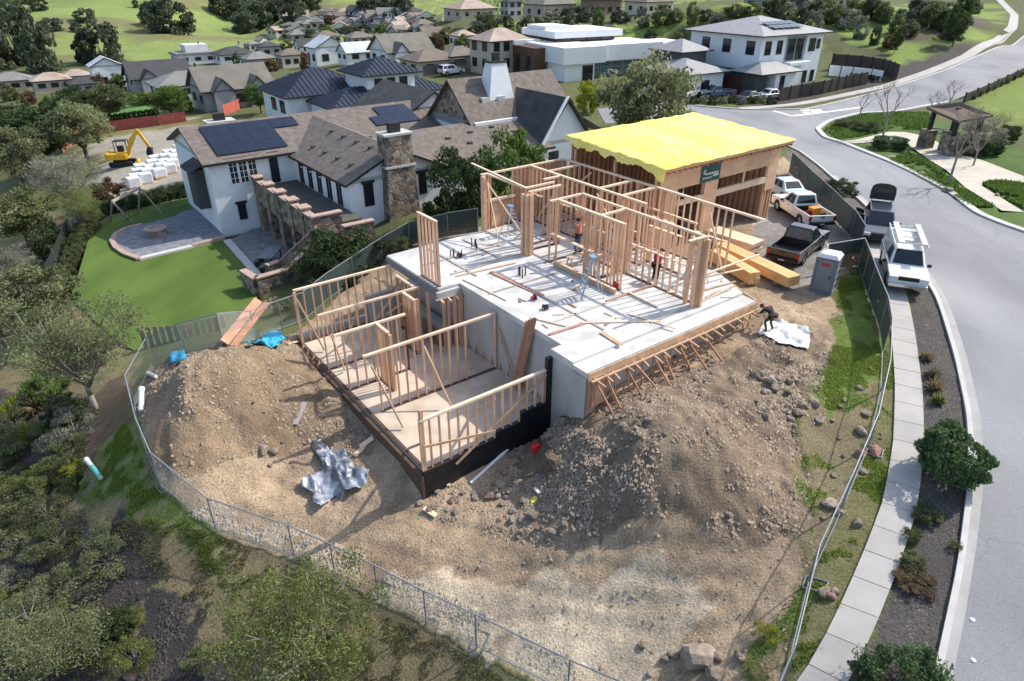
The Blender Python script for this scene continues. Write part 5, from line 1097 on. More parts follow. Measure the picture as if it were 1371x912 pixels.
MB().tube((1.0*S_,-.1*S_,1.5*S_), (1.75*S_,-.1*S_,2.75*S_), .05*S_).build('hydraulic_ram', M_chr, ex, local=True)
MB().extr([(2.6*S_,1.75*S_),(2.95*S_,1.6*S_),(2.9*S_,1.0*S_),(2.5*S_,.85*S_),(2.4*S_,1.2*S_)], (0,0,0), Vector((1,0,0)), Vector((0,0,1)), Vector((0,1,0)), -.42*S_, .22*S_).build('bucket', M_trim, ex, local=True)
eb('blade', (1.35, 0, .3), .1, 1.7, .4, M_cat)
# ---------------------------------------------------------------- portable toilet
c = G(1094, 391, gz(*G(1094, 391, -1.05)[:2])); c.x += .35; c.y += .25; c.z = gz(c.x, c.y); pt = thing('portable_toilet', 'grey portable toilet with white roof by the fence corner', 'portable toilet', c, R(-35)); k = .92
M_pt = mat('grey_plastic', (.17, .19, .23), .5, .08, 2); M_ptw = mat('white_plastic', (.74, .75, .76), .5)
MB().box((0,0,0), 1.12*k, 1.12*k, .14*k, base=True).build('base', M_pt, pt, local=True)
bevel(MB().box((0,0,.14*k), 1.04*k, 1.04*k, 1.86*k, base=True).build('cabin', M_pt, pt, local=True), .03)
for x in (-.53, .53): 
    for y in (-.53, .53): MB().box((x*k, y*k, .14*k), .07, .07, 1.86*k, base=True).build('corner_post', M_pt, pt, local=True)
bevel(MB().add([(-.58*k,-.58*k,2.0*k),(.58*k,-.58*k,2.0*k),(.58*k,.58*k,2.0*k),(-.58*k,.58*k,2.0*k),(-.42*k,-.42*k,2.2*k),(.42*k,-.42*k,2.2*k),(.42*k,.42*k,2.2*k),(-.42*k,.42*k,2.2*k)], [(3,2,1,0),(4,5,6,7),(0,1,5,4),(1,2,6,5),(2,3,7,6),(3,0,4,7)]).build('roof', M_ptw, pt, local=True), .04)
d = MB().box((0,-.535*k,.2*k), .74*k, .04, 1.7*k, base=True).build('door', M_pt, pt, local=True); MB().box((.28*k,-.57*k,1.0*k), .05, .05, .14).build('handle', M_trim, d, local=True)
MB().box((-.02,-.562*k,1.66*k), .42*k, .012, .16*k).build('sticker', mat('red_sticker', (.42, .03, .04), .6), d, local=True)
for z in (.5, .9, 1.3): MB().box((.535*k, 0, z*k), .03, .8*k, .05).build('rib', M_pt, pt, local=True)
MB().tube((-.3*k,.3*k,2.1*k), (-.3*k,.3*k,2.45*k), .05).build('vent_pipe', M_ptw, pt, local=True)
# ================================================================== people
M_skin = mat('skin', (.36, .20, .13), .6); M_jean = mat('denim', (.05, .11, .22), .9); M_hair = mat('dark_hair', (.012, .010, .009), .7); M_boot = mat('boot', (.03, .022, .016), .8)
def person(label, loc, rz, J, shirt, trousers, h=1.8, hat=None, belt=True):
    """J: joint -> (x forward, y left, z) for a figure 1.8 m tall, pelvis at the root"""
    k = h / 1.8; t = thing('person', label, 'person', loc, rz)
    E_ = [('pelvis','waist'),('waist','chest'),('chest','neck'),('neck','head'),('head','crown')]
    rad = {'pelvis':.145,'waist':.135,'chest':.165,'neck':.062,'head':.092,'crown':.07}; reg_ = {'pelvis':1,'waist':0,'chest':0,'neck':2,'head':2,'crown':3}
    for s in 'LR':
        E_ += [('chest','sh'+s),('sh'+s,'el'+s),('el'+s,'wr'+s),('wr'+s,'pa'+s),('pelvis','hi'+s),('hi'+s,'kn'+s),('kn'+s,'an'+s),('an'+s,'to'+s)]
        rad.update({'sh'+s:.075,'el'+s:.05,'wr'+s:.033,'pa'+s:.038,'hi'+s:.1,'kn'+s:.07,'an'+s:.052,'to'+s:.045}); reg_.update({'sh'+s:0,'el'+s:0 if shirt[1] else 2,'wr'+s:2,'pa'+s:2,'hi'+s:1,'kn'+s:1,'an'+s:4,'to'+s:4})
    J = {n: Vector(p) for n, p in J.items()}
    for s in 'LR':
        d = (J['pa'+s] - J['wr'+s]).normalized(); sd_ = d.cross(Vector((0,0,1))); sd_ = sd_.normalized() if sd_.length > .01 else Vector((1,0,0)); dn = d.cross(sd_)
        for i, ln in enumerate((.07,.085,.09,.08)):
            a = J['pa'+s] + sd_ * (i-1.5) * .021; J['f%s%da' % (s,i)] = a + d*ln*.55; J['f%s%db' % (s,i)] = a + d*ln*.9 + dn*.035
            E_ += [('pa'+s,'f%s%da' % (s,i)),('f%s%da' % (s,i),'f%s%db' % (s,i))]; rad['f%s%da' % (s,i)] = .0095; rad['f%s%db' % (s,i)] = .008; reg_['f%s%da' % (s,i)] = reg_['f%s%db' % (s,i)] = 2
        J['th'+s] = J['wr'+s].lerp(J['pa'+s], .5) + sd_*.06 + d*.04; E_.append(('wr'+s,'th'+s)); rad['th'+s] = .011; reg_['th'+s] = 2
    names = list(J); me = bpy.data.meshes.new('body'); me.from_pydata([J[n]*k for n in names], [(names.index(a), names.index(b)) for a, b in E_], [])
    o = bpy.data.objects.new('body_src', me); COL.objects.link(o)
    sk = o.modifiers.new('skin', 'SKIN'); sk.use_smooth_shade = True; o.modifiers.new('sub', 'SUBSURF').levels = 1
    for i, n in enumerate(names): me.skin_vertices[0].data[i].radius = (rad[n]*k, rad[n]*k*(.78 if n in ('pelvis','waist','chest') else 1)); me.skin_vertices[0].data[i].use_root = n == 'pelvis'
    dg = bpy.context.evaluated_depsgraph_get(); m2 = bpy.data.meshes.new_from_object(o.evaluated_get(dg)); bpy.data.objects.remove(o)
    m2.materials.clear()
    for m in (shirt[0], trousers, M_skin, M_hair, M_boot): m2.materials.append(m)
    segs = [(J[a]*k, J[b]*k, reg_[b] if b[:2] not in ('an',) else 1) for a, b in E_]
    for f in m2.polygons:
        c_ = f.center; best = 9; bi = 0
        for a, b, r_ in segs:
            d = b - a; u = max(0, min(1, (c_ - a).dot(d) / max(1e-6, d.length_squared))); q = (c_ - (a + d*u)).length
            if q < best: best, bi = q, r_
        f.material_index = bi; f.use_smooth = True
    b = link('body', m2, t, True)
    hd = J['head']*k; up = (J['crown'] - J['neck']).normalized(); fw = Vector((1,0,0)) - up*up.x; fw = fw.normalized() if fw.length > .05 else Vector((0,0,-1)); lf = up.cross(fw)
    for s_ in (-1, 1):
        MB().lathe(hd + fw*.078*k + lf*s_*.03*k + up*.01, [(.004,-.006),(.012,0),(.004,.006)], 6).build('eye', M_hair, b, local=True); MB().lathe(hd + lf*s_*.088*k, [(.01,-.03),(.02,0),(.01,.03)], 6).build('ear', M_skin, b, local=True)
    MB().tube(hd + fw*.08*k + up*.0, hd + fw*.105*k - up*.03, .008, .016, 6).build('nose', M_skin, b, local=True); MB().beam(hd + fw*.083*k - up*.055 - lf*.025, hd + fw*.083*k - up*.055 + lf*.025, .01, .012).build('mouth', M_red, b, local=True)
    q = J['crown']*k; mb = MB(); n = 12
    ring = [(.098,-.055),(.105,-.01),(.095,.04),(.06,.075),(.005,.088)]; pts = [q + (fw*math.cos(2*math.pi*i/n) + lf*math.sin(2*math.pi*i/n))*r_*k + up*z*k for r_, z in ring for i in range(n)]
    mb.add(pts, [(j*n+i, j*n+(i+1)%n, (j+1)*n+(i+1)%n, (j+1)*n+i) for j in range(4) for i in range(n)]); mb.build('cap' if hat else 'hair', hat or M_hair, t, True, local=True)
    if belt:
        mb = MB(); w_ = J['pelvis']*k + Vector((0,0,.06)); mb.lathe(w_, [(.17,-.03),(.175,.03),(.15,.031)], 14); mb.box(w_ + Vector((0,.18,-.09)), .16, .1, .2); mb.box(w_ + Vector((0,-.18,-.09)), .16, .1, .2); mb.build('tool_belt', M_hair, t, local=True)
    return t
std = dict(pelvis=(0,0,.95),waist=(0,0,1.12),chest=(.01,0,1.36),neck=(.02,0,1.52),head=(.04,0,1.64),crown=(.04,0,1.72),shL=(0,.19,1.42),shR=(0,-.19,1.42),hiL=(0,.1,.88),hiR=(0,-.1,.88))
J1 = dict(std, elL=(.05,.27,1.17), wrL=(.2,.25,1.0), paL=(.27,.24,.95), elR=(.2,-.28,1.25), wrR=(.38,-.22,1.4), paR=(.45,-.2,1.46), knL=(.1,.13,.48), anL=(.02,.14,.09), toL=(.18,.16,.05), knR=(.02,-.13,.47), anR=(-.12,-.14,.09), toR=(.04,-.16,.05))
M_or = mat('coral_vest', (.62, .16, .13), .8); M_rd = mat('red_shirt', (.34, .015, .03), .85); M_bk = mat('dark_shirt', (.016, .017, .02), .85); M_kh = mat('brown_trousers', (.10, .075, .05), .9)
# ---------------------------------------------------------------- workers
pw = W(21.35, 23.1, 0); pb = thing('work_trestle', 'low wooden trestle bench under the worker in the coral vest', 'trestle', pw, AX)
MB().box((0,0,.56), 1.3, .4, .05).build('plank', M_plate, pb, local=True)
for x in (-.5, .5):
    for y in (-1, 1): MB().beam((x, y*.08, .53), (x, y*.24, 0), .05, .05).build('leg', M_formw, pb, local=True)
person('worker in coral vest and blue jeans standing between stud walls', (pw.x, pw.y, .586), R(150), J1, (M_or, False), M_jean, 1.86, mat('dark_cap', (.03, .02, .02), .8))
J2 = dict(pelvis=(-.12,0,.88),waist=(.0,0,1.02),chest=(.2,0,1.18),neck=(.33,0,1.27),head=(.44,0,1.32),crown=(.5,0,1.36),shL=(.22,.19,1.22),shR=(.22,-.19,1.22),hiL=(-.1,.1,.82),hiR=(-.1,-.1,.82),elL=(.36,.26,.98),wrL=(.5,.2,.82),paL=(.55,.19,.75),elR=(.3,-.27,.95),wrR=(.45,-.24,.75),paR=(.49,-.23,.68),knL=(.16,.13,.46),anL=(.06,.14,.09),toL=(.22,.16,.05),knR=(-.12,-.13,.44),anR=(-.34,-.14,.1),toR=(-.18,-.16,.05))
q = W(22.95, 19.35, 0); person('worker in red shirt leaning forward inside the stud walls', (q.x, q.y, 0), R(60), J2, (M_rd, True), M_bk, 1.85, mat('dark_cap', (.03, .02, .02), .8))
J3 = dict(pelvis=(-.2,0,.84),waist=(-.04,0,.98),chest=(.16,0,1.06),neck=(.3,0,1.07),head=(.42,0,1.05),crown=(.48,0,1.04),shL=(.16,.2,1.06),shR=(.16,-.2,1.06),hiL=(-.18,.1,.78),hiR=(-.18,-.1,.78),elL=(.3,.24,.82),wrL=(.46,.16,.72),paL=(.53,.14,.69),elR=(.28,-.25,.8),wrR=(.44,-.18,.68),paR=(.5,-.16,.64),knL=(.08,.12,.46),anL=(-.1,.13,.09),toL=(.06,.15,.05),knR=(-.04,-.12,.44),anR=(-.24,-.14,.09),toR=(-.08,-.16,.05))
q = W(25.05, 14.45); person('worker in dark clothes bending over at the front corner of the slab', (q.x, q.y, gz(q.x, q.y)), R(120), J3, (M_bk, True), M_kh, 1.8, mat('dark_cap', (.03, .02, .02), .8))
# ---------------------------------------------------------------- lumber and things on the slab
def board(p, q, w, h, label, name='loose_board', m=None, group=None, cat='board'):
    o = MB().beam(p, q, w, h).build(name, m or M_plate); return tag(o, label, cat, group)
gl = 'glued beams stacked beside the black pickup'; M_glu = mat('glulam', (.68, .38, .15), .7, .15, 1.5, stretch=(1, 1, 8), col2=(.78, .50, .23), rnd=.1)
def pile(a, b, w, n, m_rows, hh, labels, name='glulam_beam', mm=None):
    a = Vector(a); b = Vector(b); d = (b - a); d.z = 0; d.normalize(); nn = Vector((-d.y, d.x, 0)); k = 0
    for j in range(m_rows):
        for i in range(n):
            off = nn * (i - (n - 1) / 2) * (w + .012) + Vector((0, 0, hh / 2 + j * (hh + .006)))
            tag(MB().beam(a + off + d * random.uniform(-.06, .06), b + off + d * random.uniform(-.06, .06), w, hh).build(name, mm or M_glu), labels[k], 'beam', gl); k += 1
random.seed(5)
def grd(u, v, z0=-1.0): p = G(u, v, z0); p.z = gz(p.x, p.y); return p
za = -.78
pile((11.5,35.3,za), (13.9,30.5,za), .26, 3, 1, .5, ['left deep orange glulam beam of the long pile behind the black pickup', 'middle deep orange glulam beam of the long pile behind the black pickup', 'right deep orange glulam beam of the long pile, nearest the black pickup'])
pile((10.95,34.2,za-.1), (12.15,30.9,za-.1), .3, 2, 2, .3, ['lower left timber of the short pile beside the slab', 'lower right timber of the short pile beside the slab', 'upper left timber of the short pile beside the slab', 'upper right timber of the short pile beside the slab'])
pile((11.6,37.2,za), (13.5,34.9,za), 1.15, 1, 3, .2, ['bottom sheet stack of the pale wide lumber pile in front of the garage', 'middle sheet stack of the pale wide lumber pile in front of the garage', 'top pale sheet stack in front of the garage, cut at an angle'], 'sheet_stack', M_plate)
for k, (u, v) in enumerate(((985,352),(1045,378),(1000,380))):
    c = grd(u, v); tag(MB().box(c - Vector((0,0,.1)), .9, .1, .28, .5, base=True).build('bearer', M_formw), ['timber bearer under the far end of the long beam pile', 'timber bearer under the near end of the long beam pile', 'timber bearer under the short timber pile'][k], 'bearer')
M_b2 = mat('wet_board', (.36, .20, .14), .8, .2, 2, rnd=.2)
for (u0,v0,u1,v1,w,lab,m) in (
 (657,364,727,396,.22,'reddish wide board lying in the middle of the concrete slab',M_b2), (735,448,783,433,.14,'short dark board near the front corner of the slab',M_b2), (777,432,884,430,.10,'long thin board lying across the slab front',M_plate),
 (620,374,678,402,.08,'thin board along the left edge of the slab',M_plate), (710,425,758,437,.06,'thin stick behind the short dark board',M_plate), (840,420,905,440,.07,'narrow board near the clustered end posts',M_plate),
 (812,403,880,380,.12,'board lying below the red-shirted worker',M_b2), (843,392,880,411,.1,'pale board leading to the ladder',M_plate), (610,370,690,352,.09,'grey board at the left back of the slab',M_formw), (645,352,700,338,.08,'short board near the left doorway',M_plate),
 (940,372,1000,359,.1,'board near the beam pile at the slab end',M_plate), (930,392,985,377,.09,'pale board along the right slab edge',M_formw), (945,398,965,388,.08,'short batten at the right end of the slab',M_formw), (965,392,985,382,.08,'batten beside the short one at the slab end',M_formw), (805,445,832,462,.2,'plank lying across the slab front step',M_formw)):
    board(G(u0, v0, .035), G(u1, v1, .03), w, .04, lab, m=m)
random.seed(77)
for i in range(34):
    s_, t_ = random.choice([(random.uniform(15.8, 20), random.uniform(17, 29)), (random.uniform(20, 26), random.uniform(16.3, 29.5))]); a_ = random.uniform(0, 3.14); l_ = random.uniform(.12, .5); p_ = W(s_, t_, .026)
    board(p_, p_ + Vector((math.cos(a_), math.sin(a_), 0)) * l_, .09, .045, 'short wood offcut on the concrete slab, ' + ('left half' if s_ < 18 else 'right half' if s_ > 22 else 'middle'), 'offcut', random.choice([M_plate, M_formw, M_b2]), 'wood offcuts on the slab')
board(G(928,373,.5), G(1016,341,.75), .1, .06, 'pale plank sticking out over the short timber pile')
board(W(20.9,24.6,1.3), W(20.85,21.0,1.3), .22, .05, 'plank at sill height in front of the worker in the coral vest', 'sill_plank')  # sill-height plank in the line of the inner stud wall
ped = thing('sill_beam', 'long timber beam set on the slab edge of the inner wall', 'beam', W(20.35,21.5,0))
MB().beam(W(20.35,23.6,.14), W(20.35,19.4,.14), .12, .24).build('beam', M_formw, ped); MB().beam(W(20.35,23.6,.27), W(20.35,19.4,.27), .15, .03).build('cap_strip', M_plate, ped); MB().beam(W(20.35,23.65,0), W(20.35,23.65,.6), .06, .1).build('end_post', M_formw, ped)
# stepladders
M_lad = mat('ladder_blue', (.22, .40, .55), .4, .1, 3, metal=.2)
def ladder(label, s, t, rz, h=1.9, m=M_lad):
    p = W(s, t, .004); L_ = thing('stepladder', label, 'ladder', p, rz)
    for y in (-1, 1):
        MB().beam((.55, y*.30, 0), (.06, y*.17, h), .07, .035).build('rail', m, L_, local=True); MB().beam((-.55, y*.28, 0), (-.06, y*.16, h), .05, .03).build('rear_rail', M_alu, L_, local=True)
    for i in range(1, 7):
        f = i / 7; MB().beam((.55 - .49*f, -.3 + .13*f, h*f), (.55 - .49*f, .3 - .13*f, h*f), .09, .03).build('step', M_alu, L_, local=True)
    MB().box((0,0,h+.03), .24, .4, .06).build('top_cap', m, L_, local=True); MB().beam((-.35,-.23,h*.4), (-.35,.23,h*.4), .03, .03).build('spreader', M_alu, L_, local=True)
ladder('blue stepladder standing on the slab in front of the stud walls', 19.35, 19.95, R(-165)); ladder('blue stepladder inside the left doorway of the framing', 21.3, 28.6, R(40), 1.6); ladder('blue stepladder at the right end of the framing', 24.6, 18.3, R(120), 1.5)
# power tools, hoses, pipes
def saw(label, u, v, rz):
    p = G(u, v, .002); t = thing('circular_saw', label, 'saw', p, rz)
    MB().box((0,0,0), .34, .22, .02, base=True).build('base_plate', M_alu, t, local=True); MB().tube((0,-.03,.13), (0,.03,.13), .13, n=14).build('blade_guard', M_trim, t, local=True); MB().tube((-.02,.03,.14), (-.02,.2,.14), .07).build('motor', M_red, t, local=True); MB().beam((-.1,.0,.22), (-.22,.02,.12), .04, .05).build('handle', M_trim, t, local=True)
saw('circular saw lying near the front left slab edge', 731, 415, .6); saw('circular saw at the end of the reddish board', 716, 401, 2.1); saw('power saw beside the reinforcing stubs at the left', 617, 345, 1.2)
def stubs(label, u, v, n, h=.45):
    p = G(u, v, 0); t = thing('pipe_stubs', label, 'pipe', p)
    for i in range(n): q = p + Vector((random.uniform(-.35,.35), random.uniform(-.25,.25), 0)); MB().tube(q, q + Vector((0,0,h*random.uniform(.6,1.2))), .03).build('pipe_stub', M_trim, t)
random.seed(3); stubs('dark pipe stubs rising from the slab near its left back', 612, 345, 5); stubs('dark pipe stubs rising from the middle of the slab', 703, 370, 4); stubs('white-capped pipe stubs beside the short stud wall', 632, 332, 4)
for lab, u, v, c in (('red fuel can standing on the slab by the ladder', 824, 386, (.4, .02, .02)), ):
    p = G(u, v, 0); t = thing('fuel_can', lab, 'can', p, .5); bevel(MB().box((0,0,0), .26, .18, .3, base=True).build('can_body', mat('can_red', c, .5), t, local=True), .03); MB().beam((-.09,0,.34), (.06,0,.34), .04, .03).build('handle', M_trim, t, local=True); MB().tube((.09,0,.3), (.16,0,.4), .025).build('spout', M_trim, t, local=True)
bar = thing('tool_drum', 'dark blue drum standing in the garage door opening', 'drum', W(30.2,24.4,-1)); MB().lathe(W(30.2,24.4,-1), [(.32,0),(.34,.05),(.32,.3),(.34,.45),(.32,.8),(.33,.95)], 16).build('drum_body', mat('drum_blue', (.01, .02, .10), .5), bar); MB().lathe(W(30.2,24.4,-1), [(.3,.951),(.3,1.0)], 16).build('drum_lid', M_trim, bar)
# ---------------------------------------------------------------- things on the bare earth
def sheetcloth(name, px, label, m, hgt=.25, seed=0, n=26, cat='tarp', zoff=.03, rough=1.0):
    P = [onG(*q) for q in px]; xs = [p.x for p in P]; ys = [p.y for p in P]
    ax = np.linspace(min(xs), max(xs), n); ay = np.linspace(min(ys), max(ys), n); mb = MB(); idx = {}
    for j, y in enumerate(ay):
        for i, x in enumerate(ax):
            X_, Y_ = np.array([x]), np.array([y])
            if inpoly(X_ + (fbm(X_, Y_, 1.2, 2, seed) - .4) * .3, Y_ + (fbm(X_, Y_, 1.2, 2, seed + 4) - .4) * .3, P)[0]:
                r1 = 1 - abs(float(fbm(X_ * 1.0 + Y_ * .6, Y_ * .3 - X_ * .2, 1.7, 2, seed + 7)[0]) - .4) * 6; r2 = float(fbm(X_ * 1.3, Y_ * .7, 2.6, 2, seed + 9)[0])
                z = gz(x, y) + zoff + max(0, hgt * (.55 * max(0, r1) + .7 * r2 * rough - .1)); idx[i, j] = len(mb.v); mb.v.append((x, y, z))
    for j in range(n - 1):
        for i in range(n - 1):
            k = [(i, j), (i + 1, j), (i + 1, j + 1), (i, j + 1)]
            if all(q in idx for q in k): mb.f.append(tuple(idx[q] for q in k)); mb.m.append(0)
    o = mb.build(name, m); o.data.polygons.foreach_set('use_smooth', [True] * len(o.data.polygons)); sb = o.modifiers.new('sub', 'SUBSURF'); sb.levels = sb.render_levels = 1; md = o.modifiers.new('solid', 'SOLIDIFY'); md.thickness = .012
    return tag(o, label, cat)
M_sil = mat('silver_tarp', (.10, .115, .14), .35, .3, 1.6, .03, 7, spec=.6, col2=(.46, .49, .54), contrast=(.38, .58), metal=.25)
sheetcloth('tarpaulin', [(418,592),(430,590),(445,600),(462,604),(475,625),(498,634),(492,655),(470,662),(455,676),(447,668),(430,688),(418,682),(420,668),(402,658),(408,645),(430,632)], 'crumpled silver tarpaulin lying on the flat earth near the lower floor', M_sil, .42, 3, 60, rough=.9)
M_blu = mat('blue_tarp', (.03, .32, .55), .4, .15, 3, .02, 10, col2=(.07, .45, .68))
sheetcloth('tarpaulin', [(332,468),(345,460),(362,448),(378,447),(384,457),(360,470),(340,474)], 'bright blue tarpaulin heap beside the propped plywood panel', M_blu, .4, 5, 34)
sheetcloth('tarpaulin', [(222,484),(232,474),(250,474),(255,484),(240,490),(226,490)], 'small blue tarpaulin at the left end of the spoil heap', M_blu, .35, 6, 26)
sheetcloth('plastic_sheet', [(1016,440),(1024,430),(1062,432),(1084,438),(1082,470),(1062,466),(1030,455),(1012,450)], 'white plastic sheet with concrete washout near the bending worker', mat('washout_white', (.52, .52, .52), .5, .3, 2.5, .02, 10, col2=(.80, .80, .80), contrast=(.35, .55)), .10, 9, 44, 'plastic sheet')
def pipe(a, b, r, label, m, name='pipe', cat='pipe'):
    t = thing(name, label, cat, a); a = Vector(a); b = Vector(b)
    MB().tube(a, b, r, n=12).build('pipe_wall', m, t); d = (b - a).normalized(); MB().tube(b - d*.16, b + d*.01, r*1.22, n=12).build('pipe_socket', m, t); return t
M_pvc = mat('white_pvc', (.74, .75, .76), .4)
pipe(onG(630,648,.05), G(700,583,gz(*G(700,583,-3.3)[:2]) + .25), .06, 'long white plastic pipe leaning below the black wall', M_pvc)
pipe(onG(190,553,.12), onG(194,534,.55), .11, 'white plastic pipe stub standing inside the left fence', M_pvc); pipe(onG(210,507,.1), onG(199,503,.14), .08, 'short white pipe lying by the left fence', M_pvc)
a = onG(136,642,.08); b = onG(119,624,.35); pipe(a, b, .09, 'white and teal pipe stub on the grass outside the left fence', M_pvc); MB().tube(a.lerp(b,.02), a.lerp(b,.6), .098, n=12).build('teal_sleeve', mat('teal_sleeve', (.10, .45, .38), .5), bpy.data.objects['pipe.003'])
wb = thing('leaning_panel', 'reddish plywood panel propped on timbers by the left fence', 'panel', onG(335,455)); M_box = mat('form_plywood', (.40, .19, .11), .8, .25, 1.5, col2=(.50, .27, .17))
a, b = onG(311,466), onG(362,443); d = (b - a); d.z = 0; d.normalize(); n_ = Vector((-d.y, d.x, 0)); z = max(a.z, b.z); a.z = b.z = z
MB().beam(a + n_*.3 + Vector((0,0,.24)), b + n_*.3 + Vector((0,0,.24)), .05, .40, up=(n_*1.0 + Vector((0,0,.75)))).build('panel', M_box, wb)
for f in (.1, .5, .9): MB().beam(a.lerp(b, f) + n_*.62 - Vector((0,0,.2)), a.lerp(b, f) + n_*.4 + Vector((0,0,.26)), .1, .1).build('prop', M_brace, wb)
MB().beam(a - n_*.05 + Vector((0,0,.06)), b - n_*.05 + Vector((0,0,.06)), .3, .1).build('bearer', M_brace, wb)
for u0,v0,u1,v1,w,lab,m in ((285,466,350,468,.3,'dark plank lying in front of the propped plywood panel',M_brace), (395,570,408,538,.22,'grey board stuck in the face of the left spoil heap',mat('grey_board',(.36,.34,.31),.9)), (475,612,510,578,.2,'light plank lying beside the lower floor edge',M_plate), (482,600,500,588,.24,'short light plank next to the lower floor edge',M_plate), (568,682,584,692,.2,'short wood block on the flat tan earth',M_plate), (591,618,601,652,.14,'plank leaning at the corner of the black wall',M_plate), (716,655,722,662,.12,'white board scrap under the mound',M_pvc), (385,462,400,452,.14,'light stake lying beside the blue tarpaulin heap',M_plate)):
    p, q = onG(u0, v0, .06), onG(u1, v1, .06); board(p, q, w, .06, lab, m=m)
p = onG(717, 604); t = thing('fuel_can', 'red petrol can lying on the boulder by the black wall', 'can', p, .7); bevel(MB().box((0,0,0), .36, .26, .34, base=True).build('can_body', mat('can_bright_red', (.62, .03, .02), .5), t, local=True), .06); MB().beam((-.1,0,.38), (.1,0,.38), .05, .05).build('handle', mat('can_bright_red', (.62,.03,.02),.5), t, local=True); MB().tube((.13,0,.3), (.22,0,.42), .03).build('spout', M_trim, t, local=True)
sheetcloth('caution_strip', [(709,670),(716,664),(719,668),(717,676),(711,678)], 'scrap of yellow caution tape among the rocks', M_yel, .05, 12, 14, 'tape')
# ---------------------------------------------------------------- fences
def fmat(name, c, dens, k=9.0, screen=False):
    m = bpy.data.materials.new(name); m.use_nodes = True; N = m.node_tree.nodes; L = m.node_tree.links; b = N['Principled BSDF']; b.inputs['Roughness'].default_value = .6; b.inputs['Base Color'].default_value = (*c, 1)
    tr = N.new('ShaderNodeBsdfTransparent'); mx = N.new('ShaderNodeMixShader'); L.new(tr.outputs[0], mx.inputs[1]); L.new(b.outputs[0], mx.inputs[2]); L.new(mx.outputs[0], N['Material Output'].inputs[0])
    uv = N.new('ShaderNodeUVMap'); sp = N.new('ShaderNodeSeparateXYZ'); L.new(uv.outputs[0], sp.inputs[0])
    def mth(op, a, b_=None):
        q = N.new('ShaderNodeMath'); q.operation = op
        for i, x in enumerate((a, b_)):
            if x is None: continue
            if isinstance(x, (int, float)): q.inputs[i].default_value = x
            else: L.new(x, q.inputs[i])
        return q.outputs[0]
    if screen:
        no = N.new('ShaderNodeTexNoise'); no.inputs['Scale'].default_value = 2.2; L.new(uv.outputs[0], no.inputs['Vector'])
        vo = N.new('ShaderNodeTexVoronoi'); vo.inputs['Scale'].default_value = 1.4; L.new(uv.outputs[0], vo.inputs['Vector'])
        hole = mth('LESS_THAN', vo.outputs['Distance'], .085); f = mth('MULTIPLY', mth('SUBTRACT', 1.0, hole), dens); L.new(f, mx.inputs[0])
    else:
        def line(e): return mth('LESS_THAN', mth('ABSOLUTE', mth('SUBTRACT', mth('FRACT', mth('MULTIPLY', e, k)), .5)), dens)
        f = mth('MAXIMUM', line(mth('ADD', sp.outputs[0], sp.outputs[1])), line(mth('SUBTRACT', sp.outputs[0], sp.outputs[1]))); L.new(f, mx.inputs[0])
    MATS[name] = m; return m
M_chain = fmat('chain_link', (.30, .32, .33), .022); M_scr = fmat('green_screen', (.012, .032, .030), .93, screen=True); M_haze = fmat('pale_screen', (.42, .47, .44), .22, screen=True); M_post = mat('galvanised_tube', (.24, .255, .27), .55, .1, 4, metal=.3)
def fence(label, px, h, mats, seg=2.3, name='chain_link_fence', brace=False, base_screen=None, step_feet=False):
    P = [onG(*q) for q in px]; t = thing(name, label, 'fence', P[0]); pts = []
    for a, b in zip(P, P[1:]):
        k = max(1, round((b - a).length / seg)); pts += [a.lerp(b, i / k) for i in range(k)]
    pts.append(P[-1])
    for p in pts: p.z = gz(p.x, p.y)
    up = Vector((0, 0, 1)); l = 0
    for i, p in enumerate(pts):
        MB().tube(p - up*.15, p + up*(h + .02), .028, n=8).build('post', M_post, t)
        if step_feet and i % 2 == 0 and 0 < i < len(pts) - 1:
            d = (pts[i+1] - pts[i-1]).normalized(); nn = Vector((-d.y, d.x, 0))
            f = MB()
            c4 = [p + nn*.5 + d*.22, p + nn*.5 - d*.22, p - nn*.12 - d*.22, p - nn*.12 + d*.22]
            for q in c4: q.z = gz(q.x, q.y) + .04
            for a, b in zip(c4, c4[1:] + c4[:1]): f.tube(a, b, .022, n=6)
            f.build('stand', M_post, t)
    for i, (a, b) in enumerate(zip(pts, pts[1:])):
        L_ = (b - a).length; MB().tube(a + up*h, b + up*h, .024, n=8).build('top_rail', M_post, t); MB().tube(a + up*.1, b + up*.1, .02, n=6).build('bottom_rail', M_post, t)
        m = mats[i % len(mats)] if isinstance(mats, list) else mats
        def panel(nm, z0, z1, mm, off):
            d = (b - a).normalized(); nn = Vector((-d.y, d.x, 0)) * off
            mb = MB().quad(a + up*z0 + nn, b + up*z0 + nn, b + up*z1 + nn, a + up*z1 + nn); o = mb.build(nm, mm, t, fix=False)
            u = o.data.uv_layers.new(name='uv'); 
            for k, c_ in enumerate(((l, z0), (l + L_, z0), (l + L_, z1), (l, z1))): u.data[k].uv = c_
        panel('mesh_panel', .1, h, M_chain, 0)
        if m is not None: panel('screen_panel', .06, h - .01, m, .03)
        if base_screen: panel('silt_screen', .0, base_screen, M_haze, -.03)
        l += L_
    return t
fence('chain-link fence with torn dark green screen between driveway and street', [(1056,232),(1080,258),(1110,288),(1138,318),(1149,338)], 1.6, M_scr)
fence('dark green screened fence behind the portable toilet, running down along the pavement', [(1098,366),(1148,357),(1161,397),(1177,442),(1181,471)], 1.6, M_scr)
fence('bare chain-link fence with pavement beside it in the lower right', [(1181,471),(1178,527),(1161,602),(1127,683),(1082,781),(1049,915),(1020,985)], 1.6, [None, None, None], step_feet=True)
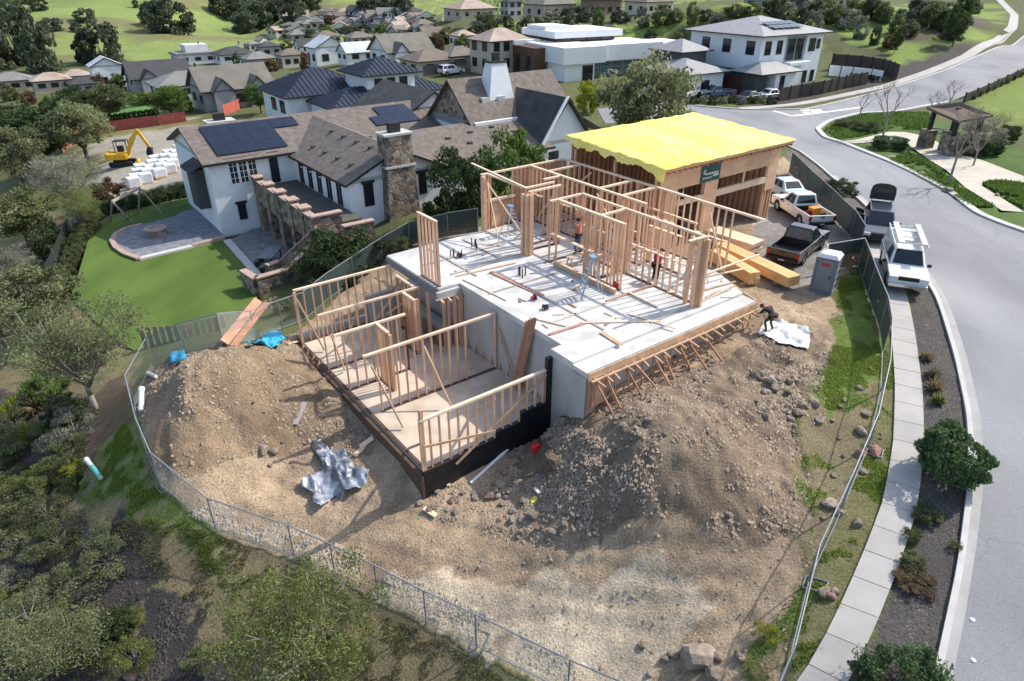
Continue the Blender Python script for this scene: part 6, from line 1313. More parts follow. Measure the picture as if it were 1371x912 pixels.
fence('chain-link fence along the lower left boundary curving around the dirt site', [(408,430),(379,441),(300,464),(207,493),(181,546),(196,605),(217,655),(290,712),(395,748),(507,802),(638,868),(760,930),(880,985)], 1.6, [None, None, M_haze, M_haze, M_haze], base_screen=.35, step_feet=True)
fence('dark screened chain-link fence between the slab and the stucco house', [(408,430),(440,402),(474,378),(512,352),(549,330),(600,318),(640,312)], 1.55, M_scr)
# netting on the bare lot, black rail fence by the lawn
def net(label, px, h, c, name, seg=3, z=None):
    m = mat('net_' + name, c, .8, .2, 2); P = [GT(*q) for q in px]; t = thing(name, label, 'fence', P[0])
    for a, b in zip(P, P[1:]):
        MB().quad(a, b, b + Vector((0,0,h)), a + Vector((0,0,h))).build('net_panel', m, t); MB().tube(a, a + Vector((0,0,h+.1)), .03, n=6).build('stake', M_post, t)
    return t
net('orange-red safety netting curving along the far side of the bare lot', [(85,205),(90,196),(110,186),(140,178),(180,172),(215,168),(250,163)], 1.3, (.42, .10, .075), 'safety_netting')
net('orange-red safety netting between the craftsman house and the metal roof house', [(300,155),(318,148),(332,138),(340,128)], 1.4, (.55, .06, .05), 'safety_netting')
net('dark screened fence along the left side of the lawn', [(112,288),(105,305),(92,335),(80,365),(70,385)], 1.7, (.02, .03, .026), 'screen_fence')
gf_ = thing('picket_fence', 'weathered board fence at the foot of the slope below the lawn', 'fence', onG(200, 468))
P = [G(u, v, -4.5) for u, v in ((196,465),(250,462),(310,446),(380,420))]
M_pk = mat('weathered_board', (.30, .24, .17), .9, .2, 2, rnd=.2)
for a, b in zip(P, P[1:]):
    n = int((b - a).length / .3)
    for i in range(n): q = a.lerp(b, i / n); MB().box(q - Vector((0,0,.3)), .24, .03, 1.5, math.atan2(b.y-a.y, b.x-a.x), base=True).build('board', M_pk, gf_)
# white wrapped pallets on the lot
M_wrap = mat('white_wrap', (.72, .73, .75), .5, .1, 2, .02, 6); random.seed(6)
rows = [(186,252,4),(204,246,5),(222,238,5),(236,232,5)]
for r, (u, v, n) in enumerate(rows):
    for i in range(n):
        p = GT(u + i * 3.2 - (n - 1) * 5.6 * .3, v - i * 6.2); t = thing('wrapped_pallet', 'white wrapped pallet, %s from the front in the %s row from the left' % (ORD[i], ORD[r]), 'pallet', p, AX + random.uniform(-.1, .1), 'white wrapped pallets on the bare lot')
        MB().box((0,0,0), 1.15, 1.0, .14, base=True).build('pallet_base', M_formw, t, local=True); bevel(MB().box((0,0,.142), 1.1, .95, .75 + .2 * random.random(), base=True).build('wrapped_load', M_wrap, t, local=True), .08)
for k, (u, v) in enumerate(((1302,830),(1303,884))):
    p = GT(u, v); t = thing('road_stud', ('upper' if k == 0 else 'lower') + ' of two small white reflector studs on the road at lower right', 'road stud', p); MB().lathe(p, [(.07,-.01),(.065,.015),(.03,.028)], 10).build('stud_base', M_paint, t); MB().box(p + Vector((0,0,.03)), .05, .03, .01).build('lens', M_lamp, t)
# ---------------------------------------------------------------- park shelter
c = GT(1275, 190); sh = thing('park_shelter', 'brown roofed picnic shelter on stone pillars in the small park', 'shelter', c, R(-20)); M_sr = mat('shelter_roof', (.13, .09, .07), .8, .15, 1)
def sh_roof():
    a, b, c_, d = G(1241,143,2.0), G(1284,162,1.6), G(1330,154,2.0), G(1285,137,2.6)
    pts = [a, b, c_, d] + [q - Vector((0,0,.2)) for q in (a, b, c_, d)]; MB().add(pts, [(0,1,2,3),(7,6,5,4),(0,1,5,4),(1,2,6,5),(2,3,7,6),(3,0,4,7)]).build('roof', M_sr, sh)
    for q in (a.lerp(c_, .14), b.lerp(d, .2), c_.lerp(a, .14), d.lerp(b, .2)):
        g = gz(q.x, q.y); k = MB(); k.box((q.x, q.y, g - .2), 1.0, 1.0, 2.0, .3, base=True); k.build('stone_pillar', M_stone, sh); MB().beam(Vector((q.x, q.y, g + 1.7)), q - Vector((0,0,.15)), .3, .3).build('post', M_trim, sh)
sh_roof()
c = GT(1258, 178); bn = thing('park_bench', 'dark bench under the park shelter', 'bench', c, R(-20))
MB().box((0,0,.42), 1.6, .45, .07).build('seat', M_trim, bn, local=True)
for x in (-.6, .6): MB().box((x,0,0), .1, .4, .385, base=True).build('leg', M_trim, bn, local=True)
# dark wooden fence and retaining wall by the two-storey house
def bfence(label, pts, h, m, name, pw_=1.6):
    t = thing(name, label, 'fence', pts[0])
    for a, b in zip(pts, pts[1:]):
        n = max(1, int((b - a).length / pw_))
        for i in range(n):
            p, q = a.lerp(b, i / n), a.lerp(b, (i + .96) / n); MB().beam(p + Vector((0,0,h/2)), q + Vector((0,0,h/2)), .06, h).build('panel', m, t); MB().box(p, .14, .14, h + .15, base=True).build('post', M_trim, t)
    return t
bfence('dark wooden fence along the pavement in front of the two-storey house', [GT(*q) for q in ((1042,136),(1070,131),(1100,126),(1130,119),(1160,113))], 1.7, mat('dark_fence', (.05, .04, .032), .8, .2, 2), 'wooden_fence')
bfence('dark block retaining wall behind the two-storey house', [GT(*q) for q in ((1112,92),(1150,95),(1180,100),(1200,108))], 2.2, mat('dark_block', (.045, .04, .038), .9, .2, 1), 'retaining_wall')
bfence('white garden wall curving behind the two-storey house', [GT(*q) for q in ((1108,101),(1140,104),(1165,107),(1180,110))], 1.5, M_stucco, 'garden_wall')
bfence('black rail fence at the right edge beside the sloping lawn', [GT(*q) for q in ((1290,138),(1320,125),(1345,113),(1371,100))], 1.1, M_trim, 'rail_fence', 4)
# ================================================================== plants
rng = np.random.default_rng(7)
M_bark = mat('bark', (.10, .08, .06), .95, .3, 4, .02, 10); M_barkp = mat('pale_bark', (.27, .24, .20), .95, .3, 4, .02, 10)
LEAF = {
 'olive': leafmat('leaf_olive', (0.065, 0.0858, 0.0338), (0.2275, 0.2535, 0.104), .4), 'dark': leafmat('leaf_dark', (0.023, 0.0437, 0.0161), (0.0978, 0.138, 0.0483), .35),
 'bright': leafmat('leaf_bright', (0.046, 0.0943, 0.0184), (0.1955, 0.2875, 0.0633), .4), 'grey': leafmat('leaf_grey', (0.114, 0.1176, 0.084), (0.36, 0.36, 0.27), .3), 'oak': leafmat('leaf_oak', (.050, .066, .042), (.140, .165, .095), .35), 'hedge': leafmat('leaf_hedge', (.035, .070, .028), (.135, .20, .085), .35),
 'sage': leafmat('leaf_sage', (0.102, 0.12, 0.054), (0.288, 0.306, 0.15), .4),
 'lime': leafmat('leaf_lime', (0.13, 0.16, 0.016), (0.42, 0.44, 0.05), .4), 'spring': leafmat('leaf_spring', (0.0978, 0.1265, 0.0345), (0.299, 0.345, 0.115), .45), 'rust': leafmat('leaf_rust', (0.075, 0.05, 0.028), (0.23, 0.15, 0.075), .35), 'tan': leafmat('leaf_tan', (0.18, 0.14, 0.07), (0.42, 0.34, 0.19), .3)}
def leaf_mesh(name, pos, size, m, asp=1.8, up=.0, cval=None):
    n = len(pos); d1 = rng.normal(size=(n, 3)); d1[:, 2] += up; d1 /= np.linalg.norm(d1, axis=1)[:, None]; d2 = np.cross(d1, rng.normal(size=(n, 3))); d2 /= np.linalg.norm(d2, axis=1)[:, None]
    s = (size * rng.uniform(.6, 1.3, n))[:, None]; a = d1 * s * asp * .5; b = d2 * s * .5
    V = np.stack([pos - a, pos + b * .9 - a * .1, pos + a, pos - b * .9 - a * .1], 1).reshape(-1, 3); F = np.arange(4 * n).reshape(n, 4)
    me = bpy.data.meshes.new(name); me.vertices.add(4 * n); me.vertices.foreach_set('co', V.ravel()); me.loops.add(4 * n); me.loops.foreach_set('vertex_index', F.ravel().astype(np.int32))
    me.polygons.add(n); me.polygons.foreach_set('loop_start', np.arange(0, 4 * n, 4, dtype=np.int32)); me.update(calc_edges=True)
    r = rng.uniform(0, 1, n) if cval is None else np.clip(cval + rng.normal(0, .2, n), 0, 1)
    at = me.attributes.new('rnd', 'FLOAT', 'POINT'); at.data.foreach_set('value', np.repeat(r, 4)); me.materials.append(m); return me
def cloud(n, nc, r=(1, 1, 1), cr=.32, hollow=.55, flat=-.75):
    """points in leafy clumps over an uneven crown, unit size; second array: tint per clump"""
    c = rng.normal(size=(nc, 3)); c /= np.linalg.norm(c, axis=1)[:, None]; c *= (hollow + (1 - hollow) * rng.uniform(0, 1, nc) ** .6)[:, None] * rng.uniform(.72, 1.05, nc)[:, None]; c = c[c[:, 2] > flat]; nc = len(c)
    k = rng.integers(0, nc, n); rr = cr * rng.uniform(.5, 1.25, nc)
    d = rng.normal(size=(n, 3)); d /= np.linalg.norm(d, axis=1)[:, None]; d *= (rng.uniform(0, 1, n) ** .45 * rr[k])[:, None]; d[:, 2] *= .75
    tint = rng.uniform(.15, .8, nc)
    return (c[k] + d) * np.array(r), tint[k], c * np.array(r)
def limbs(name, targets, h0_, r0, m, lean=(0, 0), nmain=None):
    mb = MB(); top = Vector((lean[0], lean[1], h0_)); mb.tube((0, 0, -.25), top * .55, r0, r0 * .8, 8); mb.tube(top * .55, top, r0 * .8, r0 * .6, 8)
    for q in targets:
        q = Vector(q); mid = top.lerp(q, .5) + Vector((random.uniform(-.1, .1), random.uniform(-.1, .1), random.uniform(0, .15))) * (q - top).length
        mb.tube(top - Vector((0, 0, h0_ * random.uniform(.02, .3))), mid, r0 * .38, r0 * .22, 5); mb.tube(mid, q, r0 * .22, r0 * .06, 4)
        for _ in range(2): e = mid.lerp(q, random.uniform(.2, .8)); mb.tube(e, e + Vector((random.uniform(-1, 1), random.uniform(-1, 1), random.uniform(-.1, .8))) * (q - mid).length * .5, r0 * .1, r0 * .03, 4)
    return mb.mesh(name, m, True)
PROTO = {}
def proto(kind):
    """unit plant: crown about 1 m radius; returns list of (part name, mesh)"""
    if kind in PROTO: return PROTO[kind]
    random.seed(hash(kind) % 1000 if False else sum(map(ord, kind)))
    base, leaf = kind.split('.')[0], kind.split('.')[1]
    L_ = LEAF[leaf]
    if base == 'tree':
        p, t, c = cloud(9500, 60, (1, 1, .85), .30); p[:, 2] += 1.35; c[:, 2] += 1.35; out = [('trunk', limbs('trunk', c[::4] * .9 + np.array((0, 0, .1)), .55, .075, M_bark)), ('crown', leaf_mesh('crown', p, .052, L_, cval=t))]
    elif base == 'airy':
        p, t, c = cloud(15000, 95, (1, 1, .75), .24, .12); p[:, 2] += 1.3; c[:, 2] += 1.3; out = [('trunk', limbs('trunk', c[::2], .5, .05, M_barkp)), ('crown', leaf_mesh('crown', p, .017, L_, 2.8, cval=t))]
    elif base == 'bush':
        p, t, c = cloud(7000, 52, (1, 1, .8), .28, .55, -.35); p[:, 2] = np.abs(p[:, 2] + .35); out = [('stem', limbs('stem', np.abs(c[::6]) * np.array((1, 1, .7)), .15, .05, M_bark)), ('crown', leaf_mesh('crown', p, .05, L_, cval=t))]
    elif base == 'scrub':
        p, t, c = cloud(5200, 44, (1, 1, .7), .24, .4, -.3); p[:, 2] = np.abs(p[:, 2] + .3); out = [('stem', limbs('stem', c[::2] * np.array((1, 1, .5)) + np.array((0, 0, .35)), .12, .035, M_barkp)), ('crown', leaf_mesh('crown', p, .030, L_, 2.4, cval=t))]
    elif base == 'ball':           # clipped shrub
        n = 8500; d = rng.normal(size=(n, 3)); d /= np.linalg.norm(d, axis=1)[:, None]; d = np.sign(d) * np.abs(d) ** .62; d *= (rng.uniform(.8, 1.0, n) * (1 + .16 * np.sin(d[:, 0] * 5 + 1) * np.sin(d[:, 1] * 4) + .1 * np.sin(d[:, 2] * 7 + d[:, 0] * 3)))[:, None] * .8; d[:, 2] = d[:, 2] * .5 + .5
        out = [('stem', limbs('stem', [(.3, .2, .5), (-.3, .1, .5), (0, -.3, .5)], .2, .06, M_bark)), ('crown', leaf_mesh('crown', d, .06, L_, 1.5))]
    elif base == 'far':            # distant oak
        p, t, c = cloud(3600, 40, (1, 1, .75), .36, .7); p[:, 2] += .55; out = [('trunk', limbs('trunk', c[::6] + np.array((0, 0, .55)), .25, .06, M_bark)), ('crown', leaf_mesh('crown', p, .10, L_, 1.3, cval=t))]
    elif base == 'spike':
        mb = []; n = 90; a = rng.uniform(0, 2 * np.pi, n); el = rng.uniform(.25, 1.45, n); L2 = rng.uniform(.6, 1.1, n); V = []; 
        for i in range(n):
            d = np.array((np.cos(a[i]) * np.cos(el[i]), np.sin(a[i]) * np.cos(el[i]), np.sin(el[i]))); s = np.array((-np.sin(a[i]), np.cos(a[i]), 0)) * .035; q = d * L2[i] * .6; e = d * L2[i] - np.array((0, 0, .25)) * np.cos(el[i]); V += [-s, s, q + s * .9, e, q - s * .9]
        me = bpy.data.meshes.new('leaves'); me.from_pydata([tuple(v) for v in V], [], [(5*i, 5*i+1, 5*i+2, 5*i+3, 5*i+4) for i in range(n)]); at = me.attributes.new('rnd', 'FLOAT', 'POINT'); at.data.foreach_set('value', np.repeat(rng.uniform(0, 1, n), 5)); me.materials.append(L_); out = [('leaves', me)]
    elif base == 'bare':
        mb = MB()
        def br(p, d, l, r, g):
            q = p + d * l; mb.tube(p, q, r, r * .65, 5 if g < 2 else 3, cap=False)
            if g >= 5: return
            for _ in range(3 if g < 4 else 2):
                nd = (d + Vector((random.uniform(-.6, .6), random.uniform(-.6, .6), random.uniform(-.1, .45)))).normalized(); br(p.lerp(q, random.uniform(.55, 1)), nd, l * random.uniform(.55, .8), r * .55, g + 1)
        br(Vector((0, 0, -.1)), Vector((0, 0, 1)), 1.0, .035, 0); out = [('branches', mb.mesh('branches', M_barkp, True))]
    PROTO[kind] = out; return out
def plant(kind, loc, w, h, label, name, cat, group=None, rz=None, lean=(0, 0)):
    t = thing(name, label, cat, loc, rng.uniform(0, 6.28) if rz is None else rz, group)
    hu = {'tree': 2.2, 'airy': 2.1, 'bush': 1.15, 'scrub': 1.0, 'ball': 1.0, 'far': 1.3, 'spike': 1.0, 'bare': 3.0}[kind.split('.')[0]]; hw = 1.0 if 'bare' not in kind else 1.0
    t.scale = (w / 2 / hw, w / 2 / hw, h / hu); t.rotation_euler = (lean[0], lean[1], t.rotation_euler[2])
    for n, me in proto(kind): link(n, me, t, True)
    return t
def atpx(kind, u, v, wpx, h, label, name, cat, group=None, far=False, **k):
    p = GT(u, v) if far else onG(u, v); f = p.y * CP - (p.z - CAM_H) * SP; return plant(kind, p, wpx * f / FPX, h, label, name, cat, group, **k)
# -- near trees, one by one
T_ = [
 ('airy.sage',128,548,175,6.2,'slender pale-trunked tree left of the dirt heap, outside the fence','tree'), ('airy.spring',425,925,240,5.0,'light green airy tree in the bottom foreground before the fence','tree'),
 ('airy.sage',60,905,190,3.0,'olive green tree at the bottom left corner','tree'),
 ('bush.dark',618,288,92,4.6,'dark green tree beside the stucco house wall, left of the brighter one','tree'), ('bush.bright',690,264,96,5.0,'bright green rounded tree behind the back wall of the framing','tree'),
 ('bush.dark',460,368,120,3.0,'large dark shrub below the stone terrace','shrub'), ('bush.sage',862,176,128,7.6,'large olive green street tree behind the yellow roof sheeting','tree'), ('bush.lime',782,152,44,4.2,'yellow-green bushy tree left of the large street tree','tree'), ('bush.lime',905,168,52,2.0,'yellow-green shrub behind the garage','shrub'), ('bush.lime',848,176,40,1.6,'low yellow-green shrub under the large street tree','shrub'),
 ('bush.olive',468,148,56,3.6,'rounded olive bush in front of the metal roof house','shrub'), ('tree.bright',350,152,36,4.0,'green tree beside the orange netting','tree'),
 ('tree.sage',118,215,80,6.5,'tree at the corner of the bare lot, left of the excavator','tree'), ('tree.dark',70,225,90,7,'dark tree left of the bare lot','tree'), ('tree.sage',35,255,80,6.5,'olive tree near the left edge, level with the excavator','tree'), ('airy.grey',100,285,90,5.5,'greyish bare-looking tree beside the swing set','tree'), ('tree.olive',40,330,90,5,'olive tree at the left edge, level with the fire pit','tree'), ('airy.spring',115,315,60,4,'light green tree behind the screen fence','tree'), ('airy.grey',20,400,90,4,'grey thin tree at the left edge, level with the lawn','tree'), ('bush.dark',75,345,60,2.6,'dark shrub outside the screen fence, level with the patio','shrub'), ('tree.sage',62,445,120,3.9,'green tree crown next to the lawn corner at left','tree'), ('airy.sage',10,475,110,3.4,'green tree at the left edge above the spiky plants','tree'), ('tree.dark',105,180,60,6,'dark tree before the low tan houses','tree'), ('tree.olive',150,165,60,5.5,'olive tree left of the putting green','tree'), ('tree.dark',15,215,70,7,'dark tree at the left edge behind the bare lot','tree'), ('bush.rust',150,275,50,2.4,'brownish shrub beside the swing set','shrub'),
 ('ball.hedge',1266,640,84,1.85,'big clipped dark green shrub between pavement and road','shrub'), ('bush.hedge',1198,925,115,1.5,'dark green shrub at the bottom by the pavement','shrub'), ('bush.dark',1122,258,50,1.0,'low dark shrub between site fence and street','shrub'), ('ball.hedge',1190,199,52,1.1,'clipped oval hedge shrub in the park','shrub'), ('ball.dark',1323,208,36,1.3,'clipped shrub beside the park shelter','shrub'), ('bush.dark',1160,176,40,1.0,'dark low shrub on the park corner','shrub'), ('bush.olive',1135,170,40,.8,'low olive shrub at the tip of the park','shrub'), ('bush.grey',1310,196,60,2.2,'grey twiggy shrub under the park shelter','shrub'), ('ball.dark',1345,190,34,1.5,'dark shrub right of the park shelter','shrub'),
 ('bush.olive',1240,693,46,.35,'low olive ground shrub in the planting strip, upper one','shrub'), ('bush.olive',1220,722,26,.4,'low olive ground shrub in the planting strip, middle one','shrub'), ('bush.olive',1222,758,40,.35,'low olive ground shrub in the planting strip, lower one','shrub'), ('bush.rust',1228,782,60,.25,'brown dry ground shrub in the planting strip','shrub'), ('scrub.spring',1278,735,22,.3,'small green weed clump by the kerb','shrub'),
 ('spike.tan',1248,505,30,.7,'tan ornamental grass above the big clipped shrub, nearest it','grass'), ('spike.tan',1250,522,32,.75,'tan ornamental grass touching the big clipped shrub','grass'), ('spike.tan',1240,482,26,.6,'tan ornamental grass beside the pavement, farthest up','grass'), ('spike.spring',1255,540,30,.6,'green ornamental grass before the big clipped shrub','grass'),
 ('bare.grey',1181,186,95,8.2,'leafless tree with pale trunk at the park hedge','tree'), ('bare.grey',1269,249,110,8.5,'leafless tree by the kerb in front of the park path','tree'), ('bare.grey',1303,222,80,4.6,'small leafless tree in the round planting bed','tree'), ('bare.grey',1150,160,60,4.5,'thin leafless tree at the junction corner','tree'), ('bare.grey',1290,205,90,6,'leafless tree standing before the park shelter','tree'), ('bare.grey',1325,200,80,5,'leafless tree right of the park shelter','tree'), ('bare.grey',1245,168,70,5,'leafless tree left of the park shelter','tree'), ('scrub.grey',1290,206,60,1.6,'grey twiggy shrub in front of the shelter pillars','shrub'), ('bare.grey',1268,150,70,5,'leafless tree behind the park shelter','tree'),
 ('spike.lime',22,555,70,1.3,'yellow-green spiky plant at the left edge, upper one','plant'), ('spike.lime',48,585,60,1.1,'yellow-green spiky plant at the left edge, lower one','plant'), ('spike.tan',48,548,60,1.2,'straw-coloured spiky plant at the left','plant'), ('bush.dark',92,560,60,1.2,'dark shrub beside the pale tree trunk','shrub'), ('bush.bright',62,530,70,1.3,'green shrub behind the spiky plants','shrub'),
 ('scrub.spring',182,830,34,.5,'yellow-green tuft on the dark mulch, near the bottom','plant'), ('scrub.spring',110,770,34,.5,'yellow-green tuft among the grey shrubs','plant'), ('bush.dark',95,655,36,.6,'small dark green plant by the teal pipe stub','plant'), ('scrub.lime',105,630,36,.5,'yellow weed clump by the teal pipe stub','plant'), ('bush.dark',160,842,60,.7,'low dark plant on the mulch beside the yellow tuft','plant'),
 ('tree.bright',232,160,50,4.5,'round green tree right of the putting green','tree'), ('bush.lime',248,150,26,3,'lime green tree right of the round green tree','tree'), ('bush.bright',190,142,34,2.2,'green shrub behind the putting green','shrub'), ('bush.rust',210,140,26,2,'reddish shrub behind the putting green','shrub'),
 ('bush.spring',380,418,30,.9,'pale green shrub inside the fence by the lower wall','shrub'), ('bush.olive',535,342,40,1.2,'olive shrub behind the slab corner','shrub'), ('bush.olive',420,372,70,1.4,'olive shrub at the foot of the stair wall','shrub'), ('bush.dark',575,300,40,1.0,'dark low shrub at the stucco house wall','shrub'), ('bush.bright',300,308,18,1.0,'small palm-like plant in the patio corner','plant'),
 ('scrub.lime',1022,850,40,.4,'green weed clump beside the large boulder','plant'), ('scrub.spring',1010,905,44,.4,'green weed patch at the bottom by the fence end','plant'),
]
for kd, u, v, w, h, lab, cat in T_:
    o = atpx(kd, u, v, w, h, lab, {'tree': 'bare_tree' if 'bare' in kd else 'tree', 'grass': 'ornamental_grass', 'plant': 'plant', 'shrub': 'shrub'}[cat], cat, far=v < 260 or u > 1180, lean=(0, 0))
    if kd == 'ball.hedge' and u > 1200: o.rotation_euler[2] = R(98); o.scale = (o.scale[0] * 1.35, o.scale[1] * .92, o.scale[2])
# -- grey scrub on the dark slope at the lower left
random.seed(12)
for i, (u, v) in enumerate([(30,640),(70,655),(20,690),(60,700),(15,740),(55,740),(95,620),(40,600),(25,790),(75,800),(20,860),(70,850),(120,845),(60,890),(110,890),(10,620),(85,730),(140,880),(40,830),(150,760),(5,670),(100,590),(30,580),(75,600),(45,660),(10,700),(140,720),(15,820),(45,870),(185,885),(280,895)]):
    u += random.uniform(-8, 8); v += random.uniform(-8, 8); kd = random.choice(['scrub.grey', 'scrub.sage', 'scrub.olive', 'scrub.spring']); atpx(kd, u, v, random.uniform(48, 92), random.uniform(.6, 1.4), {'scrub.grey': 'grey', 'scrub.sage': 'sage green', 'scrub.olive': 'olive', 'scrub.spring': 'light green'}[kd] + ' scrub bush on the mulched slope, ' + near(u, v), 'scrub_bush', 'bush', 'grey-green bushes on the lower left slope')
# -- hedges round the lawn and the putting green
for i in range(17):
    f = i / 16; u = 128 + (84 - 128) * f; v = 292 + (400 - 292) * f; atpx('bush.olive', u, v, 30, 1.3, ORD[i] + ' hedge shrub from the top along the left side of the lawn', 'hedge_shrub', 'hedge', 'hedge along the lawn')
for i in range(14):
    f = i / 13; u = 140 + 122 * f; v = 288 - 30 * f; atpx('bush.dark' if i % 3 else 'bush.olive', u, v, 24, 1.2, ORD[i] + ' hedge shrub from the left behind the swing set', 'hedge_shrub', 'hedge', 'hedge behind the swing set')
for i in range(12):
    atpx('ball.dark', 138 + i * 6.6, 166 - i * .9, 8, 1.2, ORD[i] + ' clipped hedge shrub from the left before the putting green', 'hedge_shrub', 'hedge', 'hedge of the putting green', far=True)
patch('putting_green', [tuple(GT(*q)) for q in ((145,152),(205,140),(210,150),(205,155),(146,163))], mat('green_turf', (.085, .20, .035), .95, .1, .3), .12, 2)
# -- oaks on the hill, garden trees among the houses, planting on the back slopes
for i, (u, v, w, h) in enumerate([(232,44,62,11),(205,36,34,8),(140,84,58,10),(118,84,30,8),(28,86,75,15),(60,96,50,11),(-5,95,60,12),(15,40,52,10),(-10,18,50,11),(28,8,26,5),(115,28,30,4),(70,42,34,4),(300,22,40,9),(325,30,48,10),(350,38,55,11),(375,26,50,10),(345,12,44,9),(372,10,44,9),(398,20,40,9),(330,44,44,8),(420,12,28,8),(310,8,30,8),(182,10,10,3),(52,14,26,5),(105,44,22,3),(495,22,40,8),(520,16,40,9),(540,24,36,8),(395,34,40,8),(505,10,34,8)]):
    lab = {0: 'largest dark oak thicket in the middle of the green hill', 2: 'dark oak thicket at the foot of the hill above the narrow white house', 4: 'large dark oak above the low tan houses at the left edge', 22: 'single tiny shrub high on the green hill'}.get(i, 'dark oak on the hillside, ' + near(u, v))
    atpx('far.oak', u, v, w, h, lab, 'oak_tree', 'tree', None if i in (0, 2, 4, 22) else 'oaks on the hillside', far=True)
random.seed(21)
GT_ = [(345,82),(352,75),(365,96),(395,86),(410,96),(430,88),(520,88),(585,64),(600,58),(615,48),(640,52),(655,46),(680,40),(690,58),(705,50),(720,44),(735,36),(760,34),(620,70),(590,78),(715,90),(725,84),(860,36),(885,34),(905,30),(925,34),(945,28),(960,36),(985,24),(1005,26),(1030,18),(1050,24),(1075,20),(1100,22),(1120,26),(1140,20),(1160,24),(1180,30),(1205,28),(1225,22),(1245,26),(1262,20),(1285,30),(1300,18),(830,30),(800,36),(780,30),(745,26),(670,30),(650,30),(1275,52),(1282,32),(1190,66),(1170,60),(960,52),(905,66),(870,58),(135,125),(160,122),(190,120),(110,140),(70,150),(40,140),(15,135),(90,120),(300,118),(318,92),(385,72),(560,50),(535,42),(575,40)]
GT_ += [(372 + (i * 71) % 190, 24 + (i * 29) % 36) for i in range(34)] + [(1040 + (i * 47) % 250, 22 + (i * 23) % 30) for i in range(18)]
for i, (u, v) in enumerate(GT_):
    top = v < 60 and u > 560; kd = random.choice(['far.oak', 'far.olive', 'far.grey', 'far.olive'] if top else ['far.bright', 'far.oak', 'far.olive', 'far.rust'])
    atpx(kd, u, v, random.uniform(16, 34) if top else random.uniform(14, 24), random.uniform(2.0, 4.0) if top else random.uniform(2.0, 3.6), (('bushy %s tree on the back slope, ' if top else 'garden tree, %s, ') % {'oak': 'dark', 'olive': 'olive', 'grey': 'greyish', 'bright': 'bright green', 'rust': 'rusty'}[kd[4:]]) + near(u, v), 'hillside_tree' if top else 'garden_tree', 'tree', 'bushes on the back slope' if top else 'garden trees in the valley', far=True)
atpx('tree.dark', 1275, 62, 30, 6, 'upright dark tree standing on the green slope at upper right', 'tree', 'tree', far=True); atpx('tree.dark', 1284, 34, 26, 5, 'upright dark tree near the top of the bank at upper right', 'tree', 'tree', far=True); atpx('tree.dark', 1197, 72, 16, 3.5, 'small dark conifer on the green slope behind the retaining wall', 'tree', 'tree', far=True)
for i in range(9): atpx('ball.olive', 1300 + i * 9, 133 - i * 4.3, 13, .8, ORD[i] + ' low round shrub from the left along the rail fence', 'row_shrub', 'shrub', 'shrubs along the rail fence', far=True)
for i in range(12): atpx('ball.dark', 1122 + i * 6, 101 + i * .9, 7, .8, ORD[i] + ' small round shrub from the left along the retaining wall', 'row_shrub', 'shrub', 'shrubs along the retaining wall', far=True)
for i in range(10): atpx('bush.dark' if i % 2 else 'bush.grey', 915 + i * 13, 140 - (i % 3), 16, 1.0, ORD[i] + ' low shrub from the left in the two-storey house bed', 'front_shrub', 'shrub', 'shrubs in the front bed', far=True)
# ================================================================== rocks, rubble, grass
M_rock = mat('boulder', (.17, .135, .105), .95, .3, 2.5, .03, 8, col2=(.36, .30, .235), rnd=.25); M_rockr = mat('boulder_red', (.22, .12, .095), .95, .3, 2.5, .03, 8, col2=(.36, .23, .18), rnd=.2)
ROCK = []
M_rockd = mat('boulder_earth', (.085, .062, .045), .95, .3, 2.5, .03, 8, col2=(.15, .11, .08))
for k in range(7):
    bm = bmesh.new(); bmesh.ops.create_icosphere(bm, subdivisions=2, radius=1)
    dirs = [Vector(rng.normal(size=3)).normalized() for _ in range(9)]; cut = [rng.uniform(.55, .85) for _ in dirs]
    for v in bm.verts:
        p = v.co.copy()
        for d, c in zip(dirs, cut):
            e = p.dot(d)
            if e > c: p -= d * (e - c)
        v.co = p * (1 + .05 * rng.normal())
    me = bpy.data.meshes.new('rock'); bm.to_mesh(me); bm.free(); me.materials.append({4: M_rockr, 6: M_rockd}.get(k, M_rock)); ROCK.append(me)
def rock(u, v, r, label, group=None, k=None, name='rock', far=False):
    p = GT(u, v) if far else onG(u, v); o = link(name, ROCK[rng.integers(0, 4) if k is None else k], loc=(p.x, p.y, p.z + r * .25), rz=rng.uniform(0, 6), scale=(r * rng.uniform(.9, 1.3), r * rng.uniform(.8, 1.1), r * rng.uniform(.6, .85))); o.rotation_euler[0] = rng.uniform(-.3, .3); return tag(o, label, 'rock', group)
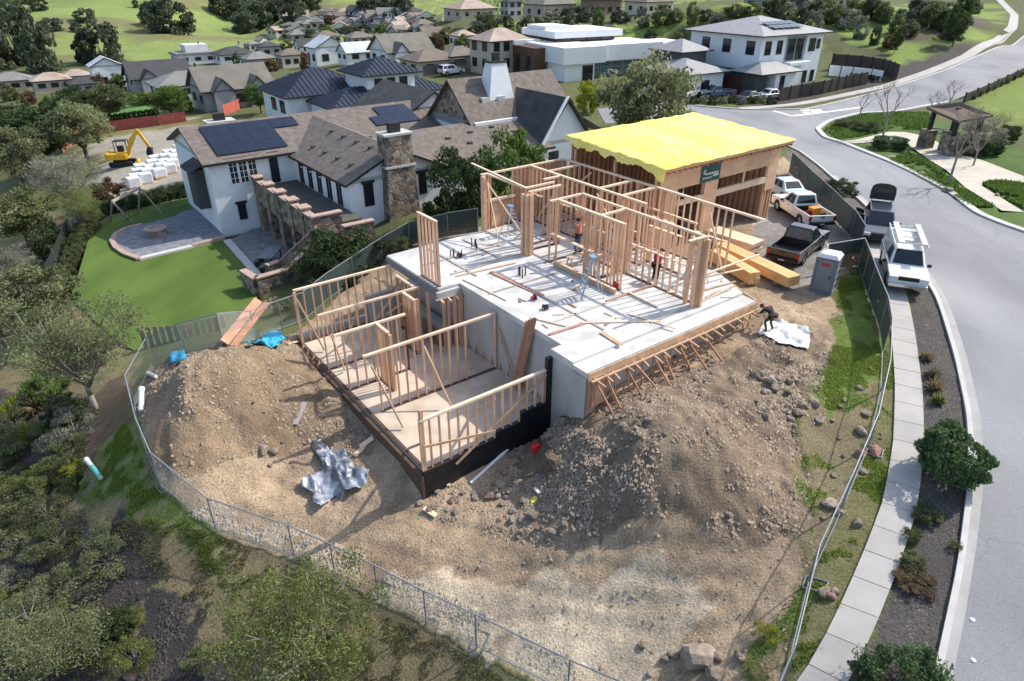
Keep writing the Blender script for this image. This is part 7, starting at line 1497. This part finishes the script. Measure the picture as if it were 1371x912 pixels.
for u, v, r, lab, k in [(935,884,.62,'large pale boulder in the dirt at the bottom, right of centre',5),(958,905,.3,'pale stone in front of the large boulder',0),(1171,606,.26,'reddish boulder outside the fence beside the pavement',4),(1152,609,.22,'reddish stone under the fence rail',4),(1153,578,.22,'grey stone inside the fence above the reddish boulders',1),(1111,676,.26,'grey stone against the lower fence',2),(1124,688,.18,'brown stone outside the lower fence',3),(1147,702,.2,'pale stone by the pavement edge below the fence rail',0),(1155,632,.15,'flat stone below the reddish boulders',1),(738,622,.5,'dark earthy boulder under the red petrol can, by the black wall',6),(352,604,.28,'pale boulder at the foot of the left heap',0),(367,607,.2,'pale stone right of the boulder at the foot of the left heap',1),(715,690,.26,'grey boulder at the foot of the right mound',2),(700,672,.2,'grey stone at the foot of the right mound, left one',3),(655,665,.22,'stone at the end of the long white pipe',4),(670,650,.25,'brown stone beside the long white pipe',3),(886,612,.12,'single pale stone on the top of the right mound',0),(975,690,.16,'dark stone on the lower flank of the right mound',2),(1033,512,.3,'pale boulder on the rock pile right of the mound',0),(1150,520,.16,'stone at the foot of the screened fence',1),(1160,555,.2,'dark stone inside the fence, right side of verge',2),(1130,537,.13,'white-topped stone on the green verge',0),(1125,545,.11,'small stone next to the white-topped stone',1),(1105,795,.2,'stone pile piece by the fence stand, left',3),(1112,800,.18,'reddish stone by the fence stand',4),(1118,793,.15,'small stone by the fence stand, right',0),(425,600,.25,'yellowish boulder at the top of the silver tarpaulin',5),(1192,213,.42,'dark boulder beside the park hedge',2),(1233,235,.34,'boulder in the park ground cover',1),(1268,257,.42,'boulder at the foot of the kerbside leafless tree',3),(1335,262,.2,'small boulder in the lower park bed',0),(178,905,.3,'pinkish stone at the bottom of the mulch slope',4)]:
    rock(u, v, r, lab, None, k, 'boulder' if r > .25 else 'rock', v < 270)
random.seed(31)
def scatter(n, u0, u1, v0, v1, r0, r1, lab, grp):
    for _ in range(n): a, b = random.uniform(u0, u1), random.uniform(v0, v1); rock(a, b, random.uniform(r0, r1), lab, grp)
for n, a in ((48, (1008,1098,495,565,.08,.22,'brown rock in the pile on the right shoulder of the mound','rocks piled right of the mound')), (26, (820,885,548,600,.05,.12,'small rock on the crest of the mound under the slab edge','rocks on the mound crest')), (34, (690,800,690,730,.06,.15,'rock at the lower foot of the right mound','rocks at the mound foot')), (22, (560,690,655,690,.07,.18,'rock along the trench in front of the black wall','rocks along the trench')), (14, (655,700,600,700,.08,.18,'rock by the long white pipe','rocks near the pipe')), (24, (860,960,470,520,.05,.13,'rock lying under the slab formwork','rocks under the formwork')), (18, (300,480,560,640,.05,.12,'rock at the base of the left spoil heap','rocks below the left heap')), (10, (860,1000,860,912,.08,.2,'pale rock around the large boulder','rocks round the large boulder')), (12, (1085,1180,470,700,.05,.12,'small rock on the verge inside the fence','rocks on the verge'))): scatter(n, *a)
# rubble too small to count
def raw_mesh(name, V, F, m):
    k = F.shape[1]; me = bpy.data.meshes.new(name); me.vertices.add(len(V)); me.vertices.foreach_set('co', V.ravel()); me.loops.add(F.size); me.loops.foreach_set('vertex_index', F.ravel().astype(np.int32))
    me.polygons.add(len(F)); me.polygons.foreach_set('loop_start', np.arange(0, F.size, k, dtype=np.int32)); me.update(calc_edges=True); me.materials.append(m); return me
def strew(P, n, test):
    xs = [p[0] for p in P]; ys = [p[1] for p in P]; out = np.zeros((0, 2))
    for _ in range(60):
        x = rng.uniform(min(xs), max(xs), 8000); y = rng.uniform(min(ys), max(ys), 8000); ok = inpoly(x, y, P) & test(x, y); out = np.concatenate([out, np.stack([x[ok], y[ok]], 1)])
        if len(out) >= n: break
    return out[:int(n)]
def carpet(name, label, polys, n, s0, s1, m, cat):
    tet = np.array([(1,0,-.5),(-.5,.87,-.5),(-.5,-.87,-.5),(.1,.05,.9)]); tot = sum(w for _, w in polys)
    test = lambda x, y: (vnoise(x * 1.3, y * 1.3, 5) * .6 + vnoise(x * 4, y * 4, 6) * .4 > .42) & ~inpoly(x, y, SLAB) & ~inpoly(x, y, LSLAB)
    Q = np.concatenate([strew(P, n * w / tot, test) for P, w in polys]); N_ = len(Q); s = s0 + (s1 - s0) * rng.uniform(0, 1, N_) ** 3; th = rng.uniform(0, 6.28, N_)
    q = tet[None] * s[:, None, None] * rng.uniform(.7, 1.3, (N_, 4, 3)); c, d = np.cos(th)[:, None], np.sin(th)[:, None]; z = gzv(Q[:, 0], Q[:, 1])
    V = np.stack([Q[:, :1] + q[..., 0] * c - q[..., 1] * d, Q[:, 1:] + q[..., 0] * d + q[..., 1] * c, z[:, None] + q[..., 2] * .7 + s[:, None] * .15], -1).reshape(-1, 3)
    F = (np.arange(N_)[:, None, None] * 4 + np.array([(0, 1, 3), (1, 2, 3), (2, 0, 3)])[None]).reshape(-1, 3)
    return tag(link(name, raw_mesh(name, V, F, m)), label, cat, kind='stuff')
zn = [z for z in ZONES]
carpet('rubble', 'loose clods and gravel over the dirt heaps of the building site', [(zn[6][1], 3), (zn[7][1], 5), (zn[8][1], 3), (SITE, 4), (poly([(1008,490),(1100,480),(1105,570),(1010,575)]), 1.5), (poly([(560,650),(700,640),(800,700),(780,735),(690,730),(600,700)]), 1.5)], 34000, .014, .10, mat('clod', (.24, .185, .13), .95, .3, 4, col2=(.44, .35, .26)), 'rubble')
carpet('rubble', 'light gravel spilled along the lower left fence', [(poly([(250,690),(395,740),(640,855),(760,912),(770,880),(640,815),(400,705),(280,670)]), 1)], 4500, .02, .09, mat('pale_gravel', (.42, .37, .30), .95, .3, 4), 'rubble')
carpet('bark_mulch', 'dark bark chips on the planted slope at lower left', [(zn[1][1], 2), (zn[2][1], 1)], 9000, .03, .09, mat('bark_chip', (.028, .025, .023), .9, .3, 4, col2=(.11, .095, .085)), 'mulch')
carpet('bark_mulch', 'grey bark chips in the planting strip by the road', [(zn[14][1], 1)], 6000, .02, .06, mat('grey_chip', (.075, .068, .06), .9, .3, 4, col2=(.22, .20, .17)), 'mulch')
def grass(name, label, polys, n, h, lm, thr=.45, wid=.02):
    tot = sum(w for _, w in polys); test = lambda x, y: fbm(x, y, .45, 4, 3) * .6 + fbm(x, y, 2.2, 3, 9) * .4 > thr
    Q = np.concatenate([strew(P, n * w / tot, test) for P, w in polys]); N_ = len(Q); z = gzv(Q[:, 0], Q[:, 1]) - .01; a = rng.uniform(0, 6.28, N_); hh = h * rng.uniform(.5, 1.3, N_); dx, dy = np.cos(a) * wid, np.sin(a) * wid; l = rng.normal(0, .4, (N_, 2)) * hh[:, None]
    V = np.stack([np.stack([Q[:, 0] - dx, Q[:, 1] - dy, z], 1), np.stack([Q[:, 0] + dx, Q[:, 1] + dy, z], 1), np.stack([Q[:, 0] + l[:, 0], Q[:, 1] + l[:, 1], z + hh], 1)], 1).reshape(-1, 3)
    me = raw_mesh(name, V, np.arange(3 * N_).reshape(-1, 3), lm); at = me.attributes.new('rnd', 'FLOAT', 'POINT'); at.data.foreach_set('value', np.repeat(rng.uniform(0, 1, N_), 3))
    return tag(link(name, me), label, 'grass', kind='stuff')
LEAF['grass'] = leafmat('leaf_grass', (0.12, 0.17, 0.03), (0.3, 0.38, 0.085), .5); LEAF['dry'] = leafmat('leaf_dry', (0.13, 0.12, 0.05), (0.29, 0.26, 0.13), .4)
grass('grass', 'fresh green grass on the verges inside and outside the right fence', [(zn[11][1], 2), (zn[12][1], 3), (zn[13][1], 2)], 24000, .08, LEAF['grass'], .48)
grass('grass', 'green grass on the bank outside the left fence', [(zn[4][1], 3)], 9000, .09, LEAF['grass'], .48)
grass('dry_grass', 'thin dry grass on the scrub slope outside the lower fence', [(poly([(150,700),(300,720),(395,760),(638,880),(700,930),(420,930),(300,850),(200,760)]), 1)], 16000, .09, LEAF['dry'], .40)
PK = [poly([(1080+x/4.71, 90+y/4.71) for x, y in q]) for q in (((110,400),(190,340),(350,300),(560,285),(760,290),(800,330),(760,400),(560,390),(470,405),(300,445),(200,455)), ((520,590),(640,545),(760,600),(870,680),(1000,790),(1180,890),(1000,880),(880,790),(720,700)), ((1110,735),(1200,720),(1371,740),(1371,895),(1260,835)))]
grass('ground_cover', 'low bright green ground cover in the park beds', [(PK[0], 2), (PK[1], 2), (PK[2], 1)], 26000, .25, LEAF['bright'], .36, .09)
finish_ground()
